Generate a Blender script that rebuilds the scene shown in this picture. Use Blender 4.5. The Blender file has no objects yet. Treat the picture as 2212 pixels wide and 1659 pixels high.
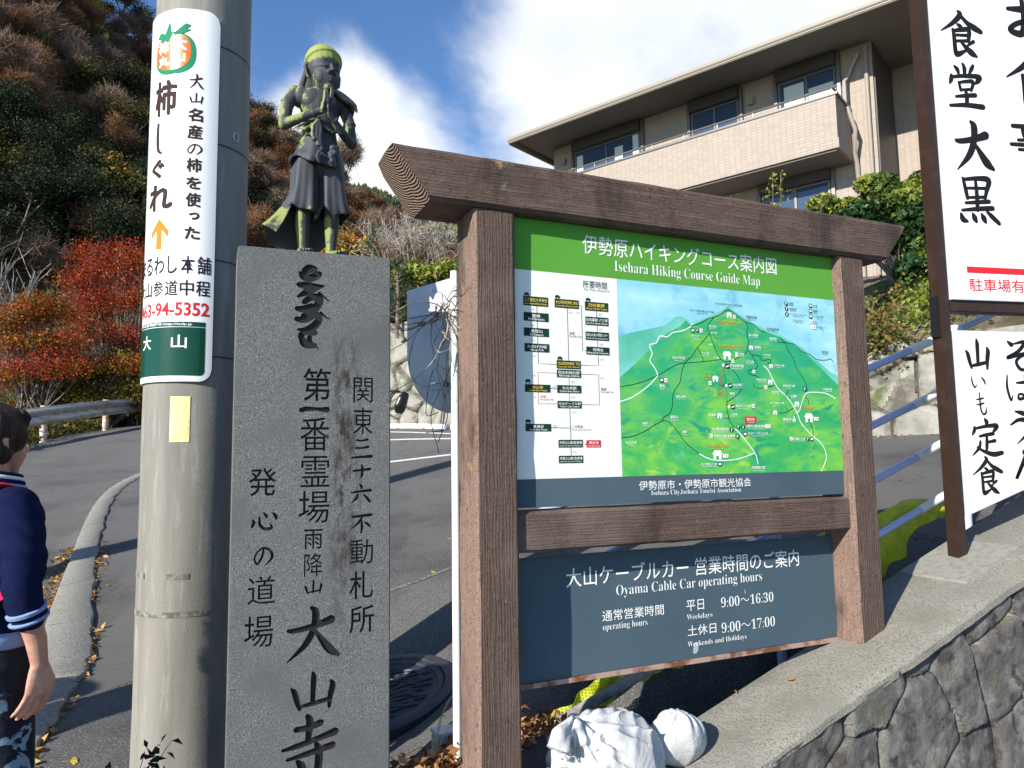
import bpy, bmesh, math, random
import numpy as np
from mathutils import Vector, Matrix
random.seed(7); RNG = np.random.default_rng(11)
SC = bpy.context.scene
COL = SC.collection
R = math.radians
# ------------------------------------------------------------------ camera
PITCH = math.atan(158/1597.0); ROLL = .0142; EYE = 1.5
def make_camera():
    cd = bpy.data.cameras.new('camera'); co = bpy.data.objects.new('camera', cd); COL.objects.link(co)
    f = Vector((0, math.cos(PITCH), math.sin(PITCH))); r0 = Vector((1, 0, 0)); u0 = Vector((0, -math.sin(PITCH), math.cos(PITCH)))
    r = r0*math.cos(ROLL) - u0*math.sin(ROLL); u = r0*math.sin(ROLL) + u0*math.cos(ROLL)
    m = Matrix(((r.x, u.x, -f.x, 0), (r.y, u.y, -f.y, 0), (r.z, u.z, -f.z, EYE), (0, 0, 0, 1)))
    co.matrix_world = m
    cd.sensor_fit = 'HORIZONTAL'; cd.sensor_width = 36; cd.lens = 1597/2212*36
    cd.clip_start = .05; cd.clip_end = 5000
    SC.camera = co
make_camera()
# ------------------------------------------------------------------ sky, sun, exposure
SUN_EL = R(26); SH = Vector((-.655, -.756, 0)).normalized()
TO_SUN = Vector((SH.x*math.cos(SUN_EL), SH.y*math.cos(SUN_EL), math.sin(SUN_EL)))
def make_world():
    w = bpy.data.worlds.new("World"); SC.world = w; w.use_nodes = True
    nt = w.node_tree; N = nt.nodes; L = nt.links; N.clear()
    out = N.new('ShaderNodeOutputWorld'); mix = N.new('ShaderNodeMixShader')
    sky = N.new('ShaderNodeTexSky'); sky.sky_type = 'NISHITA'; sky.sun_disc = False
    sky.sun_elevation = SUN_EL; sky.sun_rotation = math.atan2(SH.x, SH.y) % (2*math.pi)
    sky.air_density = 1.0; sky.dust_density = .15; sky.ozone_density = 3.0; sky.altitude = 300
    b1 = N.new('ShaderNodeBackground'); b1.inputs[1].default_value = .105
    tint = N.new('ShaderNodeMix'); tint.data_type = 'RGBA'; tint.blend_type = 'MULTIPLY'; tint.inputs[0].default_value = 1; tint.inputs[7].default_value = (.80, 1.0, 1.2, 1); L.new(sky.outputs[0], tint.inputs[6]); L.new(tint.outputs[2], b1.inputs[0])
    b2 = N.new('ShaderNodeBackground'); b2.inputs[1].default_value = 1.0
    tc = N.new('ShaderNodeTexCoord')
    no = N.new('ShaderNodeTexNoise'); no.inputs['Scale'].default_value = 3.1; no.inputs['Detail'].default_value = 9; no.inputs['Roughness'].default_value = .58; no.inputs['Distortion'].default_value = .25
    mp = N.new('ShaderNodeMapping'); mp.inputs['Location'].default_value = (2.3, .4, 1.9); mp.inputs['Scale'].default_value = (1, 1, 1.25)
    L.new(tc.outputs['Generated'], mp.inputs[0]); L.new(mp.outputs[0], no.inputs[0])
    def mth(op, a, b):
        n = N.new('ShaderNodeMath'); n.operation = op
        for i, v in enumerate((a, b)):
            if isinstance(v, (int, float)): n.inputs[i].default_value = v
            else: L.new(v, n.inputs[i])
        return n.outputs[0]
    def dot(d):
        n = N.new('ShaderNodeVectorMath'); n.operation = 'DOT_PRODUCT'; L.new(tc.outputs['Generated'], n.inputs[0]); n.inputs[1].default_value = Vector(d).normalized(); return n.outputs['Value']
    def blob(d, lo, hi, amt):
        m = N.new('ShaderNodeMapRange'); m.interpolation_type = 'SMOOTHSTEP'; L.new(dot(d), m.inputs[0]); m.inputs[1].default_value = lo; m.inputs[2].default_value = hi; m.inputs[3].default_value = 0; m.inputs[4].default_value = amt; return m.outputs[0]
    v = mth('ADD', no.outputs[0], -.31)
    for b in (((.60, 1, .57), .835, .935, .55), ((-.05, 1, .43), .968, .997, .30), ((-.315, 1, .535), .990, .9985, .34), ((-.21, 1, .39), .986, .998, .36), ((.95, .35, .5), .6, .9, .25)):
        v = mth('ADD', v, blob(*b))
    mr = N.new('ShaderNodeMapRange'); mr.interpolation_type = 'SMOOTHSTEP'; L.new(v, mr.inputs[0]); mr.inputs[1].default_value = .44; mr.inputs[2].default_value = .80
    no2 = N.new('ShaderNodeTexNoise'); no2.inputs['Scale'].default_value = 5; no2.inputs['Detail'].default_value = 6; L.new(mp.outputs[0], no2.inputs[0])
    cr = N.new('ShaderNodeValToRGB'); cr.color_ramp.elements[0].position = .3; cr.color_ramp.elements[0].color = (.74, .79, .87, 1); cr.color_ramp.elements[1].position = .62; cr.color_ramp.elements[1].color = (.93, .95, .98, 1)
    L.new(no2.outputs[0], cr.inputs[0]); L.new(cr.outputs[0], b2.inputs[0]); b2.inputs[1].default_value = .76
    L.new(mr.outputs[0], mix.inputs[0]); L.new(b1.outputs[0], mix.inputs[1]); L.new(b2.outputs[0], mix.inputs[2]); L.new(mix.outputs[0], out.inputs[0])
make_world()
sd = bpy.data.lights.new('sun', 'SUN'); so = bpy.data.objects.new('sun', sd); COL.objects.link(so)
sd.energy = 5.0; sd.angle = R(.53); sd.color = (1, .945, .85)
so.rotation_euler = TO_SUN.to_track_quat('Z', 'Y').to_euler(); so.location = (0, 0, 60)
SC.view_settings.view_transform = 'Standard'; SC.view_settings.look = 'None'; SC.view_settings.gamma = 1; SC.view_settings.exposure = .68
SC.cycles.max_bounces = 6; SC.cycles.transparent_max_bounces = 12
# ------------------------------------------------------------------ materials
def _lin(c):
    return tuple(c) + (1,) if len(c) == 3 else tuple(c)
class Mat:
    """small node-graph helper around one Principled material"""
    def __init__(s, name, col=(.5, .5, .5), rough=.8, spec=.3, metal=0):
        s.m = bpy.data.materials.new(name); s.m.use_nodes = True; s.nt = s.m.node_tree; s.N = s.nt.nodes; s.L = s.nt.links
        s.p = s.N['Principled BSDF']; s.p.inputs['Base Color'].default_value = _lin(col); s.p.inputs['Roughness'].default_value = rough
        s.p.inputs['Specular IOR Level'].default_value = spec; s.p.inputs['Metallic'].default_value = metal
        s.tc = s.N.new('ShaderNodeTexCoord'); s.c = None; s.colv = _lin(col); s.h = None
    def vec(s, scale=(1, 1, 1), rot=(0, 0, 0), loc=(0, 0, 0), src='Object'):
        m = s.N.new('ShaderNodeMapping'); m.inputs['Scale'].default_value = scale; m.inputs['Rotation'].default_value = rot; m.inputs['Location'].default_value = loc
        s.L.new(s.tc.outputs[src], m.inputs[0]); return m.outputs[0]
    def noise(s, scale=5, detail=6, rough=.55, dist=0, v=None):
        n = s.N.new('ShaderNodeTexNoise'); n.inputs['Scale'].default_value = scale; n.inputs['Detail'].default_value = detail; n.inputs['Roughness'].default_value = rough; n.inputs['Distortion'].default_value = dist
        s.L.new(v if v is not None else s.tc.outputs['Object'], n.inputs[0]); return n.outputs[0]
    def vor(s, scale=5, feature='F1', v=None, out='Distance', rnd=1):
        n = s.N.new('ShaderNodeTexVoronoi'); n.feature = feature; n.inputs['Scale'].default_value = scale; n.inputs['Randomness'].default_value = rnd
        s.L.new(v if v is not None else s.tc.outputs['Object'], n.inputs[0]); return n.outputs[out]
    def wave(s, scale=5, dist=2, detail=2, dscale=1, axis='X', v=None, kind='BANDS', prof='SIN'):
        n = s.N.new('ShaderNodeTexWave'); n.wave_type = kind; n.wave_profile = prof
        if kind == 'BANDS': n.bands_direction = axis
        else: n.rings_direction = axis
        n.inputs['Scale'].default_value = scale; n.inputs['Distortion'].default_value = dist; n.inputs['Detail'].default_value = detail; n.inputs['Detail Scale'].default_value = dscale
        s.L.new(v if v is not None else s.tc.outputs['Object'], n.inputs[0]); return n.outputs['Fac']
    def rng(s, x, a, b, c=0, d=1):
        m = s.N.new('ShaderNodeMapRange'); s.L.new(x, m.inputs[0])
        for i, v in enumerate((a, b, c, d)): m.inputs[i+1].default_value = v
        return m.outputs[0]
    def math(s, op, a, b=0):
        n = s.N.new('ShaderNodeMath'); n.operation = op
        for i, v in enumerate((a, b)):
            if isinstance(v, (int, float)): n.inputs[i].default_value = v
            else: s.L.new(v, n.inputs[i])
        return n.outputs[0]
    def sep(s, v=None):
        n = s.N.new('ShaderNodeSeparateXYZ'); s.L.new(v if v is not None else s.tc.outputs['Object'], n.inputs[0]); return n.outputs
    def mix(s, fac, c2, c1=None):
        m = s.N.new('ShaderNodeMix'); m.data_type = 'RGBA'
        if isinstance(fac, (int, float)): m.inputs[0].default_value = fac
        else: s.L.new(fac, m.inputs[0])
        if c1 is not None: m.inputs[6].default_value = _lin(c1)
        elif s.c is not None: s.L.new(s.c, m.inputs[6])
        else: m.inputs[6].default_value = s.colv
        if isinstance(c2, tuple): m.inputs[7].default_value = _lin(c2)
        else: s.L.new(c2, m.inputs[7])
        s.c = m.outputs[2]; s.L.new(s.c, s.p.inputs['Base Color']); return s
    def vary(s, c2, scale=5, lo=.4, hi=.6, detail=6, v=None, rough=.55):
        return s.mix(s.rng(s.noise(scale, detail, rough, v=v), lo, hi), c2)
    def island(s, *cols):
        g = s.N.new('ShaderNodeNewGeometry'); r = s.N.new('ShaderNodeValToRGB'); e = r.color_ramp.elements
        n = len(cols)
        for i, c in enumerate(cols):
            el = e[i] if i < 2 else e.new(i/(n-1))
            el.position = i/(n-1); el.color = _lin(c)
        s.L.new(g.outputs['Random Per Island'], r.inputs[0]); s.c = r.outputs[0]; s.L.new(s.c, s.p.inputs['Base Color']); return s
    def bump(s, h, strength=.5, dist=.01):
        b = s.N.new('ShaderNodeBump'); b.inputs['Strength'].default_value = strength; b.inputs['Distance'].default_value = dist
        s.L.new(h, b.inputs['Height'])
        if s.h is not None: s.L.new(s.h, b.inputs['Normal'])
        s.h = b.outputs[0]; s.L.new(s.h, s.p.inputs['Normal']); return s
    def translucent(s, w=.3):
        t = s.N.new('ShaderNodeBsdfTranslucent'); mx = s.N.new('ShaderNodeMixShader'); mx.inputs[0].default_value = w
        if s.c is not None: s.L.new(s.c, t.inputs[0])
        else: t.inputs[0].default_value = s.colv
        s.L.new(s.p.outputs[0], mx.inputs[1]); s.L.new(t.outputs[0], mx.inputs[2]); s.L.new(mx.outputs[0], s.N['Material Output'].inputs[0]); return s
def plain(name, col, rough=.6, spec=.3, metal=0): return Mat(name, col, rough, spec, metal).m
# ------------------------------------------------------------------ mesh builder
class MB:
    def __init__(s): s.v = []; s.f = []; s.k = []; s.mi = 0
    def add(s, vs, fs):
        b = len(s.v); s.v += [tuple(p) for p in vs]
        for f in fs: s.f.append([i+b for i in f]); s.k.append(s.mi)
        return s
    def box(s, o, a, b, c):
        """box from corner o with edge vectors a, b, c"""
        o, a, b, c = map(Vector, (o, a, b, c))
        vs = [o, o+a, o+a+b, o+b, o+c, o+a+c, o+a+b+c, o+b+c]
        return s.add(vs, [(0, 3, 2, 1), (4, 5, 6, 7), (0, 1, 5, 4), (1, 2, 6, 5), (2, 3, 7, 6), (3, 0, 4, 7)])
    def bbox(s, x0, y0, z0, x1, y1, z1): return s.box((x0, y0, z0), (x1-x0, 0, 0), (0, y1-y0, 0), (0, 0, z1-z0))
    def prism(s, pts, d):
        """polygon (3-D points) extruded along d"""
        n = len(pts); d = Vector(d); vs = [Vector(p) for p in pts]+[Vector(p)+d for p in pts]
        return s.add(vs, [list(range(n))[::-1], list(range(n, 2*n))]+[(i, (i+1) % n, n+(i+1) % n, n+i) for i in range(n)])
    def tube(s, path, rad, n=8, caps=True, up=(0, 0, 1)):
        P = [Vector(p) for p in path]; m = len(P)
        if isinstance(rad, (int, float)): rad = [rad]*m
        rings = []; prev = None
        for i in range(m):
            t = (P[min(i+1, m-1)]-P[max(i-1, 0)])
            t = t.normalized() if t.length > 1e-9 else Vector((0, 0, 1))
            if prev is None:
                u = Vector(up); x = t.cross(u)
                if x.length < 1e-3: x = t.cross(Vector((1, 0, 0)))
            else:
                x = prev - t*prev.dot(t)
                if x.length < 1e-6: x = t.orthogonal()
            x.normalize(); y = t.cross(x); prev = x
            rr = rad[i] if not isinstance(rad[i], tuple) else rad[i]
            rx, ry = rr if isinstance(rr, tuple) else (rr, rr)
            rings.append([P[i]+x*rx*math.cos(2*math.pi*k/n)+y*ry*math.sin(2*math.pi*k/n) for k in range(n)])
        return s.loft(rings, caps)
    def loft(s, rings, caps=True, closed=True):
        n = len(rings[0]); vs = [p for r in rings for p in r]; fs = []
        for i in range(len(rings)-1):
            for k in range(n if closed else n-1):
                a = i*n+k; b = i*n+(k+1) % n; fs.append((a, b, b+n, a+n))
        if caps and closed: fs.append(tuple(range(n))[::-1]); fs.append(tuple(range((len(rings)-1)*n, len(rings)*n)))
        return s.add(vs, fs)
    def ball(s, c, r, n=14, m=10, rot=None):
        if isinstance(r, (int, float)): r = (r, r, r)
        c = Vector(c); vs = []; fs = []
        M = Matrix.Rotation(0, 3, 'Z') if rot is None else rot
        for i in range(1, m):
            a = math.pi*i/m
            for k in range(n):
                b = 2*math.pi*k/n
                vs.append(c+M @ Vector((r[0]*math.sin(a)*math.cos(b), r[1]*math.sin(a)*math.sin(b), r[2]*math.cos(a))))
        T = len(vs); vs += [c+M @ Vector((0, 0, r[2])), c-M @ Vector((0, 0, r[2]))]
        for i in range(m-2):
            for k in range(n): fs.append((i*n+k, (i+1)*n+k, (i+1)*n+(k+1) % n, i*n+(k+1) % n))
        for k in range(n): fs.append((T, k, (k+1) % n)); fs.append((T+1, (m-2)*n+(k+1) % n, (m-2)*n+k))
        return s.add(vs, fs)
    def capsule(s, path, rad, n=12):
        P = [Vector(p) for p in path]; s.tube(P, rad, n)
        r0 = rad if isinstance(rad, (int, float)) else rad[0]; r1 = rad if isinstance(rad, (int, float)) else rad[-1]
        s.ball(P[0], r0 if not isinstance(r0, tuple) else sum(r0)/2, n, 8); s.ball(P[-1], r1 if not isinstance(r1, tuple) else sum(r1)/2, n, 8)
        return s
    def mesh(s, name, off=(0, 0, 0)):
        me = bpy.data.meshes.new(name); o = Vector(off)
        me.from_pydata([tuple(Vector(p)-o) for p in s.v], [], s.f); 
        if max(s.k, default=0): me.polygons.foreach_set('material_index', s.k)
        me.update(); return me
BASE = {}
def link(o):
    COL.objects.link(o); return o
def thing(name, label, cat, loc=(0, 0, 0), group=None, kind=None):
    o = link(bpy.data.objects.new(name, None)); o.location = loc; o.empty_display_size = .1
    BASE[o.name] = Vector(loc); o['label'] = label; o['category'] = cat
    if group: o['group'] = group
    return o
def smooth(me, ang=40):
    me.polygons.foreach_set('use_smooth', [True]*len(me.polygons))
    try: me.set_sharp_from_angle(angle=R(ang))
    except Exception: pass
def part(name, mb, mat, parent, sm=None, label=None, bevel=0):
    """a mesh in world coordinates parented to a thing or to a part"""
    b = BASE[parent.name]
    me = mb.mesh(name, b) if isinstance(mb, MB) else mb
    if bevel:
        bm = bmesh.new(); bm.from_mesh(me); bmesh.ops.recalc_face_normals(bm, faces=bm.faces)
        bmesh.ops.bevel(bm, geom=[e for e in bm.edges if len(e.link_faces) == 2 and e.calc_face_angle(0) > .5], offset=bevel, segments=2, affect='EDGES', clamp_overlap=True)
        bm.to_mesh(me); bm.free()
    o = link(bpy.data.objects.new(name, me)); o.parent = parent
    for m in (mat if isinstance(mat, (list, tuple)) else [mat]): me.materials.append(m)
    if sm: smooth(me, sm)
    BASE[o.name] = b
    if label: o['label'] = label
    return o
def single(name, mb, mat, label=None, cat=None, group=None, kind=None, loc=(0, 0, 0), sm=None, bevel=0):
    """a thing (or piece of the setting) that is one mesh"""
    me = mb.mesh(name, loc) if isinstance(mb, MB) else mb
    o = link(bpy.data.objects.new(name, me)); o.location = loc; BASE[o.name] = Vector(loc)
    if bevel:
        bm = bmesh.new(); bm.from_mesh(me); bmesh.ops.recalc_face_normals(bm, faces=bm.faces)
        bmesh.ops.bevel(bm, geom=[e for e in bm.edges if len(e.link_faces) == 2 and e.calc_face_angle(0) > .5], offset=bevel, segments=2, affect='EDGES', clamp_overlap=True)
        bm.to_mesh(me); bm.free()
    for m in (mat if isinstance(mat, (list, tuple)) else [mat]): me.materials.append(m)
    if sm: smooth(me, sm)
    if label: o['label'] = label
    if cat: o['category'] = cat
    if group: o['group'] = group
    if kind: o['kind'] = kind
    return o
def np_mesh(name, v, quads):
    me = bpy.data.meshes.new(name); v = np.asarray(v, np.float32); q = np.asarray(quads, np.int32); n = q.shape[1]
    me.vertices.add(len(v)); me.vertices.foreach_set('co', v.ravel())
    me.loops.add(q.size); me.loops.foreach_set('vertex_index', q.ravel())
    me.polygons.add(len(q)); me.polygons.foreach_set('loop_start', np.arange(0, q.size, n, dtype=np.int32)); 
    me.update(calc_edges=True); return me
def remeshed(mb, voxel, smooth_it=4, name='body', off=(0, 0, 0), fac=.5):
    """fuse overlapping pieces into one continuous surface"""
    me = mb.mesh(name+'_raw', off); o = link(bpy.data.objects.new(name+'_tmp', me))
    bm = bmesh.new(); bm.from_mesh(me); bmesh.ops.recalc_face_normals(bm, faces=bm.faces); bm.to_mesh(me); bm.free()
    md = o.modifiers.new('r', 'REMESH'); md.mode = 'VOXEL'; md.voxel_size = voxel
    if smooth_it:
        sm = o.modifiers.new('s', 'SMOOTH'); sm.iterations = smooth_it; sm.factor = fac
    dg = bpy.context.evaluated_depsgraph_get(); dg.update()
    out = bpy.data.meshes.new_from_object(o.evaluated_get(dg)); out.name = name
    bpy.data.objects.remove(o); bpy.data.meshes.remove(me)
    out.polygons.foreach_set('use_smooth', [True]*len(out.polygons)); return out
# ------------------------------------------------------------------ lettering
SER = {}
for i in range(26): SER[chr(65+i)] = chr(0x1D400+i); SER[chr(97+i)] = chr(0x1D41A+i)
for i in range(10): SER[chr(48+i)] = chr(0x1D7CE+i)
def serif(t): return ''.join(SER.get(c, c) for c in t)
_tc = {}
def text2d(t, off=0.0, res=3):
    key = (t, off, res)
    if key in _tc: return _tc[key]
    c = bpy.data.curves.new('t', 'FONT'); c.body = t; c.size = 1; c.resolution_u = res; c.offset = off; c.fill_mode = 'FRONT'
    o = bpy.data.objects.new('t', c); COL.objects.link(o)
    me = bpy.data.meshes.new_from_object(o)
    v = [(p.co.x, p.co.y) for p in me.vertices]; f = [list(p.vertices) for p in me.polygons]
    bpy.data.objects.remove(o); bpy.data.curves.remove(c); bpy.data.meshes.remove(me)
    if not v: v = [(0, 0)]
    a = np.array(v); r = (a, f, a.min(0), a.max(0)); _tc[key] = r; return r
def fit(t, cx, cy, w, h=None, off=0.0, res=3):
    """flat text fitted to a box: returns 2-D points and faces"""
    a, f, lo, hi = text2d(t, off, res); s = np.maximum(hi-lo, 1e-6); k = w/s[0]; ky = h/s[1] if h else k
    return (a-(lo+hi)/2)*np.array([k, ky])+np.array([cx, cy]), f
def catmull(P, n=7):
    P = [np.array(p, float) for p in P]
    if len(P) == 2: return [P[0]+(P[1]-P[0])*i/n for i in range(n+1)]
    Q = [2*P[0]-P[1]]+P+[2*P[-1]-P[-2]]; out = []
    for i in range(1, len(Q)-2):
        for k in range(n):
            t = k/n; a, b, c, d = Q[i-1:i+3]
            out.append(.5*((2*b)+(-a+c)*t+(2*a-5*b+4*c-d)*t*t+(-a+3*b-3*c+d)*t**3))
    out.append(P[-1]); return out
BR = {}
def _b(ch, s): BR[ch] = [[tuple(float(q) for q in p.split(',')) for p in st.split()] for st in s.split('/')]
_b('山', '50,0,6 52,14,12 51,45,11 50,76,10/6,34,5 13,45,12 19,70,11 24,86,7/20,80,6 50,75,10 86,68,9/88,24,6 92,36,13 87,62,12 85,88,7')
_b('大', '4,40,6 14,41,9 36,38,10 62,32,12 84,25,15/46,0,6 54,10,13 51,38,12 36,68,11 3,98,2/52,42,5 66,62,11 82,82,15 98,93,6')
_b('寺', '25,19,9 45,18,9 70,13,11/45,0,7 50,10,12 47,38,9/2,47,5 30,43,9 65,36,9 97,29,12/10,62,5 45,57,9 92,49,11/62,44,8 67,56,12 65,82,12 59,97,10 44,88,2/28,66,6 35,73,12 41,82,8')
_b('食', '45,0,5 50,8,10 32,27,8 1,48,2/50,8,6 66,24,9 82,33,12 99,41,9/42,30,5 48,33,8 53,38,6/30,42,6 32,60,8 33,92,9 40,95,10 62,84,3/32,45,6 50,41,8 69,40,9 66,66,7/36,54,5 64,52,6/36,67,5 64,64,6/48,68,5 60,80,9 72,90,12 84,97,5/79,64,7 60,77,3')
_b('堂', '47,0,6 51,10,9 50,25,7/22,7,5 30,14,9 33,23,6/77,2,7 70,12,8 62,23,3/12,28,7 10,38,9 5,47,4/12,32,6 50,27,8 92,26,10 87,36,10 78,43,3/32,42,6 36,60,7/32,43,5 55,39,7 73,39,8 66,59,6/36,59,5 65,56,6/20,75,5 50,71,8 78,68,9/50,58,6 52,75,9 50,92,8/2,96,6 50,92,9 98,93,11')
_b('黒', '16,5,6 21,30,8 24,48,7/18,8,6 50,4,8 80,6,11 73,30,8 68,46,6/26,26,5 71,24,6/26,46,5 68,43,6/47,6,6 48,40,8 47,72,8/18,58,5 48,55,7 78,52,8/8,74,5 50,69,8 86,66,9/5,82,6 9,93,11 20,97,5/34,80,5 38,89,11 42,97,6/56,80,5 61,89,11 65,97,6/70,74,5 82,84,9 99,98,8')
_b('い', '8,12,5 10,50,10 24,88,9 40,66,2/70,16,6 85,38,12 92,64,9')
_b('も', '40,0,6 42,40,9 45,78,10 64,98,10 90,90,10 94,64,3/10,32,6 45,30,9 74,25,8/8,56,6 45,53,9 76,48,8')
_b('定', '49,0,6 54,8,12 53,16,7/14,22,7 12,32,9 5,43,4/14,26,6 50,20,8 86,18,11 79,30,9 70,37,2/28,47,6 50,43,8 74,40,9/52,44,7 50,70,9 48,84,7/54,63,6 78,59,9/30,60,6 24,78,8 2,98,3/18,76,5 40,88,8 70,96,12 99,92,10')
_b('そ', '16,4,6 29,14,13 35,8,2/34,12,4 76,5,11 52,36,10 10,58,9 60,46,9 96,40,10 58,54,8 42,72,10 56,95,10 84,95,6')
_b('ば', '8,6,4 5,50,8 14,96,7 22,78,2/36,34,5 60,32,9 92,27,9/64,6,6 66,50,10 60,84,9 40,92,8 44,74,6 74,86,9 92,98,5/82,2,3 88,13,8/92,-3,3 98,8,8')
_b('う', '28,2,5 55,8,13 64,15,6/8,42,5 40,27,10 76,34,15 70,64,11 26,99,2')
_b('ど', '28,2,5 38,30,10 43,46,6/78,20,7 40,48,9 16,70,10 30,92,10 90,90,9/84,0,4 90,14,9/94,-8,4 99,6,9')
_b('ん', '50,0,5 32,45,11 6,98,9 30,56,7 48,54,9 52,86,11 72,95,10 98,64,3')
_b('お', '6,30,6 34,27,11 62,20,9/32,2,8 34,50,11 28,86,11 8,80,9 26,60,8 66,50,10 92,64,12 80,90,10 56,94,4/72,12,6 86,22,12 95,34,6')
_b('事', '8,15,7 92,12,10/25,24,6 28,39,8/25,25,6 75,23,8 72,37,7/28,39,6 72,37,6/16,50,5 79,46,8 77,73,8/3,62,6 97,59,9/16,74,5 77,72,7/50,0,7 52,50,11 50,92,11 34,94,2')
_b('処', '30,3,7 22,30,9 3,60,3/26,24,6 48,22,9 36,56,9 4,95,3/22,48,6 40,70,10 70,92,12 99,92,9/62,20,7 60,50,9 50,72,4/62,22,6 80,20,10 80,56,9 97,60,3')
_b('一', '0,62,30 20,40,34 60,44,26 92,50,44')
_b('三', '22,6,8 50,8,9 78,2,12/16,44,8 50,44,9 82,38,12/0,92,9 45,88,11 98,86,15')
_b('十', '2,44,14 50,38,14 97,32,18/48,0,10 52,30,17 50,72,16 44,99,6')
_b('六', '44,0,8 52,12,13 50,22,8/2,42,7 45,36,11 97,32,14/34,52,8 26,74,12 4,97,3/62,52,7 78,72,13 92,92,13')
_b('心', '10,52,7 14,64,12 8,84,9/34,38,6 36,74,11 54,94,12 78,90,11 72,70,3/48,22,6 58,34,12 60,44,6/82,22,6 92,38,13 94,52,7')
_b('の', '52,10,9 44,52,11 22,88,10 6,66,9 18,32,8 50,10,10 86,26,13 94,60,13 62,97,4')
_b('不', '4,14,8 45,10,12 96,6,14/54,14,8 36,42,11 2,74,3/50,34,8 51,66,12 48,99,7/64,42,6 80,54,12 90,66,9')
# the large seed syllable at the head of the stone
_b('梵', '24,9,14 38,5,17 55,5,12/9,9,3 19,14,12 38,16,15 57,13,15 68,10,12/6,24,8 28,25,15 53,26,15 80,24,5/54,28,12 32,32,13 6,38,5/24,44,10 47,38,14 68,39,15 64,47,15 45,54,14 19,60,6/3,52,9 23,52,13 48,47,8/2,64,9 26,64,14 57,58,13 69,62,13 57,70,15 32,76,12 7,76,4/15,82,10 38,77,12 57,79,12/15,83,10 29,92,15 57,94,10/45,79,8 41,87,9 49,92,6/67,32,5 83,37,4 97,41,2/73,55,5 87,60,4 100,62,2/57,92,5 67,98,2')
_b('雨', '10,8,7 50,5,9 90,4,11/14,26,6 14,60,9 8,96,7/14,28,6 50,24,8 90,24,11 90,70,11 84,96,9 72,88,2/52,8,7 52,50,9 50,90,7/30,42,6 38,50,8/28,66,6 36,74,8/66,40,6 74,50,8/64,64,6 74,74,8')
def brush(ch, cx, cy, w, h, wt=1.0):
    """brush-written character: variable-width strokes, list of (points, faces)"""
    out = []
    for st in BR[ch]:
        P = [(x/100-.5, .5-y/100, wd*wt/100) for x, y, wd in st]
        S = catmull([(p[0]*w, p[1]*h, p[2]*math.sqrt(w*h)) for p in P], 7)
        L = []; Rr = []
        for i, p in enumerate(S):
            t = S[min(i+1, len(S)-1)][:2]-S[max(i-1, 0)][:2]; n = np.linalg.norm(t); t = t/n if n > 1e-9 else np.array([1., 0])
            nn = np.array([-t[1], t[0]])*max(p[2], .0008)/2; L.append(p[:2]+nn); Rr.append(p[:2]-nn)
        def cap(p, a, sgn):
            t = (S[1]-S[0])[:2] if sgn < 0 else (S[-1]-S[-2])[:2]; t = t/(np.linalg.norm(t)+1e-9)*sgn; r = max(p[2], .0008)/2; ang = math.atan2(t[1], t[0])
            return [p[:2]+r*.85*np.array([math.cos(ang+q), math.sin(ang+q)]) for q in a]
        pts = []; pts += L; pts += cap(S[-1], (.9, .3, -.3, -.9), 1); pts += Rr[::-1]; pts += cap(S[0], (.9, .3, -.3, -.9), -1)
        n = len(S); V = np.array(L+Rr+cap(S[-1], (.9, .3, -.3, -.9), 1)+cap(S[0], (.9, .3, -.3, -.9), -1))+np.array([cx, cy])
        F = [[i, i+1, n+i+1, n+i] for i in range(n-1)]
        F.append([n-1, 2*n, 2*n+1, 2*n+2, 2*n+3, 2*n-1]); F.append([n, 2*n+4, 2*n+5, 2*n+6, 2*n+7, 0])
        out.append((V, F))
    return out
def bold(t, cx, cy, w, h, d=.0022, res=3):
    """heavier lettering: the glyph laid several times with small shifts"""
    return [fit(t, cx+dx*d, cy+dy*d, w-2*d, h-2*d, 0., res) for dx, dy in ((0, 0), (1, .5), (-1, -.5), (.5, -1), (-.5, 1), (1, -.4), (-1, .4))]
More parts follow.
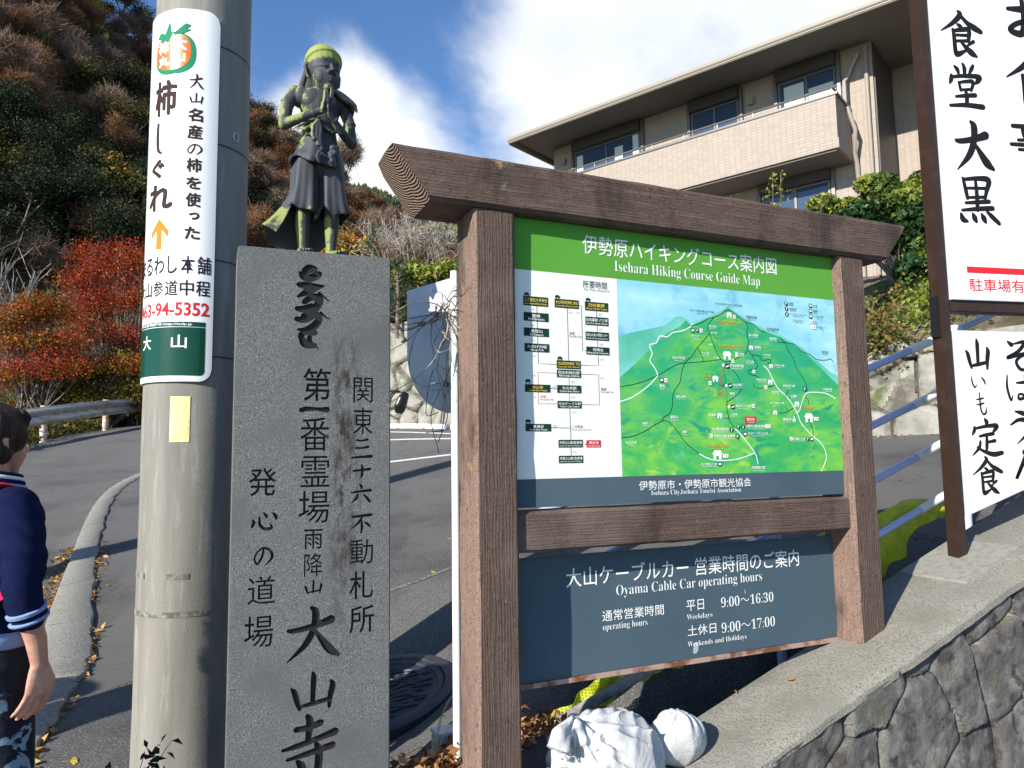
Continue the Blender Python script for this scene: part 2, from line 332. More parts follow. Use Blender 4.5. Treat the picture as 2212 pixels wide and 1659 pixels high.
class Sheet:
    """collects flat lettering and marks on a plane; one mesh when built"""
    def __init__(s, O, U, N, n): s.O = Vector(O); s.U = Vector(U); s.N = Vector(N); s.n = n; s.mb = MB(); s.step = 0
    def P(s, x, z, d=0): return s.O+s.U*x+Vector((0, 0, z))+s.N*(s.n+d)
    def flat(s, V, F, d=0, raise_=True):
        if raise_: s.step += 1
        e = d+(s.step % 40)*4e-6; s.mb.add([s.P(p[0], p[1], e) for p in V], F); return s
    def text(s, t, cx, cy, w, h=None, off=0., res=3, d=0): V, F = fit(t, cx, cy, w, h, off, res); return s.flat(V, F, d)
    def brush(s, ch, cx, cy, w, h, d=0, wt=1.0):
        for V, F in brush(ch, cx, cy, w, h, wt): s.flat(V, F, d)
        return s
    def rect(s, x0, z0, x1, z1, d=0): return s.flat([(x0, z0), (x1, z0), (x1, z1), (x0, z1)], [(0, 1, 2, 3)], d)
    def rrect(s, x0, z0, x1, z1, r, d=0, k=5):
        P = []
        for cx, cz, a in ((x1-r, z1-r, 0), (x0+r, z1-r, 90), (x0+r, z0+r, 180), (x1-r, z0+r, 270)):
            P += [(cx+r*math.cos(R(a+90*i/k)), cz+r*math.sin(R(a+90*i/k))) for i in range(k+1)]
        return s.flat(P, [list(range(len(P)))], d)
    def disc(s, x, z, r, d=0, k=20): return s.flat([(x+r*math.cos(2*math.pi*i/k), z+r*math.sin(2*math.pi*i/k)) for i in range(k)], [list(range(k))], d)
    def line(s, pts, w, d=0, smooth_=True):
        S = catmull(pts, 6) if smooth_ and len(pts) > 2 else [np.array(p, float) for p in pts]
        L = []
        for i, p in enumerate(S):
            t = S[min(i+1, len(S)-1)]-S[max(i-1, 0)]; t = t/(np.linalg.norm(t)+1e-9); nn = np.array([-t[1], t[0]])*w/2; L += [p+nn, p-nn]
        return s.flat(L, [(2*i, 2*i+1, 2*i+3, 2*i+2) for i in range(len(S)-1)], d)
# ================================================================== frames of the place
AB = R(66); BU = Vector((math.sin(AB), math.cos(AB), 0)); BN = Vector((BU.y, -BU.x, 0)); BO = Vector((-.135, 2.55, 0))   # guide board
def bp(u, n, z): return BO+BU*u+BN*n+Vector((0, 0, z))
AS = R(68.3); SU = Vector((math.sin(AS), math.cos(AS), 0)); SN = Vector((SU.y, -SU.x, 0)); PSC = 1.22; SO = Vector((-.754*PSC, 2.0*PSC, 0))      # stone monument
AG = R(78); GU = Vector((math.sin(AG), math.cos(AG), 0)); GN = Vector((GU.y, -GU.x, 0)); GO = Vector((2.169, 3.718, 0))      # restaurant sign
SLOPE = .345
# ------------------------------------------------------------------ ground
def tps(ctrl):
    c = np.array(ctrl, float); n = len(c)
    def k(a, b):
        d = np.hypot(a[:, None, 0]-b[None, :, 0], a[:, None, 1]-b[None, :, 1]); return d
    A = np.zeros((n+3, n+3)); A[:n, :n] = k(c, c)+np.eye(n)*.02; A[:n, n] = 1; A[:n, n+1:] = c[:, :2]; A[n:, :n] = A[:n, n:].T
    w = np.linalg.solve(A, np.r_[c[:, 2], 0, 0, 0])
    def f(p):
        p = np.atleast_2d(np.asarray(p, float)); return k(p[:, :2], c)@w[:n]+w[n]+p[:, :2]@w[n+1:]
    return f
def gplane(x, y): return .85+.315*(x-1.31)+.14*(y-3.85)
GC = [(-2.77, 4.4, .29), (-3.97, 7, .63), (-6.05, 12, 1.4), (-1.98, 3.7, .23), (-8.5, 15, 2.03), (-10.2, 20.9, 2.6), (-1.75, 2.4, .02), (-1.2, 2.6, .07), (-3.2, 2.4, -.05),
      (-.62, 3.9, .25), (-.35, 2.75, .33), (-.1, 2.95, .36), (.25, 3.05, .40), (-.25, 3.25, .31), (.0, 4.4, .55), (-1.2, 4.4, .25), (-.75, 3.6, .18), (-1.5, 15, 2.2), (5.3, 10, 1.74), (0, 8, 1.0), (2.4, 7, 1.15), (4, 7.5, 1.38), (-3, 15.8, 2.2), (8.5, 7.6, 1.9),
      (-14, 12, 1.4), (-14, 22, 2.3), (-6, 1, -.5), (-3, 0, -.4), (0, 0, -.35), (3, 0, -.6), (6, 1.5, -.5), (-9, 6, .6), (-6, 26, 3.4), (0, 26, 4), (.2, 1.9, -.1), (1.5, 2.3, -.5), (2.4, 2.7, -.6), (3.6, 3.2, -.6), (4.6, 3.4, -.5), (0, -6, -1), (8, -4, -.6), (-8, -4, -.8), (-14, -3, -.9), (-30, -5, -1.5), (-58, 5, -2), (-58, -28, -3), (-25, -28, -2.5), (0, -28, -2.5), (30, -28, -2), (58, -28, -2), (30, -5, -.8), (58, 0, 0), (-20, 5, -.4)]
for u, n in ((-.1, -.75), (.6, -.7), (1.3, -.7), (1.85, -.7), (2.6, -.7), (3.4, -.7), (4.4, -.7), (.8, -1.6), (1.85, -1.7), (2.9, -1.8), (4, -2)):
    p = bp(u, n, 0); GC.append((p.x, p.y, min(gplane(p.x, p.y), .52+.12*u-(.12 if n < -1 else 0)*0+(.1 if n < -1 else 0))))
for u in (.75, 1.0, 1.3, 1.6, 1.9, 2.3, 2.8, 3.4, 4.2):
    for n in (-.32, -.46): p = bp(u, n, 0); GC.append((p.x, p.y, .684+SLOPE*(u-1.79)-min(.42, (u-.5)*1.1)-max(0, u-2.0)*.2))
gz = tps(GC)
KERB = [(-2.0, 2.2), (-2.33, 3.1), (-2.66, 4.1), (-2.80, 4.51), (-3.42, 5.72), (-4.36, 7.62), (-4.97, 8.93), (-5.38, 9.97), (-5.61, 10.83), (-5.72, 11.71), (-5.63, 12.6), (-5.2, 13.6)]
def kerb_x(y):
    a = np.array(KERB); return np.interp(y, a[:, 1], a[:, 0])
def gh(x, y):
    """height of the walking surface"""
    p = np.c_[np.atleast_1d(x), np.atleast_1d(y)].astype(float); z = gz(p)
    d = kerb_x(p[:, 1])-p[:, 0]; fade = np.clip((11-p[:, 1])/6, 0, 1)
    return z-.12*np.clip(d/.16, 0, 1)*fade
def g1(x, y): return float(gh(x, y)[0])
def grid_mesh(name, xs, ys, zf):
    X, Y = np.meshgrid(xs, ys); Z = zf(X.ravel(), Y.ravel()); v = np.c_[X.ravel(), Y.ravel(), Z]
    nx, ny = len(xs), len(ys); i = (np.arange(ny-1)[:, None]*nx+np.arange(nx-1)[None]).ravel()
    return np_mesh(name, v, np.c_[i, i+1, i+nx+1, i+nx])
m_asph = Mat('asphalt', (.092, .090, .087), .92, .15)
n1 = m_asph.noise(110, 5, .8); m_asph.mix(m_asph.rng(n1, .46, .60), (.185, .18, .17)); m_asph.vary((.062, .060, .059), 1.1, .46, .7, 5)
m_asph.mix(m_asph.rng(m_asph.vor(72), .22, .12), (.36, .35, .32)); m_asph.mix(m_asph.rng(m_asph.noise(130, 3, .7, v=m_asph.vec(loc=(3, 3, 3))), .56, .66), (.045, .043, .042)); m_asph.vary((.13, .125, .115), .5, .5, .62, 4); m_asph.mix(m_asph.rng(m_asph.noise(1.4, 5, .65, v=m_asph.vec((1, .25, 1), (0, 0, .6))), .55, .66, 0, .55), (.05, .048, .046)); m_asph.mix(m_asph.rng(m_asph.sep()[1], 7, 13, 0, .55), (.155, .15, .142))
cv = m_asph.vec((1, 1, .2)); wv = m_asph.N.new('ShaderNodeVectorMath'); wv.operation = 'MULTIPLY_ADD'; nv = m_asph.N.new('ShaderNodeTexNoise'); nv.inputs['Scale'].default_value = 5; nv.inputs['Detail'].default_value = 5; m_asph.L.new(cv, nv.inputs[0]); m_asph.L.new(nv.outputs['Color'], wv.inputs[0]); wv.inputs[1].default_value = (.55, .55, 0); m_asph.L.new(cv, wv.inputs[2])
ck = m_asph.math('MULTIPLY', m_asph.rng(m_asph.vor(.8, 'DISTANCE_TO_EDGE', v=wv.outputs[0]), .005, 0), m_asph.rng(m_asph.noise(.7, 3), .50, .56)); m_asph.mix(ck, (.035, .034, .033))
m_asph.bump(n1, .55, .006); m_asph.bump(m_asph.vor(190), .3, .004)
gxs = np.r_[np.linspace(-60, -16, 23)[:-1], np.linspace(-16, -5, 56)[:-1], np.linspace(-5, 4, 190)[:-1], np.linspace(4, 10, 46)[:-1], np.linspace(10, 60, 26)]
gys = np.r_[np.linspace(-30, 0, 16)[:-1], np.linspace(0, 7, 150)[:-1], np.linspace(7, 30, 116)[:-1], np.linspace(30, 70, 21)]
ground = single('ground', grid_mesh('ground', gxs, gys, gh), m_asph.m, kind='structure', sm=180)
# kerb: pale worn concrete ribbon between the pavement and the lower road
m_conc = Mat('kerb_concrete', (.30, .285, .25), .9, .2)
nk = m_conc.noise(75, 5, .75); m_conc.mix(m_conc.rng(nk, .48, .60), (.15, .14, .12)); m_conc.mix(m_conc.rng(m_conc.vor(75), .18, .08), (.40, .385, .34)); m_conc.vary((.22, .21, .18), 3, .5, .7); m_conc.bump(nk, .8, .006)
kb = MB(); ks = catmull(KERB, 10)
Lr = []
for i, p in enumerate(ks):
    t = ks[min(i+1, len(ks)-1)]-ks[max(i-1, 0)]; t /= np.linalg.norm(t); nn = np.array([t[1], -t[0]])
    w = np.interp(p[1], [2, 4.5, 7, 10, 14], [.29, .25, .15, .12, .12])+.018*math.sin(i*1.9)*math.sin(i*.7); h = np.interp(p[1], [2, 6, 9, 11.5, 14], [.030, .026, .018, .012, .006])+.006*math.sin(i*2.3)
    z = float(gz(p[None])[0]); a = p-nn*.06; b = p+nn*w
    Lr.append([Vector((a[0], a[1], z-.3)), Vector((a[0], a[1], z+h-.012)), Vector((a[0]+nn[0]*.02, a[1]+nn[1]*.02, z+h)), Vector((b[0]-nn[0]*.015, b[1]-nn[1]*.015, float(gz(b[None])[0])+h)), Vector((b[0], b[1], float(gz(b[None])[0])+h-.012)), Vector((b[0], b[1], float(gz(b[None])[0])-.3))])
for k0 in range(0, len(Lr)-1, 6):
    seg = Lr[k0:k0+7]
    if len(seg) > 1:
        seg = seg[:-1]+[[a.lerp(b, .93) for a, b in zip(seg[-2], seg[-1])]]; kb.loft(seg, caps=True)
single('kerb', kb, m_conc.m, kind='structure', sm=50)
# painted parking lines, laid 4 mm above the asphalt
m_line = Mat('road_paint', (.72, .72, .68), .8); m_line.mix(m_line.rng(m_line.noise(60, 5, .7), .52, .62), (.12, .12, .115))
def ground_strip(mb, pts, w, lift=.006):
    S = catmull(pts, 12); rows = []
    for i, p in enumerate(S):
        t = S[min(i+1, len(S)-1)]-S[max(i-1, 0)]; t /= np.linalg.norm(t); nn = np.array([t[1], -t[0]])*w/2; r = []
        for k in (-1, 0, 1):
            q = p+nn*k; r.append(Vector((q[0], q[1], g1(q[0], q[1])+lift)))
        rows.append(r)
    mb.loft(rows, caps=False, closed=False)
lm = MB(); ground_strip(lm, [(-3.4, 13.6), (-1.6, 13.1), (.6, 12.2)], .13); ground_strip(lm, [(-2.2, 11.0), (-.8, 11.35), (1.2, 11.7)], .13); ground_strip(lm, [(-2.6, 14.5), (0, 12.7)], .1)
single('road_marking', lm, m_line.m, kind='structure')
# joint and trench patch running over the lot
m_patch = Mat('asphalt_joint', (.21, .195, .16), .95); m_patch.vary((.06, .06, .055), 60, .4, .6)
pm = MB(); ground_strip(pm, [(-1.3, 5.25), (-.75, 5.55), (-.2, 5.95), (.6, 6.5)], .05, .004); single('pavement_joint', pm, m_patch.m, kind='structure')
# ------------------------------------------------------------------ manhole
def manhole():
    c = Vector((-.76, 3.95, 0)); aa_ = np.linspace(0, 2*np.pi, 25)[:-1]; qx = np.r_[0, c.x+.44*np.cos(aa_), c.x+.25*np.cos(aa_)]; qy = np.r_[0, c.y+.44*np.sin(aa_), c.y+.25*np.sin(aa_)]; qx[0], qy[0] = c.x, c.y; qz = gh(qx, qy)
    M_ = np.c_[qx-c.x, qy-c.y, np.ones(len(qx))]; nx, ny, c0 = np.linalg.lstsq(M_, qz, rcond=None)[0]; c.z = float(c0+(qz-M_@np.array([nx, ny, c0])).max()+.006)
    nrm = Vector((-nx, -ny, 1)).normalized(); ax = Vector((1, 0, nx)).normalized(); ay = nrm.cross(ax)
    m = Mat('cast_iron', (.045, .05, .06), .55, .5, .4); m.vary((.11, .085, .06), 9, .55, .75); m.bump(m.noise(70, 4), .3, .004)
    t = thing('manhole_cover', 'round dark cast iron manhole cover with wavy relief, half hidden behind the granite pillar', 'manhole', c)
    def ring(r, z, n=56): return [c+ax*r*math.cos(2*math.pi*k/n)+ay*r*math.sin(2*math.pi*k/n)+nrm*z for k in range(n)]
    b = MB(); b.loft([ring(.47, -.10), ring(.46, .004), ring(.45, .008), ring(.40, .008), ring(.395, -.004)], caps=False); part('rim', b, m.m, t, 40)
    b = MB(); b.loft([ring(.394, -.004), ring(.39, .002), ring(.36, .002), ring(.352, -.006), ring(.001, -.006)], caps=False)
    random.seed(5)
    for j in range(-9, 10):
        y0 = j*.036; x = -math.sqrt(max(.34**2-y0**2, 0))
        while x < math.sqrt(max(.34**2-y0**2, 0))-.05:
            L = random.uniform(.06, .17); pts = []
            for k in range(6):
                xx = x+L*k/5; yy = y0+.012*math.sin(xx*28+j*1.7)+random.uniform(-.003, .003)
                if xx*xx+yy*yy < .345**2: pts.append(c+ax*xx+ay*yy+nrm*-.003)
            if len(pts) > 2: b.tube(pts, [.003]+[.009]*(len(pts)-2)+[.003], 6, up=nrm)
            x += L+random.uniform(.012, .03)
    part('cover', b, m.m, t, 40)
manhole()
# drain grating by the kerb in the lower left
def grating():
    c = Vector((-1.44, 2.86, 0)); m = Mat('galvanised_grate', (.20, .19, .17), .6, .5, .5); m.vary((.09, .07, .05), 20, .45, .65)
    t = thing('drain_grate', 'grey steel drain grating set in the pavement beside the concrete utility pole', 'drain grate', (c.x, c.y, g1(c.x, c.y)))
    d = Vector((.98, .18, 0)).normalized(); e = Vector((-d.y, d.x, 0)); f = MB(); b = MB()
    def q(a, s, h): p = c+d*a+e*s; return Vector((p.x, p.y, g1(p.x, p.y)+h))
    for a0, a1, s0, s1 in ((-.7, .5, -.2, -.17), (-.7, .5, .17, .2)):
        f.loft([[q(a, s0, -.02), q(a, s0, .012), q(a, s1, .012), q(a, s1, -.02)] for a in np.linspace(a0, a1, 9)])
    for k in range(9):
        a = -.69+k*.145; f.tube([q(a, -.17, .008), q(a, 0, .008), q(a, .17, .008)], .009, 6)
    part('frame', f, m.m, t)
    for k in range(15):
        s = -.155+k*.022; b.loft([[q(a, s, -.012), q(a, s, .008), q(a, s+.007, .008), q(a, s+.007, -.012)] for a in np.linspace(-.7, .5, 9)])
    part('bars', b, m.m, t)
grating()
# ------------------------------------------------------------------ leaf helpers
def leaf_quads(P, size, aspect=.55, nrm=None, jit=1.0, rng=RNG):
    """N small four-cornered leaves at points P, random directions (optionally about nrm)"""
    n = len(P); d = rng.normal(size=(n, 3)); d /= np.linalg.norm(d, axis=1)[:, None]
    if nrm is None: m = rng.normal(size=(n, 3))
    else: m = np.asarray(nrm)+rng.normal(size=(n, 3))*jit
    m /= np.linalg.norm(m, axis=1)[:, None]
    a = np.cross(d, m); a /= np.linalg.norm(a, axis=1)[:, None]+1e-9; b = np.cross(m, a)
    s = (np.asarray(size)*rng.uniform(.6, 1.3, n))[:, None]; P = np.asarray(P)
    fold = m*s*.18
    V = np.stack([P-a*s*.5, P-b*s*aspect*.5+fold, P+a*s*.5, P+b*s*aspect*.5+fold], 1).reshape(-1, 3)
    return V, np.arange(4*n).reshape(n, 4)
def blob_pts(n, blobs, shell=.55, rng=RNG):
    """points through the volume of several ellipsoids, denser towards each outside"""
    vol = np.array([b[3]*b[4]*b[5] for b in blobs])**.75; k = rng.choice(len(blobs), n, p=vol/vol.sum()); b = np.array(blobs)[k]
    d = rng.normal(size=(n, 3)); d /= np.linalg.norm(d, axis=1)[:, None]; r = rng.uniform(0, 1, n)**(shell)
    return b[:, :3]+d*r[:, None]*b[:, 3:6], d
def clump_blobs(c, r, n, size, rng=RNG, flat=.7):
    """sub-clumps scattered through an ellipsoid"""
    d = rng.normal(size=(n, 3)); d /= np.linalg.norm(d, axis=1)[:, None]; k = rng.uniform(.35, 1, n)[:, None]
    P = np.array(c)+d*k*np.array(r)*.8; s = rng.uniform(.6, 1.25, n)*size
    return [tuple(P[i])+(s[i], s[i], s[i]*flat) for i in range(n)]
def join_np(parts):
    V = []; F = []; b = 0
    for v, f in parts: V.append(v); F.append(f+b); b += len(v)
    return np.concatenate(V), np.concatenate(F)
def twig_quads(A, B, w, rng=RNG):
    """thin four-sided slivers from A to B (two crossed blades would double the count; one is enough at distance)"""
    A = np.asarray(A); B = np.asarray(B); t = B-A; s = np.cross(t, rng.normal(size=t.shape)); s /= np.linalg.norm(s, axis=1)[:, None]+1e-9
    w = np.broadcast_to(np.asarray(w, float), (len(A),))[:, None]
    V = np.stack([A-s*w, A+s*w, B+s*w*.35, B-s*w*.35], 1).reshape(-1, 3); return V, np.arange(4*len(A)).reshape(-1, 4)
def grow(p, d, L, r, depth, segs, spread=.55, up=.15, kids=(3, 4), shrink=.68, rng=random):
    """recursive limbs; segs collects (a, b, ra, rb)"""
    p = Vector(p); d = Vector(d).normalized(); n = 3
    pts = [p]
    for i in range(n):
        d = (d+Vector((rng.uniform(-1, 1), rng.uniform(-1, 1), rng.uniform(-.6, 1)))*.16+Vector((0, 0, up*.3))).normalized()
        q = pts[-1]+d*L/n; segs.append((pts[-1], q, r*(1-.45*i/n), r*(1-.45*(i+1)/n), depth)); pts.append(q)
    if depth <= 0: return
    for k in range(rng.randint(*kids)):
        a = rng.uniform(.3, 1); b = pts[-1] if a > .85 else pts[1]+(pts[-1]-pts[1])*a
        e = (d+Vector((rng.gauss(0, 1), rng.gauss(0, 1), rng.gauss(0, .7)))*spread+Vector((0, 0, up))).normalized()
        grow(b, e, L*shrink*rng.uniform(.75, 1.15), r*.5, depth-1, segs, spread, up, kids, shrink, rng)
def limb_mesh(segs, mb, nmin=3, thick=.012):
    for a, b, ra, rb, d in segs: mb.tube([a, b], [max(ra, .002), max(rb, .0015)], 6 if ra > thick else nmin, caps=False)
    return mb
# ================================================================== hillside on the left, far hill
HB = [(-48, 14, 1.5), (-34, 22, 2.5), (-21, 33, 3.8), (-10, 46, 5.5), (1, 58, 7), (12, 72, 8), (24, 86, 9), (34, 98, 10)]
HR = [(-92, 48, 78), (-66, 70, 68), (-50, 90, 57), (-37.5, 104, 50.5), (-29.5, 122, 44.5), (-23.5, 128, 43.0), (-16.5, 130, 37.5), (-6, 132, 30)]
def hill_pt(t, s):
    t = np.asarray(t, float)*7; s = np.asarray(s, float)
    B = np.stack([np.interp(t, range(8), [p[k] for p in HB]) for k in range(3)], -1); Rr = np.stack([np.interp(t, range(8), [p[k] for p in HR]) for k in range(3)], -1)
    s1 = np.minimum(s, 1)[..., None]; P = B+(Rr-B)*s1
    P[..., 2] = B[..., 2]+(Rr[..., 2]-B[..., 2])*(np.sign(np.minimum(s, 1))*np.abs(np.minimum(s, 1))**1.12)
    P[..., 2] += np.sin(t*3.1+s*5)*1.1*np.sin(np.pi*np.minimum(s, 1))+np.sin(t*9+s*14)*.5*np.minimum(s, 1)
    ov = np.maximum(s-1, 0); P[..., 0] -= ov*60; P[..., 2] -= ov*40
    return P
m_soil = Mat('hillside_soil', (.075, .048, .03), .95, .1); m_soil.vary((.10, .065, .035), .6, .4, .65); m_soil.bump(m_soil.noise(2), .8, .3)
tt, ss = np.meshgrid(np.linspace(0, 1, 70), np.linspace(-.12, 1.3, 60)); hp = hill_pt(tt, ss); hp[..., 2] -= np.where(ss < 0, 1, 0)*1.5
i = (np.arange(59)[:, None]*70+np.arange(69)[None]).ravel(); single('hillside', np_mesh('hillside', hp.reshape(-1, 3), np.c_[i, i+1, i+71, i+70]), m_soil.m, kind='structure', sm=180)
m_bark = Mat('bark', (.16, .125, .10), .9, .2); m_bark.vary((.34, .31, .27), 6, .5, .7)
def leafmat(name, *cols, tr=.25, rough=.6):
    m = Mat(name, cols[0], rough, .25); m.island(*cols); m.translucent(tr); return m.m
m_twig = leafmat('bare_twigs', (.16, .105, .075), (.25, .17, .12), (.33, .24, .18), tr=.1, rough=.9)
m_twig2 = leafmat('russet_twigs', (.16, .085, .048), (.25, .125, .062), (.30, .17, .09), tr=.15, rough=.9)
m_rust = leafmat('rust_leaves', (.09, .042, .018), (.17, .07, .025), (.22, .105, .035))
m_olive = leafmat('olive_leaves', (.035, .040, .012), (.075, .07, .018), (.13, .105, .025))
m_dark = leafmat('dark_leaves', (.009, .016, .008), (.017, .028, .012), (.030, .042, .015))
m_yel = leafmat('yellow_leaves', (.35, .25, .03), (.50, .36, .05), (.30, .26, .05))
def tree_proto(kind, seed):
    rg = np.random.default_rng(seed); rnd = random.Random(seed); segs = []
    grow((0, 0, 0), (rnd.uniform(-.1, .1), rnd.uniform(-.1, .1), 1), .42, .022, 3, segs, .62, .22, (3, 4), .66, rnd)
    tm = MB(); limb_mesh([s for s in segs if s[4] >= 1], tm, 4, .01); me0 = tm.mesh('t')
    V0 = np.array([v.co[:] for v in me0.vertices]); F0 = np.array([list(p.vertices) for p in me0.polygons if len(p.vertices) == 4]); bpy.data.meshes.remove(me0)
    tips = np.array([s[1][:] for s in segs if s[4] <= 1]); 
    parts_ = [(V0, F0)]; n0 = len(F0)
    if kind in ('bare', 'russet'):
        A = tips[rg.integers(0, len(tips), 4200)]; d = rg.normal(size=A.shape)+np.array([0, 0, .5]); d /= np.linalg.norm(d, axis=1)[:, None]
        A = A+rg.normal(size=A.shape)*.03; parts_.append(twig_quads(A, A+d*rg.uniform(.06, .17, len(A))[:, None], .0028, rg))
    if kind != 'bare':
        n = {'russet': 900, 'rust': 5200, 'olive': 5600, 'dark': 6200, 'yellow': 4600}[kind]
        A = tips[rg.integers(0, len(tips), n)]+rg.normal(size=(n, 3))*(.05 if kind != 'dark' else .07); parts_.append(leaf_quads(A, .022 if kind != 'russet' else .018, .6, rng=rg))
    V, F = join_np(parts_); me = np_mesh(kind+'_tree', V, F)
    mm = {'bare': m_twig, 'russet': m_twig2, 'rust': m_rust, 'olive': m_olive, 'dark': m_dark, 'yellow': m_yel}[kind]
    me.materials.append(m_bark.m); me.materials.append(mm); mi = np.ones(len(F), np.int32); mi[:n0] = 0; me.polygons.foreach_set('material_index', mi); return me
PROTO = {k: [tree_proto(k, 100+7*i+len(k)) for i in range(n)] for k, n in (('bare', 4), ('russet', 3), ('rust', 2), ('olive', 2), ('dark', 3), ('yellow', 1))}
TL = {'bare': ('leafless_tree', 'bare grey-brown tree among the leafless trees of the steep hillside'), 'russet': ('russet_tree', 'thin russet-brown tree among the leafless trees of the steep hillside'),
      'rust': ('rust_leaved_tree', 'rust-orange leaved tree on the steep wooded hillside'), 'olive': ('olive_leaved_tree', 'olive-green bushy tree on the steep wooded hillside'),
      'dark': ('evergreen_tree', 'dark evergreen tree in the shaded part of the wooded hillside'), 'yellow': ('yellow_leaved_tree', 'yellow-leaved tree high on the wooded hillside')}
def plant(kind, P, h, w=1.0, label=None, name=None, group=True):
    me = PROTO[kind][random.randrange(len(PROTO[kind]))]; nm, lb = TL[kind]
    o = link(bpy.data.objects.new(name or nm, me)); o.location = P; o.scale = (h*w, h*w, h); o.rotation_euler = (random.uniform(-.12, .12), random.uniform(-.12, .12), random.uniform(0, 6.28))
    o['label'] = label or lb; o['category'] = 'tree'
    if group: o['group'] = {'bare': 'leafless trees on the hillside', 'russet': 'russet trees on the hillside', 'rust': 'rust-leaved trees on the hillside', 'olive': 'olive trees on the hillside', 'dark': 'evergreen trees on the hillside', 'yellow': 'yellow trees on the hillside'}[kind]
    return o
# keep only trees whose place on the slope can be seen past the sign pole, statue and roof beam
def px(P):
    x, y, z = P[0], P[1], P[2]-EYE; cf, sf = math.cos(PITCH), math.sin(PITCH); zf = y*cf+z*sf; u = -y*sf+z*cf
    return 1106+1597*(x-ROLL*u)/zf, 829.5-1597*(u+ROLL*x)/zf, zf
random.seed(21); made = []
for _ in range(14000):
    if len(made) >= 470: break
    t = random.random()**.8; s = random.random()**.9*1.02; P = hill_pt(t, s); x, y, D = px(P)
    if D < 8 or not (-420 < x < 1000 and -330 < y < 640): continue
    if x < -60 and random.random() < .4: continue
    if min(((P[0]-q[0])**2+(P[1]-q[1])**2+(P[2]-q[2])**2 for q in made), default=99) < (1.9+D*.012)**2: continue
    r = random.random()
    if x < 345:
        if y < 300: k = 'bare' if r < .42 else 'russet' if r < .80 else 'olive' if r < .89 else 'rust' if r < .96 else 'dark'
        else: k = 'dark' if r < .60 else 'olive' if r < .76 else 'russet' if r < .92 else 'bare'
    else: k = 'russet' if r < .36 else 'rust' if r < .56 else 'bare' if r < .80 else 'olive' if r < .92 else 'dark'
    made.append(P); plant(k, P-np.array([0, 0, .3]), random.uniform(4.6, 6.8)*(1.0 if D > 45 else .85), random.uniform(1.05, 1.5))
def on_ray(x, y, D):
    f = Vector((0, math.cos(PITCH), math.sin(PITCH))); r0 = Vector((1, 0, 0)); u0 = Vector((0, -math.sin(PITCH), math.cos(PITCH)))
    r = r0*math.cos(ROLL)-u0*math.sin(ROLL); u = r0*math.sin(ROLL)+u0*math.cos(ROLL); d = f+r*((x-1106)/1597)-u*((y-829.5)/1597); return Vector((0, 0, EYE))+d*(D/d.y)
# shrubs and fallen leaves under the hillside trees: one uncountable mass
rg = np.random.default_rng(3); n = 60000; T_ = rg.random(n)**.8; S_ = rg.random(n); P = hill_pt(T_, S_); P += np.c_[rg.normal(size=(n, 2))*.4, rg.uniform(0, 1.6, n)]
V, F = leaf_quads(P, .34+P[:, 1]*.003, .5, rng=rg); me = np_mesh('hillside_undergrowth', V, F)
single('hillside_undergrowth', me, leafmat('undergrowth_leaves', (.018, .022, .010), (.07, .045, .022), (.12, .075, .035), (.05, .05, .018), (.16, .11, .06)), 'brown and green undergrowth covering the steep hillside', 'undergrowth', kind='stuff')
# individually recognisable trees of the hillside
# ---- large tree with green and orange leaves standing in front of the slope
def leafy_tree(name, label, base, blobs, n, size, mats, seed, cat='tree', limbs=None, aspect=.6, flatn=None, group=None, trunkmat=None, trad=.09, sq=1):
    if sq != 1: blobs = [b[:3]+(b[3]*1.25, b[4]*1.25, b[5]*sq) for b in blobs]
    t = thing(name, label, cat, base, group); rg = np.random.default_rng(seed); rnd = random.Random(seed); b = Vector(base); tm = MB()
    segs = []
    for bl in blobs:
        c = Vector(bl[:3]); k = rnd.uniform(.35, .6); mid = b+(c-b)*k+Vector((rnd.uniform(-.2, .2), rnd.uniform(-.2, .2), .25*k))*(c-b).length*.25
        P_ = [Vector(q) for q in catmull([b+Vector((rnd.uniform(-.12, .12)*(7 if sq == .999 else 1), rnd.uniform(-.08, .08)*(4 if sq == .999 else 1), 0)), mid, c], 4)]
        r0 = trad*rnd.uniform(.5, 1); tm.tube(P_, [r0*(1-.82*i/(len(P_)-1)) for i in range(len(P_))], 6)
        for j in range(5):
            q = P_[-1-rnd.randrange(4)]; e = c+Vector((rnd.gauss(0, .55)*bl[3], rnd.gauss(0, .55)*bl[4], rnd.gauss(0.2, .5)*bl[5])); tm.tube([q, (q+e)/2+Vector((0, 0, .05)), e], [r0*.22, r0*.15, r0*.06], 4)
    part('trunk', tm, trunkmat or m_bark.m, t, 60)
    if not isinstance(mats, (list, tuple)): mats = [mats]
    per = len(blobs)//len(mats) or 1
    Vs = []; mi = []
    for k, m in enumerate(mats):
        bb = blobs[k::len(mats)]; nn = n//len(mats); P_, d = blob_pts(nn, bb, .42, rg); Vs.append(leaf_quads(P_, size, aspect, nrm=(d if flatn is None else np.tile(flatn, (nn, 1))), jit=.9, rng=rg)); mi += [k]*nn
    V, F = join_np(Vs); me = np_mesh('crown', V-np.tile(np.array(base), (len(V), 1)), F); o = part('crown', me, list(mats), t); me.polygons.foreach_set('material_index', np.array(mi, np.int32)); return t
rg = np.random.default_rng(8)
_t, _s = np.meshgrid(np.linspace(0, 1, 260), np.linspace(0, 1, 160)); _hp = hill_pt(_t.ravel(), _s.ravel()); _hx = np.array(px(_hp.T))
def hill_ray(x, y):
    d = (_hx[0]-x)**2+(_hx[1]-y)**2+np.where(_hx[2] < 5, 1e9, 0); return Vector(_hp[int(np.argmin(d))])
def B_(x, y, D, w, h): c = on_ray(x, y, D); k = D/1597; return (c.x, c.y, c.z, w*k, w*k, h*k)
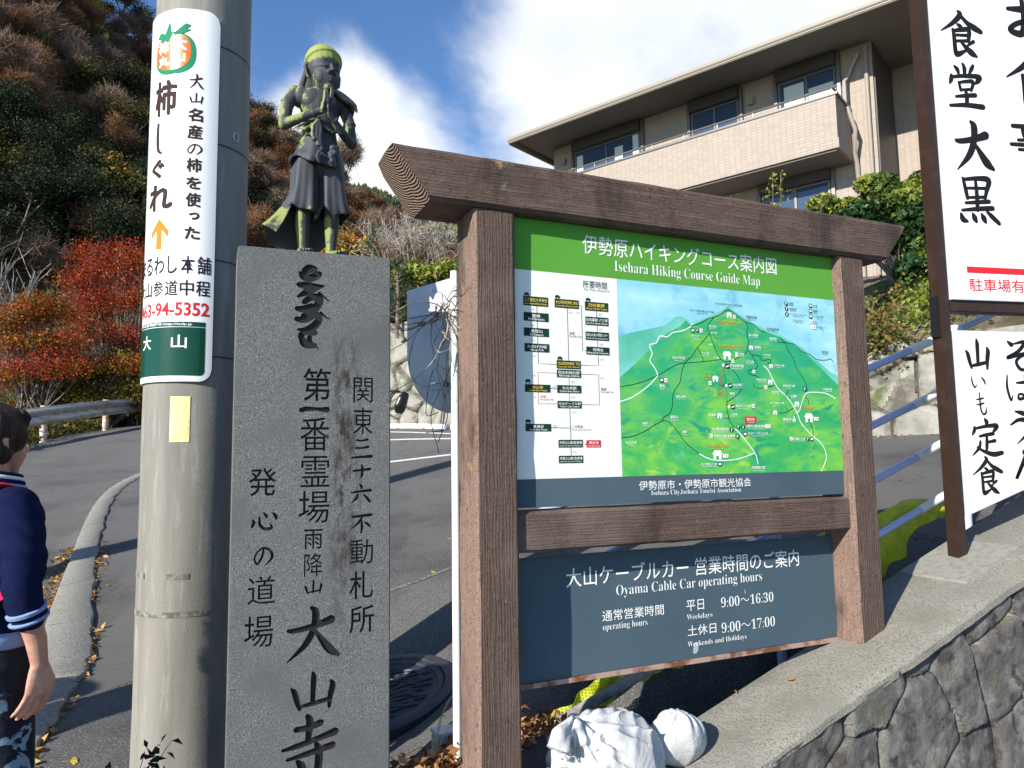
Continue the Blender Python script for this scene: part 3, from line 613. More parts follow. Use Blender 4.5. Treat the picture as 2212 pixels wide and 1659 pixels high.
def many(spec, sub, size, seed):
    rg = np.random.default_rng(seed); out = []
    for x, y, D, w, h, n in spec:
        b = B_(x, y, D, w, h); out += clump_blobs(b[:3], b[3:6], n, size*D/1597*105, rg)
    return out
plant('yellow', hill_ray(196, 95), 8.5, 1.0, 'bright yellow-leaved tree near the top of the hillside, left of the pole', group=False)
plant('dark', hill_ray(318, 120), 8, 1.0, 'dark green conifer-like tree beside the upper end of the pole sign', group=False)
for x_, y_, h_ in ((20, 560, 6), (75, 545, 6.5), (140, 560, 6), (195, 575, 6.5), (250, 560, 6), (310, 570, 6.5), (340, 520, 6), (110, 520, 5), (330, 490, 5.5), (270, 520, 5.5), (575, 540, 6), (640, 550, 6)): plant('dark', hill_ray(x_, y_), h_, 1.25)
m_go = leafmat('green_turning_leaves', (.05, .09, .015), (.12, .15, .02), (.26, .16, .025), (.30, .10, .02))
tb = hill_ray(215, 520); DT = tb.y
leafy_tree('turning_tree', 'green and orange leaved tree half way up the dark hillside left of the pole', tb, many([(150, 400, DT, 60, 50, 8), (205, 370, DT, 80, 45, 10), (270, 405, DT, 60, 45, 7), (120, 450, DT, 60, 40, 6), (205, 450, DT, 70, 40, 7), (280, 460, DT, 40, 35, 4)], 0, .42, 4), 7000, .26, [m_go, m_olive], 5, trad=.1)
m_red = leafmat('red_maple_leaves', (.16, .012, .010), (.34, .022, .016), (.40, .07, .02), (.46, .04, .025), (.22, .06, .02), tr=.35)
m_or = leafmat('orange_maple_leaves', (.42, .10, .015), (.45, .16, .02), (.36, .07, .02), (.20, .15, .02), tr=.35)
m_gm = leafmat('green_maple_leaves', (.05, .09, .012), (.10, .13, .018), (.20, .16, .02), (.33, .12, .02), tr=.3)
m_pale = Mat('pale_bark', (.11, .092, .075), .9); m_pale.vary((.26, .23, .19), 8, .5, .65)
leafy_tree('maple_tree', 'red and orange maple tree behind the guardrail, beside the pole', on_ray(285, 935, 20), many([(185, 545, 20, 38, 20, 4), (255, 570, 20, 70, 40, 9), (310, 575, 20, 45, 45, 6), (230, 650, 20, 75, 28, 9), (310, 660, 20, 50, 40, 6), (165, 618, 20, 55, 22, 6), (280, 730, 20, 60, 35, 6), (200, 700, 20, 60, 30, 5), (320, 760, 20, 40, 40, 4), (240, 800, 20, 60, 30, 4)], 0, .42, 6), 18000, .07, [m_red, m_or, m_red], 9, flatn=(0, 0, 1), trunkmat=m_pale.m, trad=.04, sq=.999)
leafy_tree('maple_tree', 'orange-leaved maple tree at the left edge behind the walking person', on_ray(60, 960, 18), many([(30, 690, 18, 60, 30, 6), (100, 665, 18, 60, 28, 6), (40, 740, 18, 80, 22, 6), (120, 735, 18, 60, 20, 5), (60, 800, 18, 80, 25, 6), (160, 790, 18, 60, 22, 5)], 0, .42, 7), 15000, .07, [m_or, m_gm, m_or, m_red], 10, flatn=(0, 0, 1), trunkmat=m_pale.m, trad=.04, sq=.999)
leafy_tree('maple_tree', 'low green maple tree with orange tips leaning over the guardrail', on_ray(215, 950, 19), many([(180, 800, 19, 80, 30, 7), (270, 790, 19, 60, 35, 6), (110, 850, 19, 90, 28, 8), (200, 870, 19, 70, 25, 6), (290, 850, 19, 50, 35, 5), (60, 880, 19, 60, 30, 5)], 0, .42, 8), 22000, .07, [m_gm, m_gm, m_or], 11, flatn=(0, 0, 1), trunkmat=m_pale.m, trad=.04, sq=.999)
# grey leafless tree at the left edge
def bare_tree():
    b = on_ray(-30, 830, 24); b.z = g1(b.x, b.y); t = thing('leafless_tree', 'tangle of pale grey leafless branches above the orange maple at the left edge', 'tree', b); rnd = random.Random(4); segs = []
    for k in range(9):
        e = on_ray(rnd.uniform(-60, 150), rnd.uniform(480, 620), 24+rnd.uniform(-1.5, 1.5)); d = e-b; grow(b+Vector((rnd.uniform(-.6, .6), rnd.uniform(-.4, .4), rnd.uniform(0, 2))), d, d.length*.55, .07, 2, segs, .4, .1, (3, 5), .55, rnd)
    tm = MB(); limb_mesh([s for s in segs if s[4] > 0], tm, 4, .03); m = Mat('grey_twigs', (.30, .27, .24), .9); m.vary((.16, .13, .11), 2, .4, .6)
    part('trunk', tm, m.m, t, 60); cm = MB(); limb_mesh([(a, b_, max(ra, .008), max(rb, .005), d) for a, b_, ra, rb, d in segs if d == 0], cm, 3, 9); part('crown', cm, m.m, t)
bare_tree()
# ground cover below the guardrail
rg = np.random.default_rng(31); n = 9000; al = rg.random(n); px_, py_ = -9.0-1.9*al*1.1+rg.uniform(-1.7, .15, n), 13+9*al
P = np.c_[px_, py_, gh(px_, py_)+rg.random(n)**1.5*.42]; V, F = leaf_quads(P, .1, .6, rng=rg)
single('ground_cover', np_mesh('ground_cover', V, F), leafmat('ground_cover_leaves', (.03, .055, .012), (.07, .10, .02), (.16, .12, .03), (.22, .12, .05)), 'low green and brown weeds growing along the foot of the guardrail', 'weeds', kind='stuff')
# ------------------------------------------------------------------ far hill with conifers
fr = [(-190, 430, 200), (-140, 420, 172), (-100, 405, 152), (-84, 400, 147), (-72, 400, 144), (-62, 400, 138), (-45, 402, 135), (-20, 405, 122), (15, 410, 108), (60, 420, 100), (120, 430, 90)]
fb = [(p[0]*.55+25, 190+abs(p[0])*.15, 8) for p in fr]
def far_pt(t, s):
    t = np.asarray(t)*10; s = np.asarray(s); A = np.stack([np.interp(t, range(11), [p[k] for p in fb]) for k in range(3)], -1); B = np.stack([np.interp(t, range(11), [p[k] for p in fr]) for k in range(3)], -1)
    P = A+(B-A)*np.minimum(s, 1)[..., None]; P[..., 2] += 7*np.sin(t*2.3+s*6)*np.sin(np.pi*np.minimum(s, 1)); ov = np.maximum(s-1, 0); P[..., 1] += ov*200; P[..., 2] -= ov*120; return P
tt, ss = np.meshgrid(np.linspace(0, 1, 60), np.linspace(-.1, 1.3, 40)); hp = far_pt(tt, ss)
i = (np.arange(39)[:, None]*60+np.arange(59)[None]).ravel(); m_far = Mat('far_hill_soil', (.05, .065, .03), .95, .1); m_far.vary((.10, .075, .04), .03, .45, .6)
single('far_hill', np_mesh('far_hill', hp.reshape(-1, 3), np.c_[i, i+1, i+61, i+60]), m_far.m, kind='structure', sm=180)
rg = np.random.default_rng(17); n = 9000; P = far_pt(rg.uniform(.15, .8, n), rg.uniform(.1, 1.02, n)); H = rg.uniform(5, 9.5, n); k = 7
an = 2*np.pi*np.arange(k)/k; vs = []; fs = []
tiers = [(.12, .21), (.42, .15), (.40, .20), (.70, .09), (.68, .13), (1.0, .005)]
for j, (hh, rr) in enumerate(tiers):
    ring = np.stack([np.cos(an), np.sin(an)], -1)*rr; ring = ring[None]*H[:, None, None]*rg.uniform(.7, 1.3, (n, k, 1)); vs.append(np.concatenate([P[:, None, :2]+ring, (P[:, 2]+hh*H)[:, None, None]*np.ones((n, k, 1))+rg.uniform(-.4, .4, (n, k, 1))], -1))
V = np.stack(vs, 1).reshape(-1, 3); idx = np.arange(n*len(tiers)*k).reshape(n, len(tiers), k)
F = np.concatenate([np.stack([idx[:, a], np.roll(idx[:, a], -1, 1), np.roll(idx[:, a+1], -1, 1), idx[:, a+1]], -1).reshape(-1, 4) for a in range(len(tiers)-1)])
single('conifer_forest', np_mesh('conifer_forest', V, F), leafmat('conifer_needles', (.022, .05, .02), (.04, .085, .025), (.075, .115, .03), (.10, .085, .04), tr=.05), 'distant green conifer forest covering the far hill', 'forest', kind='stuff')
# ================================================================== rough stone retaining wall behind the lot, and its bank
WA = Vector((-5.5, 17.9, 0)); WB = Vector((10.5, 6.1, 0)); WD = (WB-WA).normalized(); WN = Vector((WD.y, -WD.x, 0)); WLEN = (WB-WA).length
m_rock = Mat('pale_field_stone', (.36, .345, .30), .95, .15)
vr = m_rock.vor(1.9, 'F1', v=m_rock.vec((1, 1, 1.35)), out='Color'); vr = m_rock.sep(vr)[0]; m_rock.mix(m_rock.rng(vr, .2, 1, 0, .7), (.27, .26, .225))
m_rock.vary((.22, .21, .18), 3.6, .46, .66); m_rock.vary((.10, .12, .05), 1.6, .56, .68)
m_rock.bump(m_rock.noise(9, 8, .7), .8, .06)
def wall_h(a): return np.interp(a, [0, 4, 8, 12, 16, 20], [2.3, 2.2, 1.7, 1.25, 1.3, 1.5])
na, nz_ = 620, 80; aa = np.linspace(0, WLEN, na); zz = np.linspace(0, 1, nz_); rg = np.random.default_rng(2)
cells = np.c_[rg.uniform(0, WLEN, 190), rg.uniform(0, 2.3, 190)]; cr_ = rg.uniform(.0, .14, 190)
V = []; EE = []
for z in zz:
    x = WA.x+WD.x*aa; y = WA.y+WD.y*aa; g = gh(x, y)-.1; h = wall_h(aa)+.1; zv = g+h*z
    d = np.hypot(aa[:, None]-cells[None, :, 0], (h*z)[:, None]*1.25-cells[None, :, 1]*1.25); o = np.argsort(d, 1)[:, :2]; d1 = np.take_along_axis(d, o, 1); e = d1[:, 1]-d1[:, 0]
    EE.append(e); prot = (np.clip(e/.16, 0, 1)**.6)*.13+cr_[o[:, 0]]-.28*z+.018*np.sin(aa*9.1+z*13)*np.sin(aa*4.3-z*7+1)
    V.append(np.c_[x+WN.x*prot, y+WN.y*prot, zv])
V.append(np.c_[x-WN.x*.6, y-WN.y*.6, zv+.02]); V = np.concatenate(V); i = (np.arange(nz_)[:, None]*na+np.arange(na-1)[None]).ravel()
EE.append(e*0+1); rq = np.c_[i, i+1, i+na+1, i+na]; rme = np_mesh('retaining_wall', V, rq); m_rj = Mat('dark_wall_joint', (.10, .092, .075), .95, .1); m_rj.vary((.19, .18, .15), 6, .45, .6)
rme.polygons.foreach_set('material_index', (np.concatenate(EE)[rq].mean(1) < .045).astype(np.int32))
single('retaining_wall', rme, [m_rock.m, m_rj.m], 'rough pale field stone retaining wall behind the parking lot', 'stone wall', sm=35)
# low pale kerb at the wall foot
kb = MB(); rows = []
for a in np.linspace(.5, 9.5, 40):
    p = WA+WD*a+WN*.42; rows.append([Vector((p.x, p.y, g1(p.x, p.y)-.1)), Vector((p.x, p.y, g1(p.x, p.y)+.07)), Vector((p.x+WN.x*.12, p.y+WN.y*.12, g1(p.x, p.y)+.07)), Vector((p.x+WN.x*.12, p.y+WN.y*.12, g1(p.x, p.y)-.1))])
kb.loft(rows); single('wall_kerb', kb, m_line.m, kind='structure')
# earth bank rising from the wall to the house terrace
def bank(a, s):
    x = WA.x+WD.x*a-WN.x*(.2+s*7.5); y = WA.y+WD.y*a-WN.y*(.2+s*7.5); g = gh(np.ravel(WA.x+WD.x*a), np.ravel(WA.y+WD.y*a)).reshape(np.shape(a))+wall_h(a)
    top = np.interp(a, [0, 3, 7, 11, 15, 20], [4.6, 4.8, 5.2, 5.5, 5.7, 5.8]); z = g+(top-g)*(np.clip(s, 0, 1)**.8); return np.stack([x, y, z+np.sin(a*2.1+s*9)*.12], -1)
aa, ss = np.meshgrid(np.linspace(-6, WLEN+6, 90), np.r_[np.linspace(0, 1.05, 22), 3.2]); hp = bank(aa, ss); na = 90
i = (np.arange(22)[:, None]*na+np.arange(na-1)[None]).ravel(); m_bank = Mat('bank_soil', (.23, .19, .13), .95, .1); m_bank.vary((.10, .085, .05), 1.6, .42, .6); m_bank.vary((.34, .31, .24), 5, .55, .7); m_bank.bump(m_bank.noise(6, 8, .7), 1, .12)
single('earth_bank', np_mesh('earth_bank', hp.reshape(-1, 3), np.c_[i, i+1, i+na+1, i+na]), m_bank.m, kind='structure', sm=180)
def bush(name, label, cat, blobs, n, size, mat, base=None, seed=1, group=None, stems=True):
    base = base or (blobs[0][0], blobs[0][1], min(b[2]-b[5] for b in blobs)); return leafy_tree(name, label, base, blobs, n, size, mat, seed, cat, group=group, trad=.03)
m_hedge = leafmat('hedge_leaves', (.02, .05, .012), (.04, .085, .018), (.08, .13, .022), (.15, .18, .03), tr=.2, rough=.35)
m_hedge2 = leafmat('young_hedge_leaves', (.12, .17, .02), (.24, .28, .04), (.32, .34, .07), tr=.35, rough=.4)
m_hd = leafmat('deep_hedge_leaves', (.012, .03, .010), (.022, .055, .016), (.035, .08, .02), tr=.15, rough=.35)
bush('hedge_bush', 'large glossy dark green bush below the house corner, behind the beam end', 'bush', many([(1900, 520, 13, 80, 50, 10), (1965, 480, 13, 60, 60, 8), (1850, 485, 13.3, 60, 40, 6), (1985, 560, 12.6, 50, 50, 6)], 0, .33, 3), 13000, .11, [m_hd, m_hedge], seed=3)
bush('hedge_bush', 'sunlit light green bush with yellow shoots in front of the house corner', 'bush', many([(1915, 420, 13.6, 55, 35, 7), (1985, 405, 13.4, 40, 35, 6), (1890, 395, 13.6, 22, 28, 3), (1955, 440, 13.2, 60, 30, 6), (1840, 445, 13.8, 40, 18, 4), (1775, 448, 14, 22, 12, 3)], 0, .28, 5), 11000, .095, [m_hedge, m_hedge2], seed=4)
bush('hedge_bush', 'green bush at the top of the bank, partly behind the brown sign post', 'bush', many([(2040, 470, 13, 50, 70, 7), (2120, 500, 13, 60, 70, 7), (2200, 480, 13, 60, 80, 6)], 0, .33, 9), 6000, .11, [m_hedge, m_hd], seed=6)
m_ivy = leafmat('creeper_leaves', (.05, .075, .018), (.13, .15, .03), (.24, .18, .05), (.28, .12, .05), tr=.25)
def creeper(name, label, spec, n, size, mat, seed):
    rg = np.random.default_rng(seed); P = []; A = []
    for x, y, D, w, h, m in spec:
        for k in range(m):
            q = on_ray(x+rg.normal()*w*.5, y+rg.normal()*h*.5, D); a = (q-WA).dot(WD); z = q.z
            best = min((float(s) for s in np.linspace(0, 1, 30)), key=lambda s: abs(bank(np.array(a), np.array(s))[2]-z)); c = bank(np.array(a), np.array(best)); P.append((c[0], c[1], c[2]))
    P = np.array(P); t = thing(name, label, 'plant', tuple(P[0])); tm = MB()
    for k in range(0, len(P)-1, 2):
        a, b = Vector(P[k]), Vector(P[k+1])
        if (a-b).length < 1.5: tm.tube([a+WN*.05, (a+b)/2+WN*.12, b+WN*.05], [.012, .009, .005], 4)
    part('stem', tm, m_bark.m, t)
    Q = P[rg.integers(0, len(P), n)]+rg.normal(size=(n, 3))*.16+np.array(WN)*.16; V, F = leaf_quads(Q, size, .7, rng=rg); part('foliage', np_mesh('foliage', V-P[0], F), mat, t)
creeper('creeper', 'sparse rust and green creeper hanging down the bank beside the right sign post', [(1900, 700, 10.6, 45, 70, 60), (1915, 770, 10.4, 45, 40, 40), (1890, 640, 11, 50, 40, 30)], 1500, .075, m_ivy, 3)
creeper('creeper', 'yellow-green creeper on the bank just left of the brown sign post', [(2000, 650, 10.8, 25, 60, 40), (1985, 700, 10.6, 25, 40, 20)], 1300, .075, m_hedge2, 5)
creeper('creeper', 'green creeper trailing from the bush over the bank behind the restaurant sign', [(2100, 640, 10.5, 70, 40, 40), (1940, 610, 11.2, 60, 20, 30)], 1600, .09, m_hedge, 6)
# plants above the wall, between granite pillar and guide board
def pine(base_px, D, h, label, seed):
    b = on_ray(*base_px, D); t = thing('pine_sapling', label, 'tree', b); rg = np.random.default_rng(seed); rnd = random.Random(seed); tm = MB(); tm.tube([b, b+Vector((.03, 0, h*.5)), b+Vector((0, .02, h))], [.05, .035, .012], 6); A = []; B = []
    for k in range(26):
        z = h*(.12+.86*k/26); a = rnd.uniform(0, 6.28); L = (1-.6*k/26)*h*.28*rnd.uniform(.7, 1.1); p = b+Vector((0, 0, z)); e = p+Vector((math.cos(a)*L, math.sin(a)*L, L*.45)); tm.tube([p, (p+e)/2-Vector((0, 0, .03)), e], [.015, .01, .006], 4)
        for q in range(60):
            f = rnd.uniform(.35, 1.05); c = p+(e-p)*f; d = Vector((rnd.gauss(0, 1), rnd.gauss(0, 1), rnd.gauss(.7, .7))).normalized()*rnd.uniform(.1, .17)*h/2.2; A.append(c[:]); B.append((c+d)[:])
    part('trunk', tm, m_bark.m, t); V, F = twig_quads(A, B, .008*h/2, rg); part('needles', np_mesh('needles', V-np.array(b), F), leafmat('pine_needles_%d' % seed, (.02, .05, .02), (.05, .10, .03), (.10, .16, .05), tr=.2), t)
pine((857, 730), 15.5, 1.7, 'young green pine between the granite pillar and the grey sign back', 4); pine((803, 590), 17, 1.1, 'small pine tip showing just above the pillar, right of the statue foot', 6); pine((880, 630), 16.5, 1.2, 'green pine above the top edge of the grey sign back', 7)
leafy_tree('yellow_shrub', 'yellow-leaved shrub behind the top right corner of the granite pillar', on_ray(750, 590, 19), many([(745, 530, 19, 40, 18, 5), (715, 535, 19.4, 25, 14, 3), (785, 540, 19, 25, 14, 3)], 0, .3, 12), 2600, .11, [m_yel, m_or], 13, 'shrub')
leafy_tree('rust_shrub', 'rust-brown shrub behind the statue foot above the pillar', on_ray(740, 560, 24), many([(735, 500, 24, 50, 26, 6), (690, 520, 24, 40, 22, 4), (790, 505, 24.5, 40, 20, 4)], 0, .3, 14), 3600, .11, [m_rust, m_olive], 15, 'shrub')
leafy_tree('camellia_bush', 'yellow-green leafy bush behind the top of the grey sign back', on_ray(930, 640, 15.8), many([(905, 585, 15.8, 30, 20, 4), (950, 588, 15.8, 40, 18, 5), (985, 585, 16, 25, 20, 3), (870, 600, 16, 25, 18, 3)], 0, .26, 16), 3800, .13, [m_hedge2, m_hedge], 17, 'bush', aspect=.35)
def brush_heap(name, label, px0, D, w, h, seed, n=900):
    b = on_ray(*px0, D); t = thing(name, label, 'shrub', b); rg = np.random.default_rng(seed); rnd = random.Random(seed); segs = []
    for k in range(16):
        s = b+Vector((rnd.uniform(-w, w), rnd.uniform(-.6, .6), 0)); grow(s, (rnd.uniform(-.7, .7), rnd.uniform(-.4, .4), 1), h*.7, .02, 2, segs, .6, .1, (3, 4), .65, rnd)
    tm = MB(); limb_mesh([q for q in segs if q[4] > 0], tm, 4, .03); part('stem', tm, m_bark.m, t); A = np.array([q[0][:] for q in segs if q[4] == 0]); B = np.array([q[1][:] for q in segs if q[4] == 0])
    V, F = twig_quads(A, B, .008, rg); k = rg.integers(0, len(B), n); C = B[k]; V2, F2 = twig_quads(C, C+rg.normal(size=C.shape)*.13*h, .005, rg); V, F = join_np([(V, F), (V2, F2)]); part('twigs', np_mesh('twigs', V-np.array(b), F), leafmat('dry_twigs_%d' % seed, (.24, .20, .17), (.36, .31, .27), (.44, .39, .34), tr=.1), t)
brush_heap('leafless_shrub', 'pale grey leafless shrub above the grey sign back, beside the left post', (930, 620), 17, 1.0, 1.3, 3); brush_heap('leafless_shrub', 'brown-grey leafless shrub above the pillar, left of the pine', (870, 600), 20, 1.0, 1.4, 5)
plant('bare', on_ray(742, 420, 112)-Vector((0, 0, 1.5)), 13, .8, 'slender leafless tree standing out against the cloud right of the statue', group=False)
leafy_tree('green_tree', 'bright green tree on the middle slope left of the guide board beam', on_ray(955, 530, 60), many([(950, 505, 60, 35, 16, 5), (915, 512, 60, 30, 14, 4), (985, 495, 60, 30, 20, 4)], 0, .22, 18), 3000, .45, [m_hedge, m_hedge2], 19)
# tips of shoots showing in front of the lower window
def shoot(base_px, D, h, label, seed):
    b = on_ray(*base_px, D); t = thing('young_shoot', label, 'plant', b, 'young shoots in front of the lower window'); rnd = random.Random(seed); tm = MB(); tm.tube([b, b+Vector((.02, 0, h*.5)), b+Vector((.05, 0, h))], [.012, .009, .004], 5); part('stem', tm, m_bark.m, t)
    P = []; 
    for k in range(70): f = rnd.uniform(.25, 1); P.append((b.x+.04*f+rnd.gauss(0, .10), b.y+rnd.gauss(0, .10), b.z+h*f+rnd.gauss(0, .05)))
    V, F = leaf_quads(np.array(P), .085, .5, rng=np.random.default_rng(seed)); part('foliage', np_mesh('foliage', V-np.array(b), F), m_hedge2, t)
shoot((1672, 560), 12.5, 1.45, 'tall leafy shoot left of centre of the lower window', 1); shoot((1690, 560), 12.5, 1.55, 'tallest leafy shoot, before the centre of the lower window', 2); shoot((1588, 560), 12.5, 1.1, 'small leafy shoot left of the lower window', 3); shoot((1775, 560), 12.8, 1.15, 'yellow-green shoot at the right end of the lower window', 4)
# ================================================================== the house
HD = Vector((-.766, .643, 0)).normalized(); HN = Vector((-.643, -.766, 0)).normalized(); HO = Vector((7.8625, 17.0, 0))
def hp_(t, n, z): return HO+HD*t+HN*n+Vector((0, 0, z))
def hbox(mb, t0, t1, n0, n1, z0, z1): mb.box(hp_(t0, n0, z0), HD*(t1-t0), HN*(n1-n0), (0, 0, z1-z0)); return mb
def house():
    t = thing('house', 'beige tiled two-storey house with balcony and dark eaves on the bank above the lot', 'house', hp_(4, -4, 5.4))
    m_tile = Mat('beige_tile', (.50, .415, .345), .75, .3)
    # tile pattern: small blocks in running rows, laid on the facade (rotated object coordinates)
    v = m_tile.vec((1, 1, 1), (0, 0, 0)); s = m_tile.sep(v); al = m_tile.math('ADD', m_tile.math('MULTIPLY', s[0], HD.x), m_tile.math('MULTIPLY', s[1], HD.y))
    al2 = m_tile.math('ADD', m_tile.math('MULTIPLY', s[0], HN.x), m_tile.math('MULTIPLY', s[1], HN.y))
    cb = m_tile.N.new('ShaderNodeCombineXYZ'); m_tile.L.new(m_tile.math('ADD', al, al2), cb.inputs[0]); m_tile.L.new(s[2], cb.inputs[1])
    br = m_tile.N.new('ShaderNodeTexBrick'); m_tile.L.new(cb.outputs[0], br.inputs[0]); br.inputs['Scale'].default_value = 1; br.inputs['Brick Width'].default_value = .15; br.inputs['Row Height'].default_value = .075; br.inputs['Mortar Size'].default_value = .006; br.inputs['Mortar Smooth'].default_value = .3
    br.inputs['Color1'].default_value = (.37, .315, .265, 1); br.inputs['Color2'].default_value = (.325, .275, .23, 1); br.inputs['Mortar'].default_value = (.27, .215, .18, 1); br.offset = 0.0
    m_tile.L.new(br.outputs[0], m_tile.p.inputs['Base Color']); m_tile.bump(m_tile.math('SUBTRACT', 1, br.outputs['Fac']), .35, .01)
    m_trim = plain('grey_brown_trim', (.06, .052, .047), .5); m_sof = plain('soffit_board', (.15, .14, .13), .8); m_alu = plain('bronze_aluminium', (.16, .15, .14), .4, .4, .4); m_fas = plain('eave_fascia', (.29, .255, .20), .5)
    m_roof = Mat('dark_roof_tile', (.10, .085, .075), .7); m_roof.bump(m_roof.wave(3, .2, axis='X'), .3, .03)
    m_glass = Mat('window_glass', (.045, .075, .13), .04, .6).m; m_cur = plain('net_curtain', (.62, .66, .62), .9); m_dkr = plain('dark_room', (.02, .02, .022), .9); m_pipe = plain('bronze_downpipe', (.30, .26, .215), .45)
    w = MB()
    hbox(w, -.58, 9.3, -9, -1.2, 5.2, 11.95)
    # the corner block and the recessed right wing
    hbox(w, -6.5, -.582, -9, -3.1, 5.2, 11.95); part('wall', w, m_tile.m, t)
    # roof: hipped slab with deep overhang
    r = MB(); e = 1.62; z0 = 11.78; z1 = 11.97
    A = [hp_(-7.5, .35, z0), hp_(9.9, .35, z0), hp_(9.9, -9.8, z0), hp_(-7.5, -9.8, z0)]; B = [p+Vector((0, 0, .06)) for p in A]; C = [hp_(-3, -4.7, z0+1.9), hp_(5.4, -4.7, z0+1.9)]
    vs = A+B+C; r.add(vs, [(0, 1, 5, 4), (1, 2, 6, 5), (2, 3, 7, 6), (3, 0, 4, 7), (4, 5, 9, 8), (5, 6, 9), (6, 7, 8, 9), (7, 4, 8)]); part('roof', r, m_roof.m, t)
    s_ = MB(); hbox(s_, -7.4, 9.8, -9.7, .3, 11.72, 11.775); part('soffit', s_, m_sof, t)
    g = MB(); hbox(g, -7.55, 9.95, .352, .44, 11.60, 11.80); hbox(g, 9.902, 9.99, -9.8, .35, 11.60, 11.80); part('gutter', g, m_fas, t, bevel=.02)
    g = MB(); hbox(g, -7.5, 9.93, .441, .455, 11.66, 11.70); part('gutter_trim', g, m_sof, t)
    # balcony
    b = MB(); hbox(b, 0, 9.0, -.18, 0, 8.98, 10.06); hbox(b, .0, .18, -1.2, -.182, 8.98, 10.06); part('balcony', b, m_tile.m, t)
    b = MB(); hbox(b, -.03, 9.03, -1.2, .03, 8.74, 8.978); 
    bo = part('balcony_slab', b, m_tile.m, t); b = MB(); hbox(b, .05, 8.95, -1.15, -.03, 8.69, 8.738); part('slab_underside', b, m_sof, bo)
    b = MB(); hbox(b, -.05, 9.05, -.21, .03, 10.062, 10.13); hbox(b, -.05, .21, -1.2, -.212, 10.062, 10.13); part('coping', b, m_alu, t, bevel=.01)
    b = MB(); b.tube([hp_(-.02, -.09, 10.30), hp_(9.0, -.09, 10.30)], .03, 8); b.tube([hp_(.08, -.09, 10.30), hp_(.08, -1.2, 10.30)], .03, 8)
    for k in range(10):
        tt_ = .1+k*.98; b.tube([hp_(tt_, -.09, 10.1), hp_(tt_, -.09, 10.30)], .016, 6)
    part('handrail', b, m_alu, t, 40)
    # windows
    def window(t0, t1, z0, z1, n=-1.2, shutter=.32, cur=None, head=True):
        f = MB(); d = .05
        for x0, x1, y0, y1 in ((t0, t0+d, z0, z1), (t1-d, t1, z0, z1), (t0+d, t1-d, z1-d, z1), (t0+d, t1-d, z0, z0+d), ((t0+t1)/2-.03, (t0+t1)/2+.03, z0+d, z1-d)): hbox(f, x0, x1, n+.002, n+.07, y0, y1)
        fo = part('window', f, m_alu, t); q = MB(); hbox(q, t0+d, (t0+t1)/2-.03, n+.004, n+.03, z0+d, z1-d); hbox(q, (t0+t1)/2+.03, t1-d, n+.004, n+.045, z0+d, z1-d); part('pane', q, m_glass, fo)
        if head: h_ = MB(); hbox(h_, t0-.03, t1+.03, n+.002, n+.2, z1+.002, z1+shutter); part('shutter_box', h_, m_trim, fo); h_ = MB(); hbox(h_, t0-.12, t0-.032, n+.002, n+.1, z0, z1+shutter); hbox(h_, t1+.032, t1+.12, n+.002, n+.1, z0, z1+shutter); part('shutter_guide', h_, m_alu, fo)
        if cur: c = MB(); [hbox(c, a0, a1, n+.0465, n+.049, b0, b1) for a0, a1, b0, b1 in cur]; part('curtain', c, m_cur, fo)
    window(5.98, 8.42, 9.2, 11.36, cur=[(8.1, 8.34, 9.3, 11.2), (6.05, 6.25, 9.3, 11.3), (6.6, 6.9, 9.3, 11.1)]); window(2.86, 4.28, 9.2, 11.34); window(.28, 1.74, 9.2, 11.36, cur=[(.34, .97, 9.3, 10.98), (1.08, 1.6, 9.3, 11.22)])
    window(.56, 2.32, 6.4, 8.42, shutter=.26); window(5.2, 7.6, 6.4, 8.42, shutter=.26)
    # lamp, vents, downpipes
    p = MB(); hbox(p, 2.42, 2.6, -1.198, -1.09, 11.05, 11.25); part('vent_cover', p, m_fas, t, bevel=.02); p = MB(); hbox(p, 8.78, 8.96, -1.198, -1.09, 11.08, 11.28); part('vent_cover', p, m_fas, t, bevel=.02)
    p = MB(); p.tube([hp_(-.45, -1.12, 11.6), hp_(-.45, -1.12, 5.4)], .05, 8); part('downpipe', p, m_pipe, t, 40)
    p = MB(); p.tube([hp_(-.28, -1.1, 11.45), hp_(.0, -1.1, 10.9), hp_(.02, -.9, 10.75), hp_(.02, -.9, 10.1)], .045, 8); part('downpipe', p, plain('pale_pipe', (.34, .33, .31), .5), t, 40)
    p = MB(); p.tube([hp_(-.06, -.75, 10.0), hp_(-.2, -.8, 9.4), hp_(-.12, -.95, 8.9), hp_(-.12, -1.12, 8.6), hp_(-.12, -1.12, 5.4)], .05, 8); part('downpipe', p, m_pipe, t, 40)
    # right wing window with its frame
    n = -3.1; f = MB(); hbox(f, -3.4, -1.62, n+.002, n+.3, 9.55, 9.72); part('window_hood', f, m_trim, t)
    f = MB(); hbox(f, -1.72, -1.62, n+.002, n+.1, 7.6, 9.5); hbox(f, -3.4, -3.3, n+.002, n+.1, 7.6, 9.5); hbox(f, -3.3, -1.72, n+.002, n+.1, 9.4, 9.5); hbox(f, -3.3, -1.72, n+.002, n+.1, 8.55, 8.63); fo = part('window', f, plain('pale_window_frame', (.50, .44, .38), .5), t)
    q = MB(); hbox(q, -3.3, -1.72, n+.004, n+.05, 7.6, 9.4); part('pane', q, m_glass, fo)
    f = MB(); hbox(f, -.62, -.585, -3.098, -1.25, 5.3, 11.7); part('corner_trim', f, m_trim, t)
    s_ = MB(); hbox(s_, 9.302, 12, -8, -3.5, 5.2, 10.6); part('side_wing', s_, m_tile.m, t); s_ = MB(); hbox(s_, 9.31, 12.4, -8.4, -3.0, 10.602, 10.72); part('side_roof', s_, m_fas, t)
house()
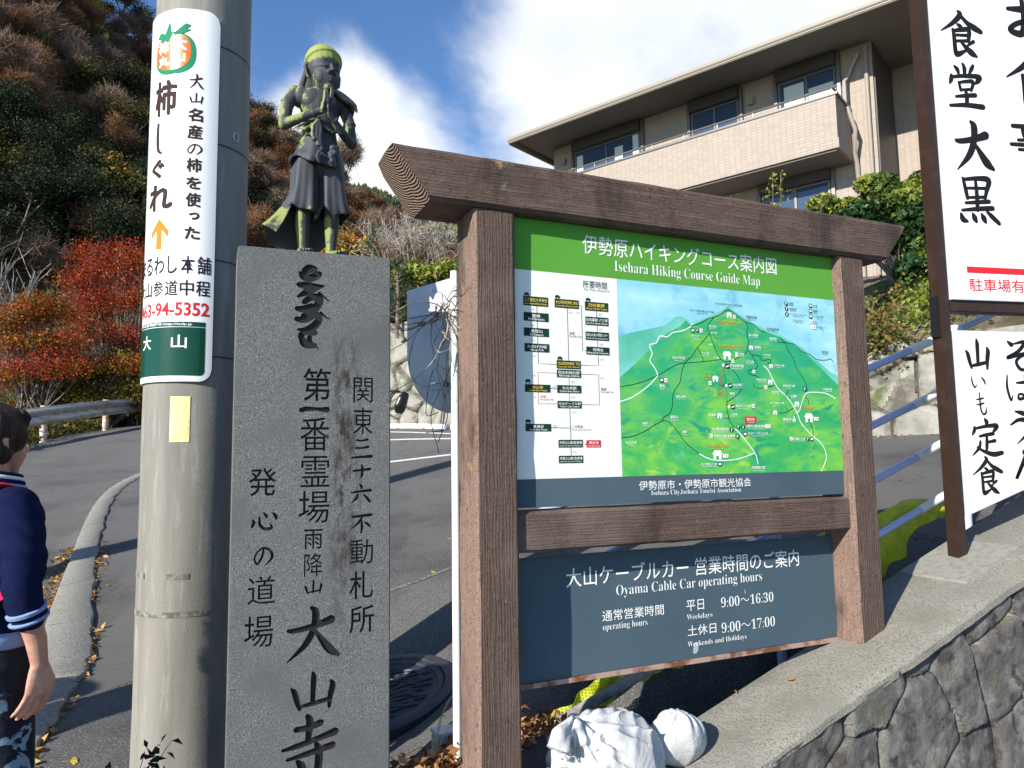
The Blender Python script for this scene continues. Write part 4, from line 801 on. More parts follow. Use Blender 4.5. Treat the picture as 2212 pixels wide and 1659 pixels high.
# lettering and marks: text, centre and size in metres on its own panel
TOP=[('伊勢原ハイキングコース案内図',0.958,2.312,0.971,0.083),('Isehara Hiking Course Guide Map',0.98,2.237,0.733,0.058),('伊勢原市・伊勢原市観光協会',0.972,1.384,0.551,0.04),('Isehara City,Isehara Tourist Association',0.972,1.354,0.441,0.023),('所要時間',0.523,2.157,0.106,0.03),('The Time Required',0.528,2.136,0.115,0.017),]
FLOW=[('三之宮比々多神社','Sannomiya Hibita Shrine',0.268,2.074,0.102,0.035,1),('聖峰','Mt.Hijirimine',0.269,2.015,0.102,0.032,0),('高取山','Mt.Takatori',0.269,1.958,0.102,0.031,0),('みのげ分岐','Minoge Fork',0.27,1.9,0.101,0.031,0),('大山阿夫利神社 本社','Oyama Afuri Shrine Honsha',0.398,2.074,0.103,0.033,1),('日向薬師','Hinata Yakushi Temple',0.528,2.072,0.103,0.034,1),('日向薬師 バス停','Bus Stop Hinata Yakushi',0.528,2.015,0.102,0.032,0),('日向ふれあい学習センター','Hinata Fureai Learning Center',0.528,1.957,0.103,0.032,0),('見晴台','Miharashidai Viewpoint',0.529,1.9,0.102,0.03,0),('大山阿夫利神社 下社','Oyama Afuri Shrine Shimosha',0.401,1.842,0.102,0.031,1),('阿夫利神社駅','Afuri-jinja Station',0.401,1.808,0.102,0.029,0),('大山寺','Oyama-dera Temple',0.27,1.75,0.103,0.028,1),('大山寺駅','Oyama-dera Station',0.401,1.75,0.102,0.029,0),('大山ケーブル駅','Oyama Cable Station',0.401,1.692,0.102,0.027,0),('茶湯寺','Chato-dera Temple',0.27,1.606,0.103,0.027,0),('市営大山第2駐車場','Isehara City Oyama No.2 Parking Lot',0.402,1.547,0.102,0.028,0),('市営大山第1駐車場','Isehara City Oyama No.1 Parking Lot',0.402,1.489,0.102,0.027,0),('現在地','You Are Here',0.5,1.546,0.062,0.027,2),]
FLINES=[(0,[(0.272,2.06),(0.274,1.842),(0.353,1.841)]),(0,[(0.4,2.06),(0.401,1.857)]),(0,[(0.45,2.073),(0.461,2.071),(0.462,1.899),(0.479,1.898)]),(0,[(0.527,2.055),(0.53,1.844),(0.452,1.842)]),(1,[(0.351,1.809),(0.272,1.809),(0.272,1.694),(0.35,1.694)]),(0,[(0.452,1.808),(0.529,1.808),(0.53,1.693),(0.452,1.693)]),(0,[(0.32,1.751),(0.351,1.75)]),(0,[(0.401,1.678),(0.403,1.56)]),(0,[(0.321,1.606),(0.402,1.605)]),(0,[(0.402,1.533),(0.403,1.501)]),(2,[(0.401,1.794),(0.401,1.765)]),(2,[(0.401,1.736),(0.402,1.707)]),]
FSMALL=[('本坂',0.418,1.962,0.023,0.013,0),('Hon-zaka Trail',0.432,1.951,0.051,0.008,0),('男坂',0.55,1.753,0.025,0.012,0),('Otoko-zaka Trail',0.564,1.743,0.057,0.007,0),('女坂',0.292,1.72,0.023,0.011,1),('Onna-zaka Trail',0.306,1.71,0.055,0.007,1),('こま参道',0.432,1.61,0.046,0.011,0),('Koma-sando Approach',0.45,1.598,0.082,0.007,0),('60分',0.253,2.043,0.016,0.01,2),('30分',0.252,1.985,0.016,0.01,2),('35分',0.253,1.927,0.016,0.01,2),('25分',0.254,1.87,0.016,0.011,2),('90分',0.412,2.042,0.017,0.011,2),('60分',0.445,2.043,0.016,0.01,2),('35分',0.542,2.042,0.017,0.011,2),('32分',0.542,1.985,0.017,0.011,2),('40分',0.544,1.926,0.017,0.011,2),('30分',0.544,1.868,0.017,0.01,2),('20分',0.254,1.797,0.016,0.01,2),('30分',0.543,1.796,0.016,0.01,2),('3分',0.338,1.758,0.016,0.01,2),('4分',0.416,1.778,0.016,0.011,2),('2分',0.416,1.72,0.016,0.01,2),('20分',0.254,1.718,0.015,0.01,2),('15分',0.416,1.664,0.016,0.01,2),('8分',0.337,1.612,0.016,0.01,2),('10分',0.416,1.516,0.016,0.01,2),]
MAPL=[(1,[(0.621,1.707),(0.679,1.726),(0.752,1.77),(0.793,1.807),(0.799,1.821),(0.783,1.849),(0.765,1.872),(0.777,1.901),(0.767,1.934),(0.799,1.945),(0.817,1.973),(0.851,1.972),(0.881,1.991),(0.928,2.001),(0.965,2.018),(0.985,2.036)]),(0,[(0.623,1.764),(0.708,1.781),(0.793,1.811),(0.887,1.858),(0.934,1.869),(1.03,1.879),(1.116,1.891)]),(0,[(0.971,2.023),(1.013,2.035),(1.057,2.058),(1.094,2.068),(1.126,2.082),(1.168,2.105),(1.202,2.087),(1.255,2.06),(1.302,2.048),(1.334,2.026),(1.37,2.02)]),(0,[(1.094,2.068),(1.069,2.046),(1.056,2.018),(1.065,1.998),(1.077,1.964),(1.093,1.93),(1.116,1.894),(1.143,1.882),(1.178,1.889),(1.237,1.916),(1.26,1.935)]),(0,[(1.065,1.998),(1.028,1.962),(0.996,1.931),(0.971,1.9),(0.934,1.869),(0.916,1.83),(0.907,1.791),(0.883,1.762),(0.87,1.737),(0.865,1.694),(0.85,1.663),(0.823,1.649),(0.817,1.635),(0.843,1.632),(0.876,1.604),(0.925,1.547),(0.988,1.503)]),(0,[(0.624,1.568),(0.674,1.574),(0.729,1.592),(0.774,1.616),(0.817,1.635)]),(1,[(0.988,1.503),(1.023,1.487),(1.07,1.476),(1.143,1.475),(1.206,1.484),(1.27,1.502)]),(1,[(1.175,1.605),(1.211,1.575),(1.247,1.536),(1.279,1.496),(1.29,1.456)]),(0,[(1.137,1.708),(1.141,1.669),(1.152,1.635),(1.175,1.605)]),(0,[(1.116,1.649),(1.146,1.646)]),(2,[(1.162,1.881),(1.136,1.862),(1.116,1.832),(1.111,1.792),(1.121,1.757),(1.132,1.728),(1.135,1.708)]),(3,[(1.133,1.857),(1.138,1.783),(1.143,1.699)]),(0,[(1.176,1.851),(1.203,1.824),(1.217,1.79),(1.209,1.759),(1.176,1.734),(1.137,1.713)]),(0,[(1.11,1.782),(1.135,1.782)]),(0,[(1.255,2.06),(1.266,2.04),(1.261,2.004),(1.269,1.974),(1.261,1.943),(1.282,1.918),(1.296,1.894),(1.311,1.874),(1.298,1.858),(1.265,1.852),(1.264,1.836),(1.302,1.828),(1.318,1.82)]),(0,[(1.282,1.918),(1.327,1.913),(1.339,1.895),(1.379,1.902),(1.385,1.892),(1.364,1.881)]),(1,[(1.344,1.874),(1.369,1.855),(1.393,1.815),(1.417,1.78),(1.468,1.74),(1.5,1.704),(1.524,1.663),(1.542,1.627),(1.594,1.58),(1.647,1.544),(1.673,1.507),(1.674,1.47),(1.642,1.419)]),(1,[(1.751,1.741),(1.692,1.763),(1.622,1.766),(1.579,1.76),(1.556,1.731),(1.536,1.689),(1.517,1.673)]),(0,[(1.43,1.981),(1.471,1.979),(1.518,1.976),(1.565,1.947),(1.613,1.933),(1.653,1.913),(1.71,1.913),(1.733,1.919),(1.753,1.904)]),(0,[(1.443,2.004),(1.471,1.979),(1.489,1.943),(1.514,1.913),(1.525,1.876),(1.557,1.836),(1.579,1.805),(1.585,1.768)]),(0,[(1.287,1.797),(1.29,1.782),(1.325,1.776),(1.405,1.792)]),(0,[(1.455,1.744),(1.47,1.76),(1.476,1.772)]),(0,[(1.414,1.672),(1.457,1.675),(1.499,1.694)]),(0,[(1.453,1.703),(1.471,1.678)]),(0,[(1.571,1.747),(1.588,1.731),(1.59,1.711)]),(0,[(1.593,1.632),(1.606,1.601),(1.605,1.572)]),(0,[(1.0,1.936),(1.016,1.912),(1.03,1.88)]),]
MAPT=[('大山山頂 1252m (28丁目)','Top of Mt.Oyama',1.17,2.126,0.142,1),('ヤビツ峠分岐 (25丁目)','Yabitsu Pass Fork',1.028,2.088,0.125,1),('大山阿夫利神社 本社','Oyama Afuri Shrine Honsha',1.172,2.051,0.132,2),('不動尻分岐','Fudojiri Fork',1.288,2.08,0.06,1),('富士見台','Fujimidai Viewpoint',1.081,2.028,0.038,0),('16丁目','',1.085,2.0,0.032,0),('ヤビツ峠','Yabitsu Pass',0.994,1.982,0.046,0),('雲ノ峰尾根','Kumonomine Ridge',1.296,2.002,0.049,0),('広沢寺温泉方面','For Kotakuji Spa',1.404,2.035,0.067,1),('薬師尾根','Yakushi Ridge',1.404,1.993,0.04,0),('日向山','Mt.Hinata',1.702,1.949,0.036,1),('本坂','Hon-zaka Trail',1.068,1.951,0.021,0),('大山阿夫利神社 下社','Oyama Afuri Shrine Shimosha',1.17,1.949,0.131,2),('見晴台','Miharashidai Viewpoint',1.316,1.951,0.036,0),('カゴヤ道','Kagoya Trail',1.038,1.913,0.039,0),('1丁目','',1.094,1.896,0.025,0),('二重滝','Niju Falls',1.226,1.917,0.03,0),('みのげ分岐','Minoge Fork',0.904,1.889,0.062,0),('つづら坂','Tsuzura Trail',1.364,1.92,0.041,0),('九十九曲','Kujukumagari',1.27,1.888,0.04,0),('阿夫利神社駅','Afuri-jinja Station',1.2,1.867,0.073,0),('ふれあいの森','Camp Site',1.43,1.878,0.059,0),('大山寺','Oyama-dera Temple',1.042,1.819,0.04,2),('蓑毛','Minoge',0.819,1.773,0.026,0),('大山寺駅','Oyama-dera Station',1.198,1.787,0.047,0),('日向ふれあい','Learning Center',1.33,1.813,0.057,0),('浄発願寺奥の院','Okunoin',1.48,1.79,0.068,0),('七沢温泉方面','For Nanasawa Spa',1.703,1.781,0.059,0),('日向渓谷','Hinata Valley',1.403,1.762,0.038,0),('浅間山林道','Sengenyama Forest Road',0.906,1.732,0.049,0),('女坂','Onna-zaka Trail',1.098,1.749,0.025,3),('男坂','Otoko-zaka Trail',1.169,1.75,0.024,0),('石雲寺','Sekiunji Temple',1.505,1.746,0.036,0),('(伝)大友皇子の墓','Tomb of Prince',1.407,1.714,0.078,0),('大山ケーブル駅','Oyama Cable Station',1.224,1.699,0.081,0),('日向薬師','Hinata Yakushi Temple',1.588,1.698,0.055,2),('御所の入','Cottage',1.355,1.679,0.036,0),('茶湯寺','Chato-dera Temple',1.06,1.66,0.038,0),('こま参道','Koma-sando Approach',1.171,1.663,0.038,0),('高取山','Mt.Takatori',0.872,1.65,0.036,0),('浄発願寺','Johatsuganji Temple',1.461,1.644,0.048,0),('善波峠','Zenba Pass',0.736,1.624,0.029,0),('大山観光案内所','Oyama Tourist Information',1.1,1.602,0.086,0),('市営大山第2駐車場','Isehara City Oyama No.2 Parking Lot',1.284,1.615,0.105,0),('聖峰','Mt.Hijirimine',0.92,1.591,0.021,0),('大山ケーブル バス停','Bus Stop Oyama Cable',1.295,1.585,0.107,0),('市営大山第1駐車場','Isehara City Oyama No.1 Parking Lot',1.118,1.574,0.108,0),('日向薬師 バス停','Bus Stop Hinata Yakushi',1.522,1.561,0.072,0),('三之宮比々多神社','Sannomiya Hibita Shrine',1.078,1.534,0.112,2),('弘法山方面','For Mt.Kobo',0.666,1.55,0.049,0),('比々多神社 バス停','Bus Stop Hibita-jinja',1.034,1.461,0.081,0),('伊勢原駅方面','For Isehara Station',1.289,1.442,0.074,0),('駐車場','Parking',1.516,2.156,0.025,1),('観光案内所','Information',1.526,2.132,0.041,1),('インフォメーションセンター','Information Center',1.555,2.109,0.105,1),('ハイキングコース','Hiking course',1.555,2.082,0.066,1),('バス停','Bus Stop',1.657,2.156,0.026,1),('鉄道駅','Station',1.657,2.132,0.026,1),('ケーブルカー駅','Cable Car',1.673,2.108,0.058,1),('トイレ','Toilet',1.655,2.082,0.026,1),('みんなのトイレ','Toilets',1.689,2.06,0.056,1),]
MICON=[('s',1.17,2.083,0.032),('s',1.15,1.912,0.05),('s',1.084,1.811,0.035),('s',1.098,1.659,0.03),('s',1.079,1.5,0.054),('s',1.586,1.656,0.056),('s',1.28,1.949,0.026),('s',1.385,1.874,0.025),('s',1.376,1.805,0.029),('s',1.52,1.713,0.033),('s',1.395,1.674,0.026),('p',1.5,1.642,0.021),('f',1.2,1.916,0.016),('t',1.198,2.076,0.015),('t',1.179,1.886,0.015),('t',1.289,1.847,0.015),('t',1.351,1.781,0.016),('t',1.056,1.791,0.016),('t',0.838,1.796,0.015),('t',1.021,2.007,0.016),('t',1.277,1.7,0.016),('t',1.052,1.575,0.016),('t',1.478,1.562,0.016),('t',1.352,1.615,0.029),('t',1.12,1.493,0.029),('t',1.628,1.649,0.029),('t',1.63,2.082,0.02),('t',1.639,2.057,0.034),('b',0.979,2.005,0.017),('b',0.817,1.796,0.018),('b',1.227,1.582,0.018),('b',1.595,1.56,0.018),('b',1.089,1.46,0.017),('b',1.63,2.154,0.018),('b',1.629,2.129,0.018),('b',1.628,2.105,0.019),('k',1.149,1.864,0.02),('k',1.159,1.783,0.018),('k',1.169,1.695,0.019),('P',1.002,2.006,0.015),('P',1.193,1.612,0.017),('P',1.186,1.571,0.018),('P',1.57,1.777,0.017),('P',1.572,1.561,0.018),('P',1.488,2.153,0.018),('?',1.157,1.599,0.018),('?',1.488,2.13,0.017),('i',1.217,1.612,0.016),('i',1.489,2.106,0.018),('d',1.128,1.868,0.014),('d',1.139,1.783,0.013),('d',1.148,1.695,0.013),('R',1.259,1.64,0.061),]
LOW=[('大山ケーブルカー 営業時間のご案内',0.993,1.045,1.155,0.073),('Oyama Cable Car operating hours',0.996,0.976,0.725,0.052),('通常営業時間',0.71,0.89,0.283,0.041),('operating hours',0.671,0.846,0.202,0.033),('平日',1.005,0.892,0.088,0.042),('9:00〜16:30',1.276,0.89,0.28,0.041),('Weekdays',1.025,0.845,0.128,0.027),('土休日',1.035,0.793,0.143,0.041),('9:00〜17:00',1.276,0.788,0.284,0.041),('Weekends and Holidays',1.111,0.739,0.3,0.027),]
ST=[('梵',0.204,1.932,0.095,0.249),('第',0.218,1.712,0.077,0.093),('一',0.214,1.641,0.079,0.018),('番',0.214,1.572,0.081,0.095),('霊',0.216,1.468,0.078,0.086),('場',0.214,1.37,0.084,0.089),('雨',0.213,1.282,0.05,0.054),('降',0.214,1.212,0.05,0.064),('山',0.214,1.15,0.052,0.041),('大',0.216,1.026,0.145,0.143),('山',0.216,0.87,0.127,0.109),('寺',0.21,0.726,0.146,0.173),('関',0.348,1.699,0.056,0.073),('東',0.348,1.61,0.056,0.077),('三',0.346,1.529,0.057,0.058),('十',0.346,1.465,0.049,0.039),('六',0.344,1.402,0.059,0.053),('不',0.346,1.318,0.059,0.055),('動',0.347,1.24,0.064,0.069),('札',0.346,1.148,0.066,0.077),('所',0.348,1.054,0.069,0.075),('発',0.077,1.442,0.072,0.076),('心',0.082,1.342,0.072,0.059),('の',0.082,1.244,0.051,0.053),('道',0.079,1.154,0.07,0.074),('場',0.074,1.046,0.074,0.083),]
SG=[('食',0.268,3.724,0.258,0.256),('堂',0.268,3.43,0.216,0.25),('大',0.292,3.098,0.239,0.275),('黒',0.292,2.808,0.247,0.253),('駐車場有',0.364,2.353,0.331,0.068),('お',0.744,3.856,0.377,0.241),('食',0.714,3.502,0.36,0.332),('事',0.7,3.157,0.365,0.22),('処',0.756,2.776,0.361,0.217),('山',0.214,1.981,0.155,0.173),('い',0.208,1.848,0.094,0.073),('も',0.214,1.738,0.066,0.113),('定',0.23,1.566,0.183,0.186),('食',0.22,1.374,0.177,0.189),('そ',0.462,1.987,0.171,0.158),('ば',0.465,1.822,0.19,0.143),('う',0.454,1.615,0.169,0.172),('ど',0.49,1.505,0.135,0.068),('ん',0.475,1.431,0.188,0.16),]
FICON=[(0.231,2.099),(0.359,2.099),(0.491,2.098),(0.364,1.866),(0.231,1.777),(0.229,1.63)]
RIDGE=[(0.621,1.946),(0.677,1.967),(0.761,1.986),(0.841,2.005),(0.895,2.043),(0.919,2.049),(0.948,2.041),(0.971,2.023),(1.013,2.038),(1.094,2.07),(1.126,2.082),(1.168,2.105),(1.202,2.087),(1.255,2.06),(1.353,2.025),(1.439,2.004),(1.511,1.976),(1.565,1.952),(1.652,1.897),(1.741,1.841)]
# ================================================================== wood-look guide board
def woodmat(name, axis='z', end=False, tone=1.0):
    m = Mat(name, (.120*tone, .079*tone, .062*tone), .8, .25)
    rot = -math.atan2(BU.y, BU.x); v1 = m.vec((1, 1, 1), (0, 0, rot)); mp = m.N.new('ShaderNodeMapping'); m.L.new(v1, mp.inputs[0])
    mp.inputs['Scale'].default_value = (1, 1, .07) if axis == 'z' else (.07, 1, 1); v = mp.outputs[0]
    g = m.wave(27, 11, 4, 1.3, 'X' if axis == 'z' else 'Z', v=v); g2 = m.noise(70, 5, .6, v=v); fine = m.noise(220, 3, .6)
    crack = m.rng(m.noise(3.2, 4, .5, 2.5, v=v), .495, .505)
    if end:
        s = m.sep(m.vec((1, 1, 1), (0, 0, rot))); a = m.math('SUBTRACT', s[1], .015); b = m.math('SUBTRACT', s[2], 2.41); q = m.math('SQRT', m.math('ADD', m.math('POWER', a, 2), m.math('POWER', b, 2)))
        q = m.math('ADD', q, m.math('MULTIPLY', m.noise(7, 3), .035)); g = m.math('ADD', m.math('MULTIPLY', m.math('SINE', m.math('MULTIPLY', q, 700)), .5), .5)
        m.mix(m.rng(g, .15, .75), (.22, .15, .115)); m.mix(m.rng(g, .3, .0, 0, .8), (.045, .03, .022)); m.bump(g, .9, .008); return m.m
    m.mix(m.math('MULTIPLY', m.rng(g, .30, .0, 0, .42), m.rng(m.noise(3.3, 4), .40, .62)), (.045, .030, .024)); m.mix(m.rng(g2, .52, .72, 0, .6), (.215, .14, .105)); m.mix(m.rng(fine, .50, .66, 0, .8), (.055, .036, .028)); m.mix(m.rng(m.noise(48, 7, .8), .54, .64, 0, .8), (.050, .034, .027)); m.mix(m.rng(m.noise(60, 6, .8, v=m.vec(loc=(5, 5, 5))), .58, .68, 0, .7), (.26, .20, .165))
    m.mix(m.rng(m.noise(5, 6, .65, v=m.vec((1, 1, .35))), .54, .66, 0, .8), (.045, .032, .026)); m.vary((.17, .125, .10), 3.1, .52, .7); m.mix(m.rng(m.noise(5, 7, .7), .66, .72, 0, .9), (.33, .24, .10)); m.mix(m.rng(m.noise(3.4, 6, .7, v=m.vec((1, 1, 1), loc=(4, 7, 1))), .66, .72, 0, .6), (.26, .25, .23))
    m.bump(g, .4, .005); m.bump(g2, .7, .005); m.bump(m.noise(75, 7, .8), .9, .007); return m.m
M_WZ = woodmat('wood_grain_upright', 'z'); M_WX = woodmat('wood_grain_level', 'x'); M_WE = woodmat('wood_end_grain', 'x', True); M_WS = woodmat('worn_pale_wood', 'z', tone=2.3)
def flatmat(name, col, rough=.7, spec=.15): 
    m = Mat(name, col, rough, spec); return m.m
BLK = flatmat('black_lettering', (.012, .012, .013)); WHT = flatmat('white_lettering', (.82, .83, .8)); ORG = flatmat('orange_lettering', (.75, .36, .02)); REDM = flatmat('red_lettering', (.62, .02, .03)); GRY = flatmat('grey_lettering', (.38, .38, .37)); DGR = flatmat('deep_green_plate', (.008, .042, .028)); YEL = flatmat('yellow_lettering', (.85, .60, .10))
def guide_board():
    t = thing('guide_board', 'large brown wood-look guide board with green hiking map and slate opening-hours panel', 'sign board', bp(.9, 0, .3))
    def post(u0, u1, z0, z1):
        b = MB(); n = 26; rnd = random.Random(int(u0*100)); rows = []
        for i in range(n+1):
            z = z0+(z1-z0)*i/n; j = lambda: rnd.uniform(-.0018, .0018); c = .012
            rows.append([bp(u0+c+j(), 0+j(), z), bp(u1-c+j(), 0+j(), z), bp(u1+j(), -c, z), bp(u1+j(), -.18+c, z), bp(u1-c, -.18, z), bp(u0+c, -.18, z), bp(u0+j(), -.18+c, z), bp(u0+j(), -c, z)])
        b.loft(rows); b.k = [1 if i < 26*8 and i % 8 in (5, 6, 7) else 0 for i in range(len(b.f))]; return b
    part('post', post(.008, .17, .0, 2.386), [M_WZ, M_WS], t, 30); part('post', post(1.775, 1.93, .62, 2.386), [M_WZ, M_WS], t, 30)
    # top beam with undercut, chamfered ends
    b = MB(); prof = lambda c: [(-.155, 2.388+c), (2.055, 2.388+c), (2.20, 2.555-c), (2.185, 2.572-c), (-.275, 2.572-c), (-.295, 2.55-c)]
    rows = []; rnd = random.Random(3)
    us = np.linspace(0, 1, 34)
    for k, n in enumerate((.02, .012, -.212, -.22)):
        pass
    def ring(f):
        lo = -.155+f*(2.055+.155); hi = -.29+f*(2.20+.29); mid = lambda a: lo+(hi-lo)*a; j = lambda: rnd.uniform(-.002, .002); c = .014
        return [bp(lo, .02-c, 2.388), bp(mid(.08), .02+j(), 2.388+c), bp(mid(.5), .02+j(), 2.48), bp(mid(.93), .02+j(), 2.572-c+j()), bp(hi, .02-c, 2.572+j()), bp(hi, -.10, 2.578), bp(hi, -.22+c*2, 2.572), bp(mid(.8), -.22, 2.572-c*2.5), bp(mid(.5), -.22, 2.48), bp(mid(.08), -.22, 2.388+c), bp(lo, -.22+c, 2.388)]
    rings = [ring(f) for f in us]; b.loft(rings, caps=False); b.mi = 1; nn = len(rings[0]); b.add(rings[0], [tuple(range(nn))[::-1]]); b.add(rings[-1], [tuple(range(nn))])
    part('top_beam', b, [M_WX, M_WE], t, 35)
    b = MB(); rows = []
    for i in range(25):
        u = .172+(1.773-.172)*i/24; j = lambda: rnd.uniform(-.002, .002); c = .01
        rows.append([bp(u, -.022-c, 1.162+j()), bp(u, -.022+j(), 1.162+c), bp(u, -.022+j(), 1.306-c), bp(u, -.022-c, 1.306+j()), bp(u, -.14, 1.306), bp(u, -.14, 1.162)])
    b.loft(rows); part('cross_rail', b, M_WX, t, 30)
    # ---- upper panel
    pm = plain('panel_back', (.30, .30, .29), .5); gm = Mat('header_green', (.105, .335, .045), .7, .15); gm.vary((.09, .30, .04), 2, .4, .7)
    def sh(): return Sheet(BO, BU, BN, -.045)
    b = MB(); b.box(bp(.1702, -.075, 1.318), BU*1.6045, BN*.03, (0, 0, 1.068)); pan = part('map_panel', b, pm, t)
    cream = flatmat('cream_chart_ground', (.80, .80, .73)); slate = Mat('slate_blue_paint', (.062, .098, .125), .7, .15); slate.vary((.075, .112, .138), 3, .4, .7)
    u0, u1 = .171, 1.774
    s = sh(); s.rect(u0, 2.19, u1, 2.386, .0006); part('header_band', s.mb, gm.m, pan)
    s = sh(); s.rect(u0, 1.4202, .6228, 2.1898, .0006); part('route_chart', s.mb, cream, pan)
    s = sh(); s.rect(u0, 1.318, u1, 1.4198, .0006); part('footer_band', s.mb, slate.m, pan)
    sk = Mat('map_sky_paint', (.26, .60, .70), .7, .15); sk.vary((.42, .72, .76), 5, .42, .65, v=sk.vec((.6, .6, 2))); sk.vary((.17, .45, .63), 9, .52, .7)
    s = sh(); s.rect(.6232, 1.4202, u1, 2.1898, .0006); part('map_sky', s.mb, sk.m, pan)
    mt = Mat('map_mountain_paint', (.045, .40, .11), .7, .15); rot = (0, 0, -math.atan2(BU.y, BU.x)); v = mt.vec((1, 1, 1), rot); mp = mt.N.new('ShaderNodeMapping'); mt.L.new(v, mp.inputs[0]); mp.inputs['Rotation'].default_value = (0, .6, 0); mp.inputs['Scale'].default_value = (1, 1, 2.2); vv = mp.outputs[0]
    mt.mix(mt.rng(mt.noise(4.5, 5, .6, .6, v=vv), .42, .62), (.20, .56, .07)); mt.mix(mt.rng(mt.noise(7, 6, .62, 1, v=vv), .55, .66), (.015, .30, .15)); mt.mix(mt.rng(mt.noise(6, 6, .6, .8, v=mt.vec((1, 1, 1.6), loc=(3, 1, 5))), .6, .72), (.42, .66, .10)); mt.mix(mt.rng(mt.noise(9, 5, .6, v=mt.vec(loc=(1, 9, 2))), .62, .75), (.13, .50, .27))
    sz = mt.sep()[2]; mt.mix(mt.math('MULTIPLY', mt.rng(sz, 1.25, 1.72), mt.rng(mt.noise(5, 5, v=mt.vec(loc=(7, 2, 2))), .35, .6)), (.02, .36, .20))
    tm_ = Mat('map_far_ridge_paint', (.09, .45, .30), .7, .15); tm_.vary((.20, .58, .48), 5, .4, .65)
    s = sh(); s.flat([(.6232, 1.6), (1.774, 1.6), (1.774, 1.845)]+[(x, z+.012) for x, z in RIDGE[::-1]]+[(.6232, RIDGE[0][1])], [tuple(range(len(RIDGE)+4))], .0009); part('map_far_ridge', s.mb, tm_.m, pan)
    mtn = [(.6232, 1.80), (.70, 1.86), (.78, 1.93), (.85, 1.985), (.92, 2.02)]+[(p[0], p[1]+(.004 if p[0] < 1.12 else 0)) for p in RIDGE if .94 < p[0] < 1.56]+[(1.60, 1.93), (1.68, 1.87), (1.774, 1.80)]
    s = sh(); s.flat([(.6232, 1.4202), (1.774, 1.4202)]+mtn[::-1], [tuple(range(len(mtn)+2))], .0012); part('map_mountain', s.mb, mt.m, pan)
    D = .0016
    lines = {0: sh(), 1: sh(), 2: sh()}
    for k, pts in MAPL:
        if k == 3:
            S = catmull(pts, 14)
            for p in S: lines[0].disc(p[0], p[1], .0017, D, 8)
        else: lines[k].line(pts, .0042 if k == 1 else .0028, D)
    for k, pts in FLINES:
        if k == 2:
            for q in range(6): lines[0].rect(pts[0][0]-.001, pts[0][1]+(pts[1][1]-pts[0][1])*q/6-.0035, pts[0][0]+.001, pts[0][1]+(pts[1][1]-pts[0][1])*q/6, D)
        else: lines[2 if k == 1 else 0].line(pts, .0016, D, smooth_=False)
    part('trail_line', lines[0].mb, BLK, pan); part('road_line', lines[1].mb, WHT, pan); part('red_trail_line', lines[2].mb, REDM, pan)
    pl = sh(); rp = sh(); wl = sh(); yl = sh(); bl = sh(); ol = sh(); rl = sh(); gl = sh(); bi = sh(); wi = sh()
    for ja, en, x, z, w, h, k in FLOW:
        (rp if k == 2 else pl).rect(x-w/2, z-h/2, x+w/2, z+h/2, .002); tl = yl if k == 1 else wl
        tw = min(w*.92, len(ja)*h*.52); tl.text(ja, x, z+h*.13, tw, h*.40, .008, 2, .003); tl.text(en, x, z-h*.30, min(w*.9, len(en)*h*.16), None, .01, 1, .003)
    rp.flat([(.469, 1.547), (.459, 1.5445), (.469, 1.542)], [(0, 1, 2)], .002)
    for ja, x, z, w, h, k in FSMALL: (rl if k == 1 else gl if k == 2 else bl).text(ja, x, z, w, h, .0, 1, .002)
    for x, z in FICON:
        bi.flat([(x-.009, z-.004), (x-.012, z+.0), (x-.004, z+.006), (x+.004, z+.006), (x+.012, z), (x+.009, z-.004)], [tuple(range(6))], .002); bi.rect(x-.008, z-.010, x-.004, z-.0045, .002); bi.rect(x+.004, z-.010, x+.008, z-.0045, .002)
    for q, (ja, en, x, z, w, h) in enumerate([(a, '', b, c, d, e) for a, b, c, d, e in TOP]):
        if q == 0: wl.text(ja, x, z+.003, w, h*.92, .004, 4, .002)
        elif q == 1: wl.text(serif(ja), x, z-.002, w, .054, -.012, 4, .002)
        elif q == 2: wl.text(ja, x, z, w, h*.9, .004, 3, .002)
        elif q == 3: wl.text(serif(ja), x, z-.002, w, .0235, -.010, 3, .002)
        elif q == 4: bl.text(ja, x, z, w, h*.95, -.004, 2, .002)
        else: gl.text(serif(ja), x, z, w, None, -.008, 2, .002)
    for ja, en, x, z, w, k in MAPT:
        tl = (wl, bl, ol, rl)[k]; n_ = max(len(ja), 1); hh = min(w/n_*1.05, .0125); tl.text(ja, x, z, w, None if n_ < 3 else hh, .012 if k != 1 else .004, 2, .003)
        if en: tl.text(en, x, z-hh*.95, min(w*.95, len(en)*.0032), None, .0, 1, .003)
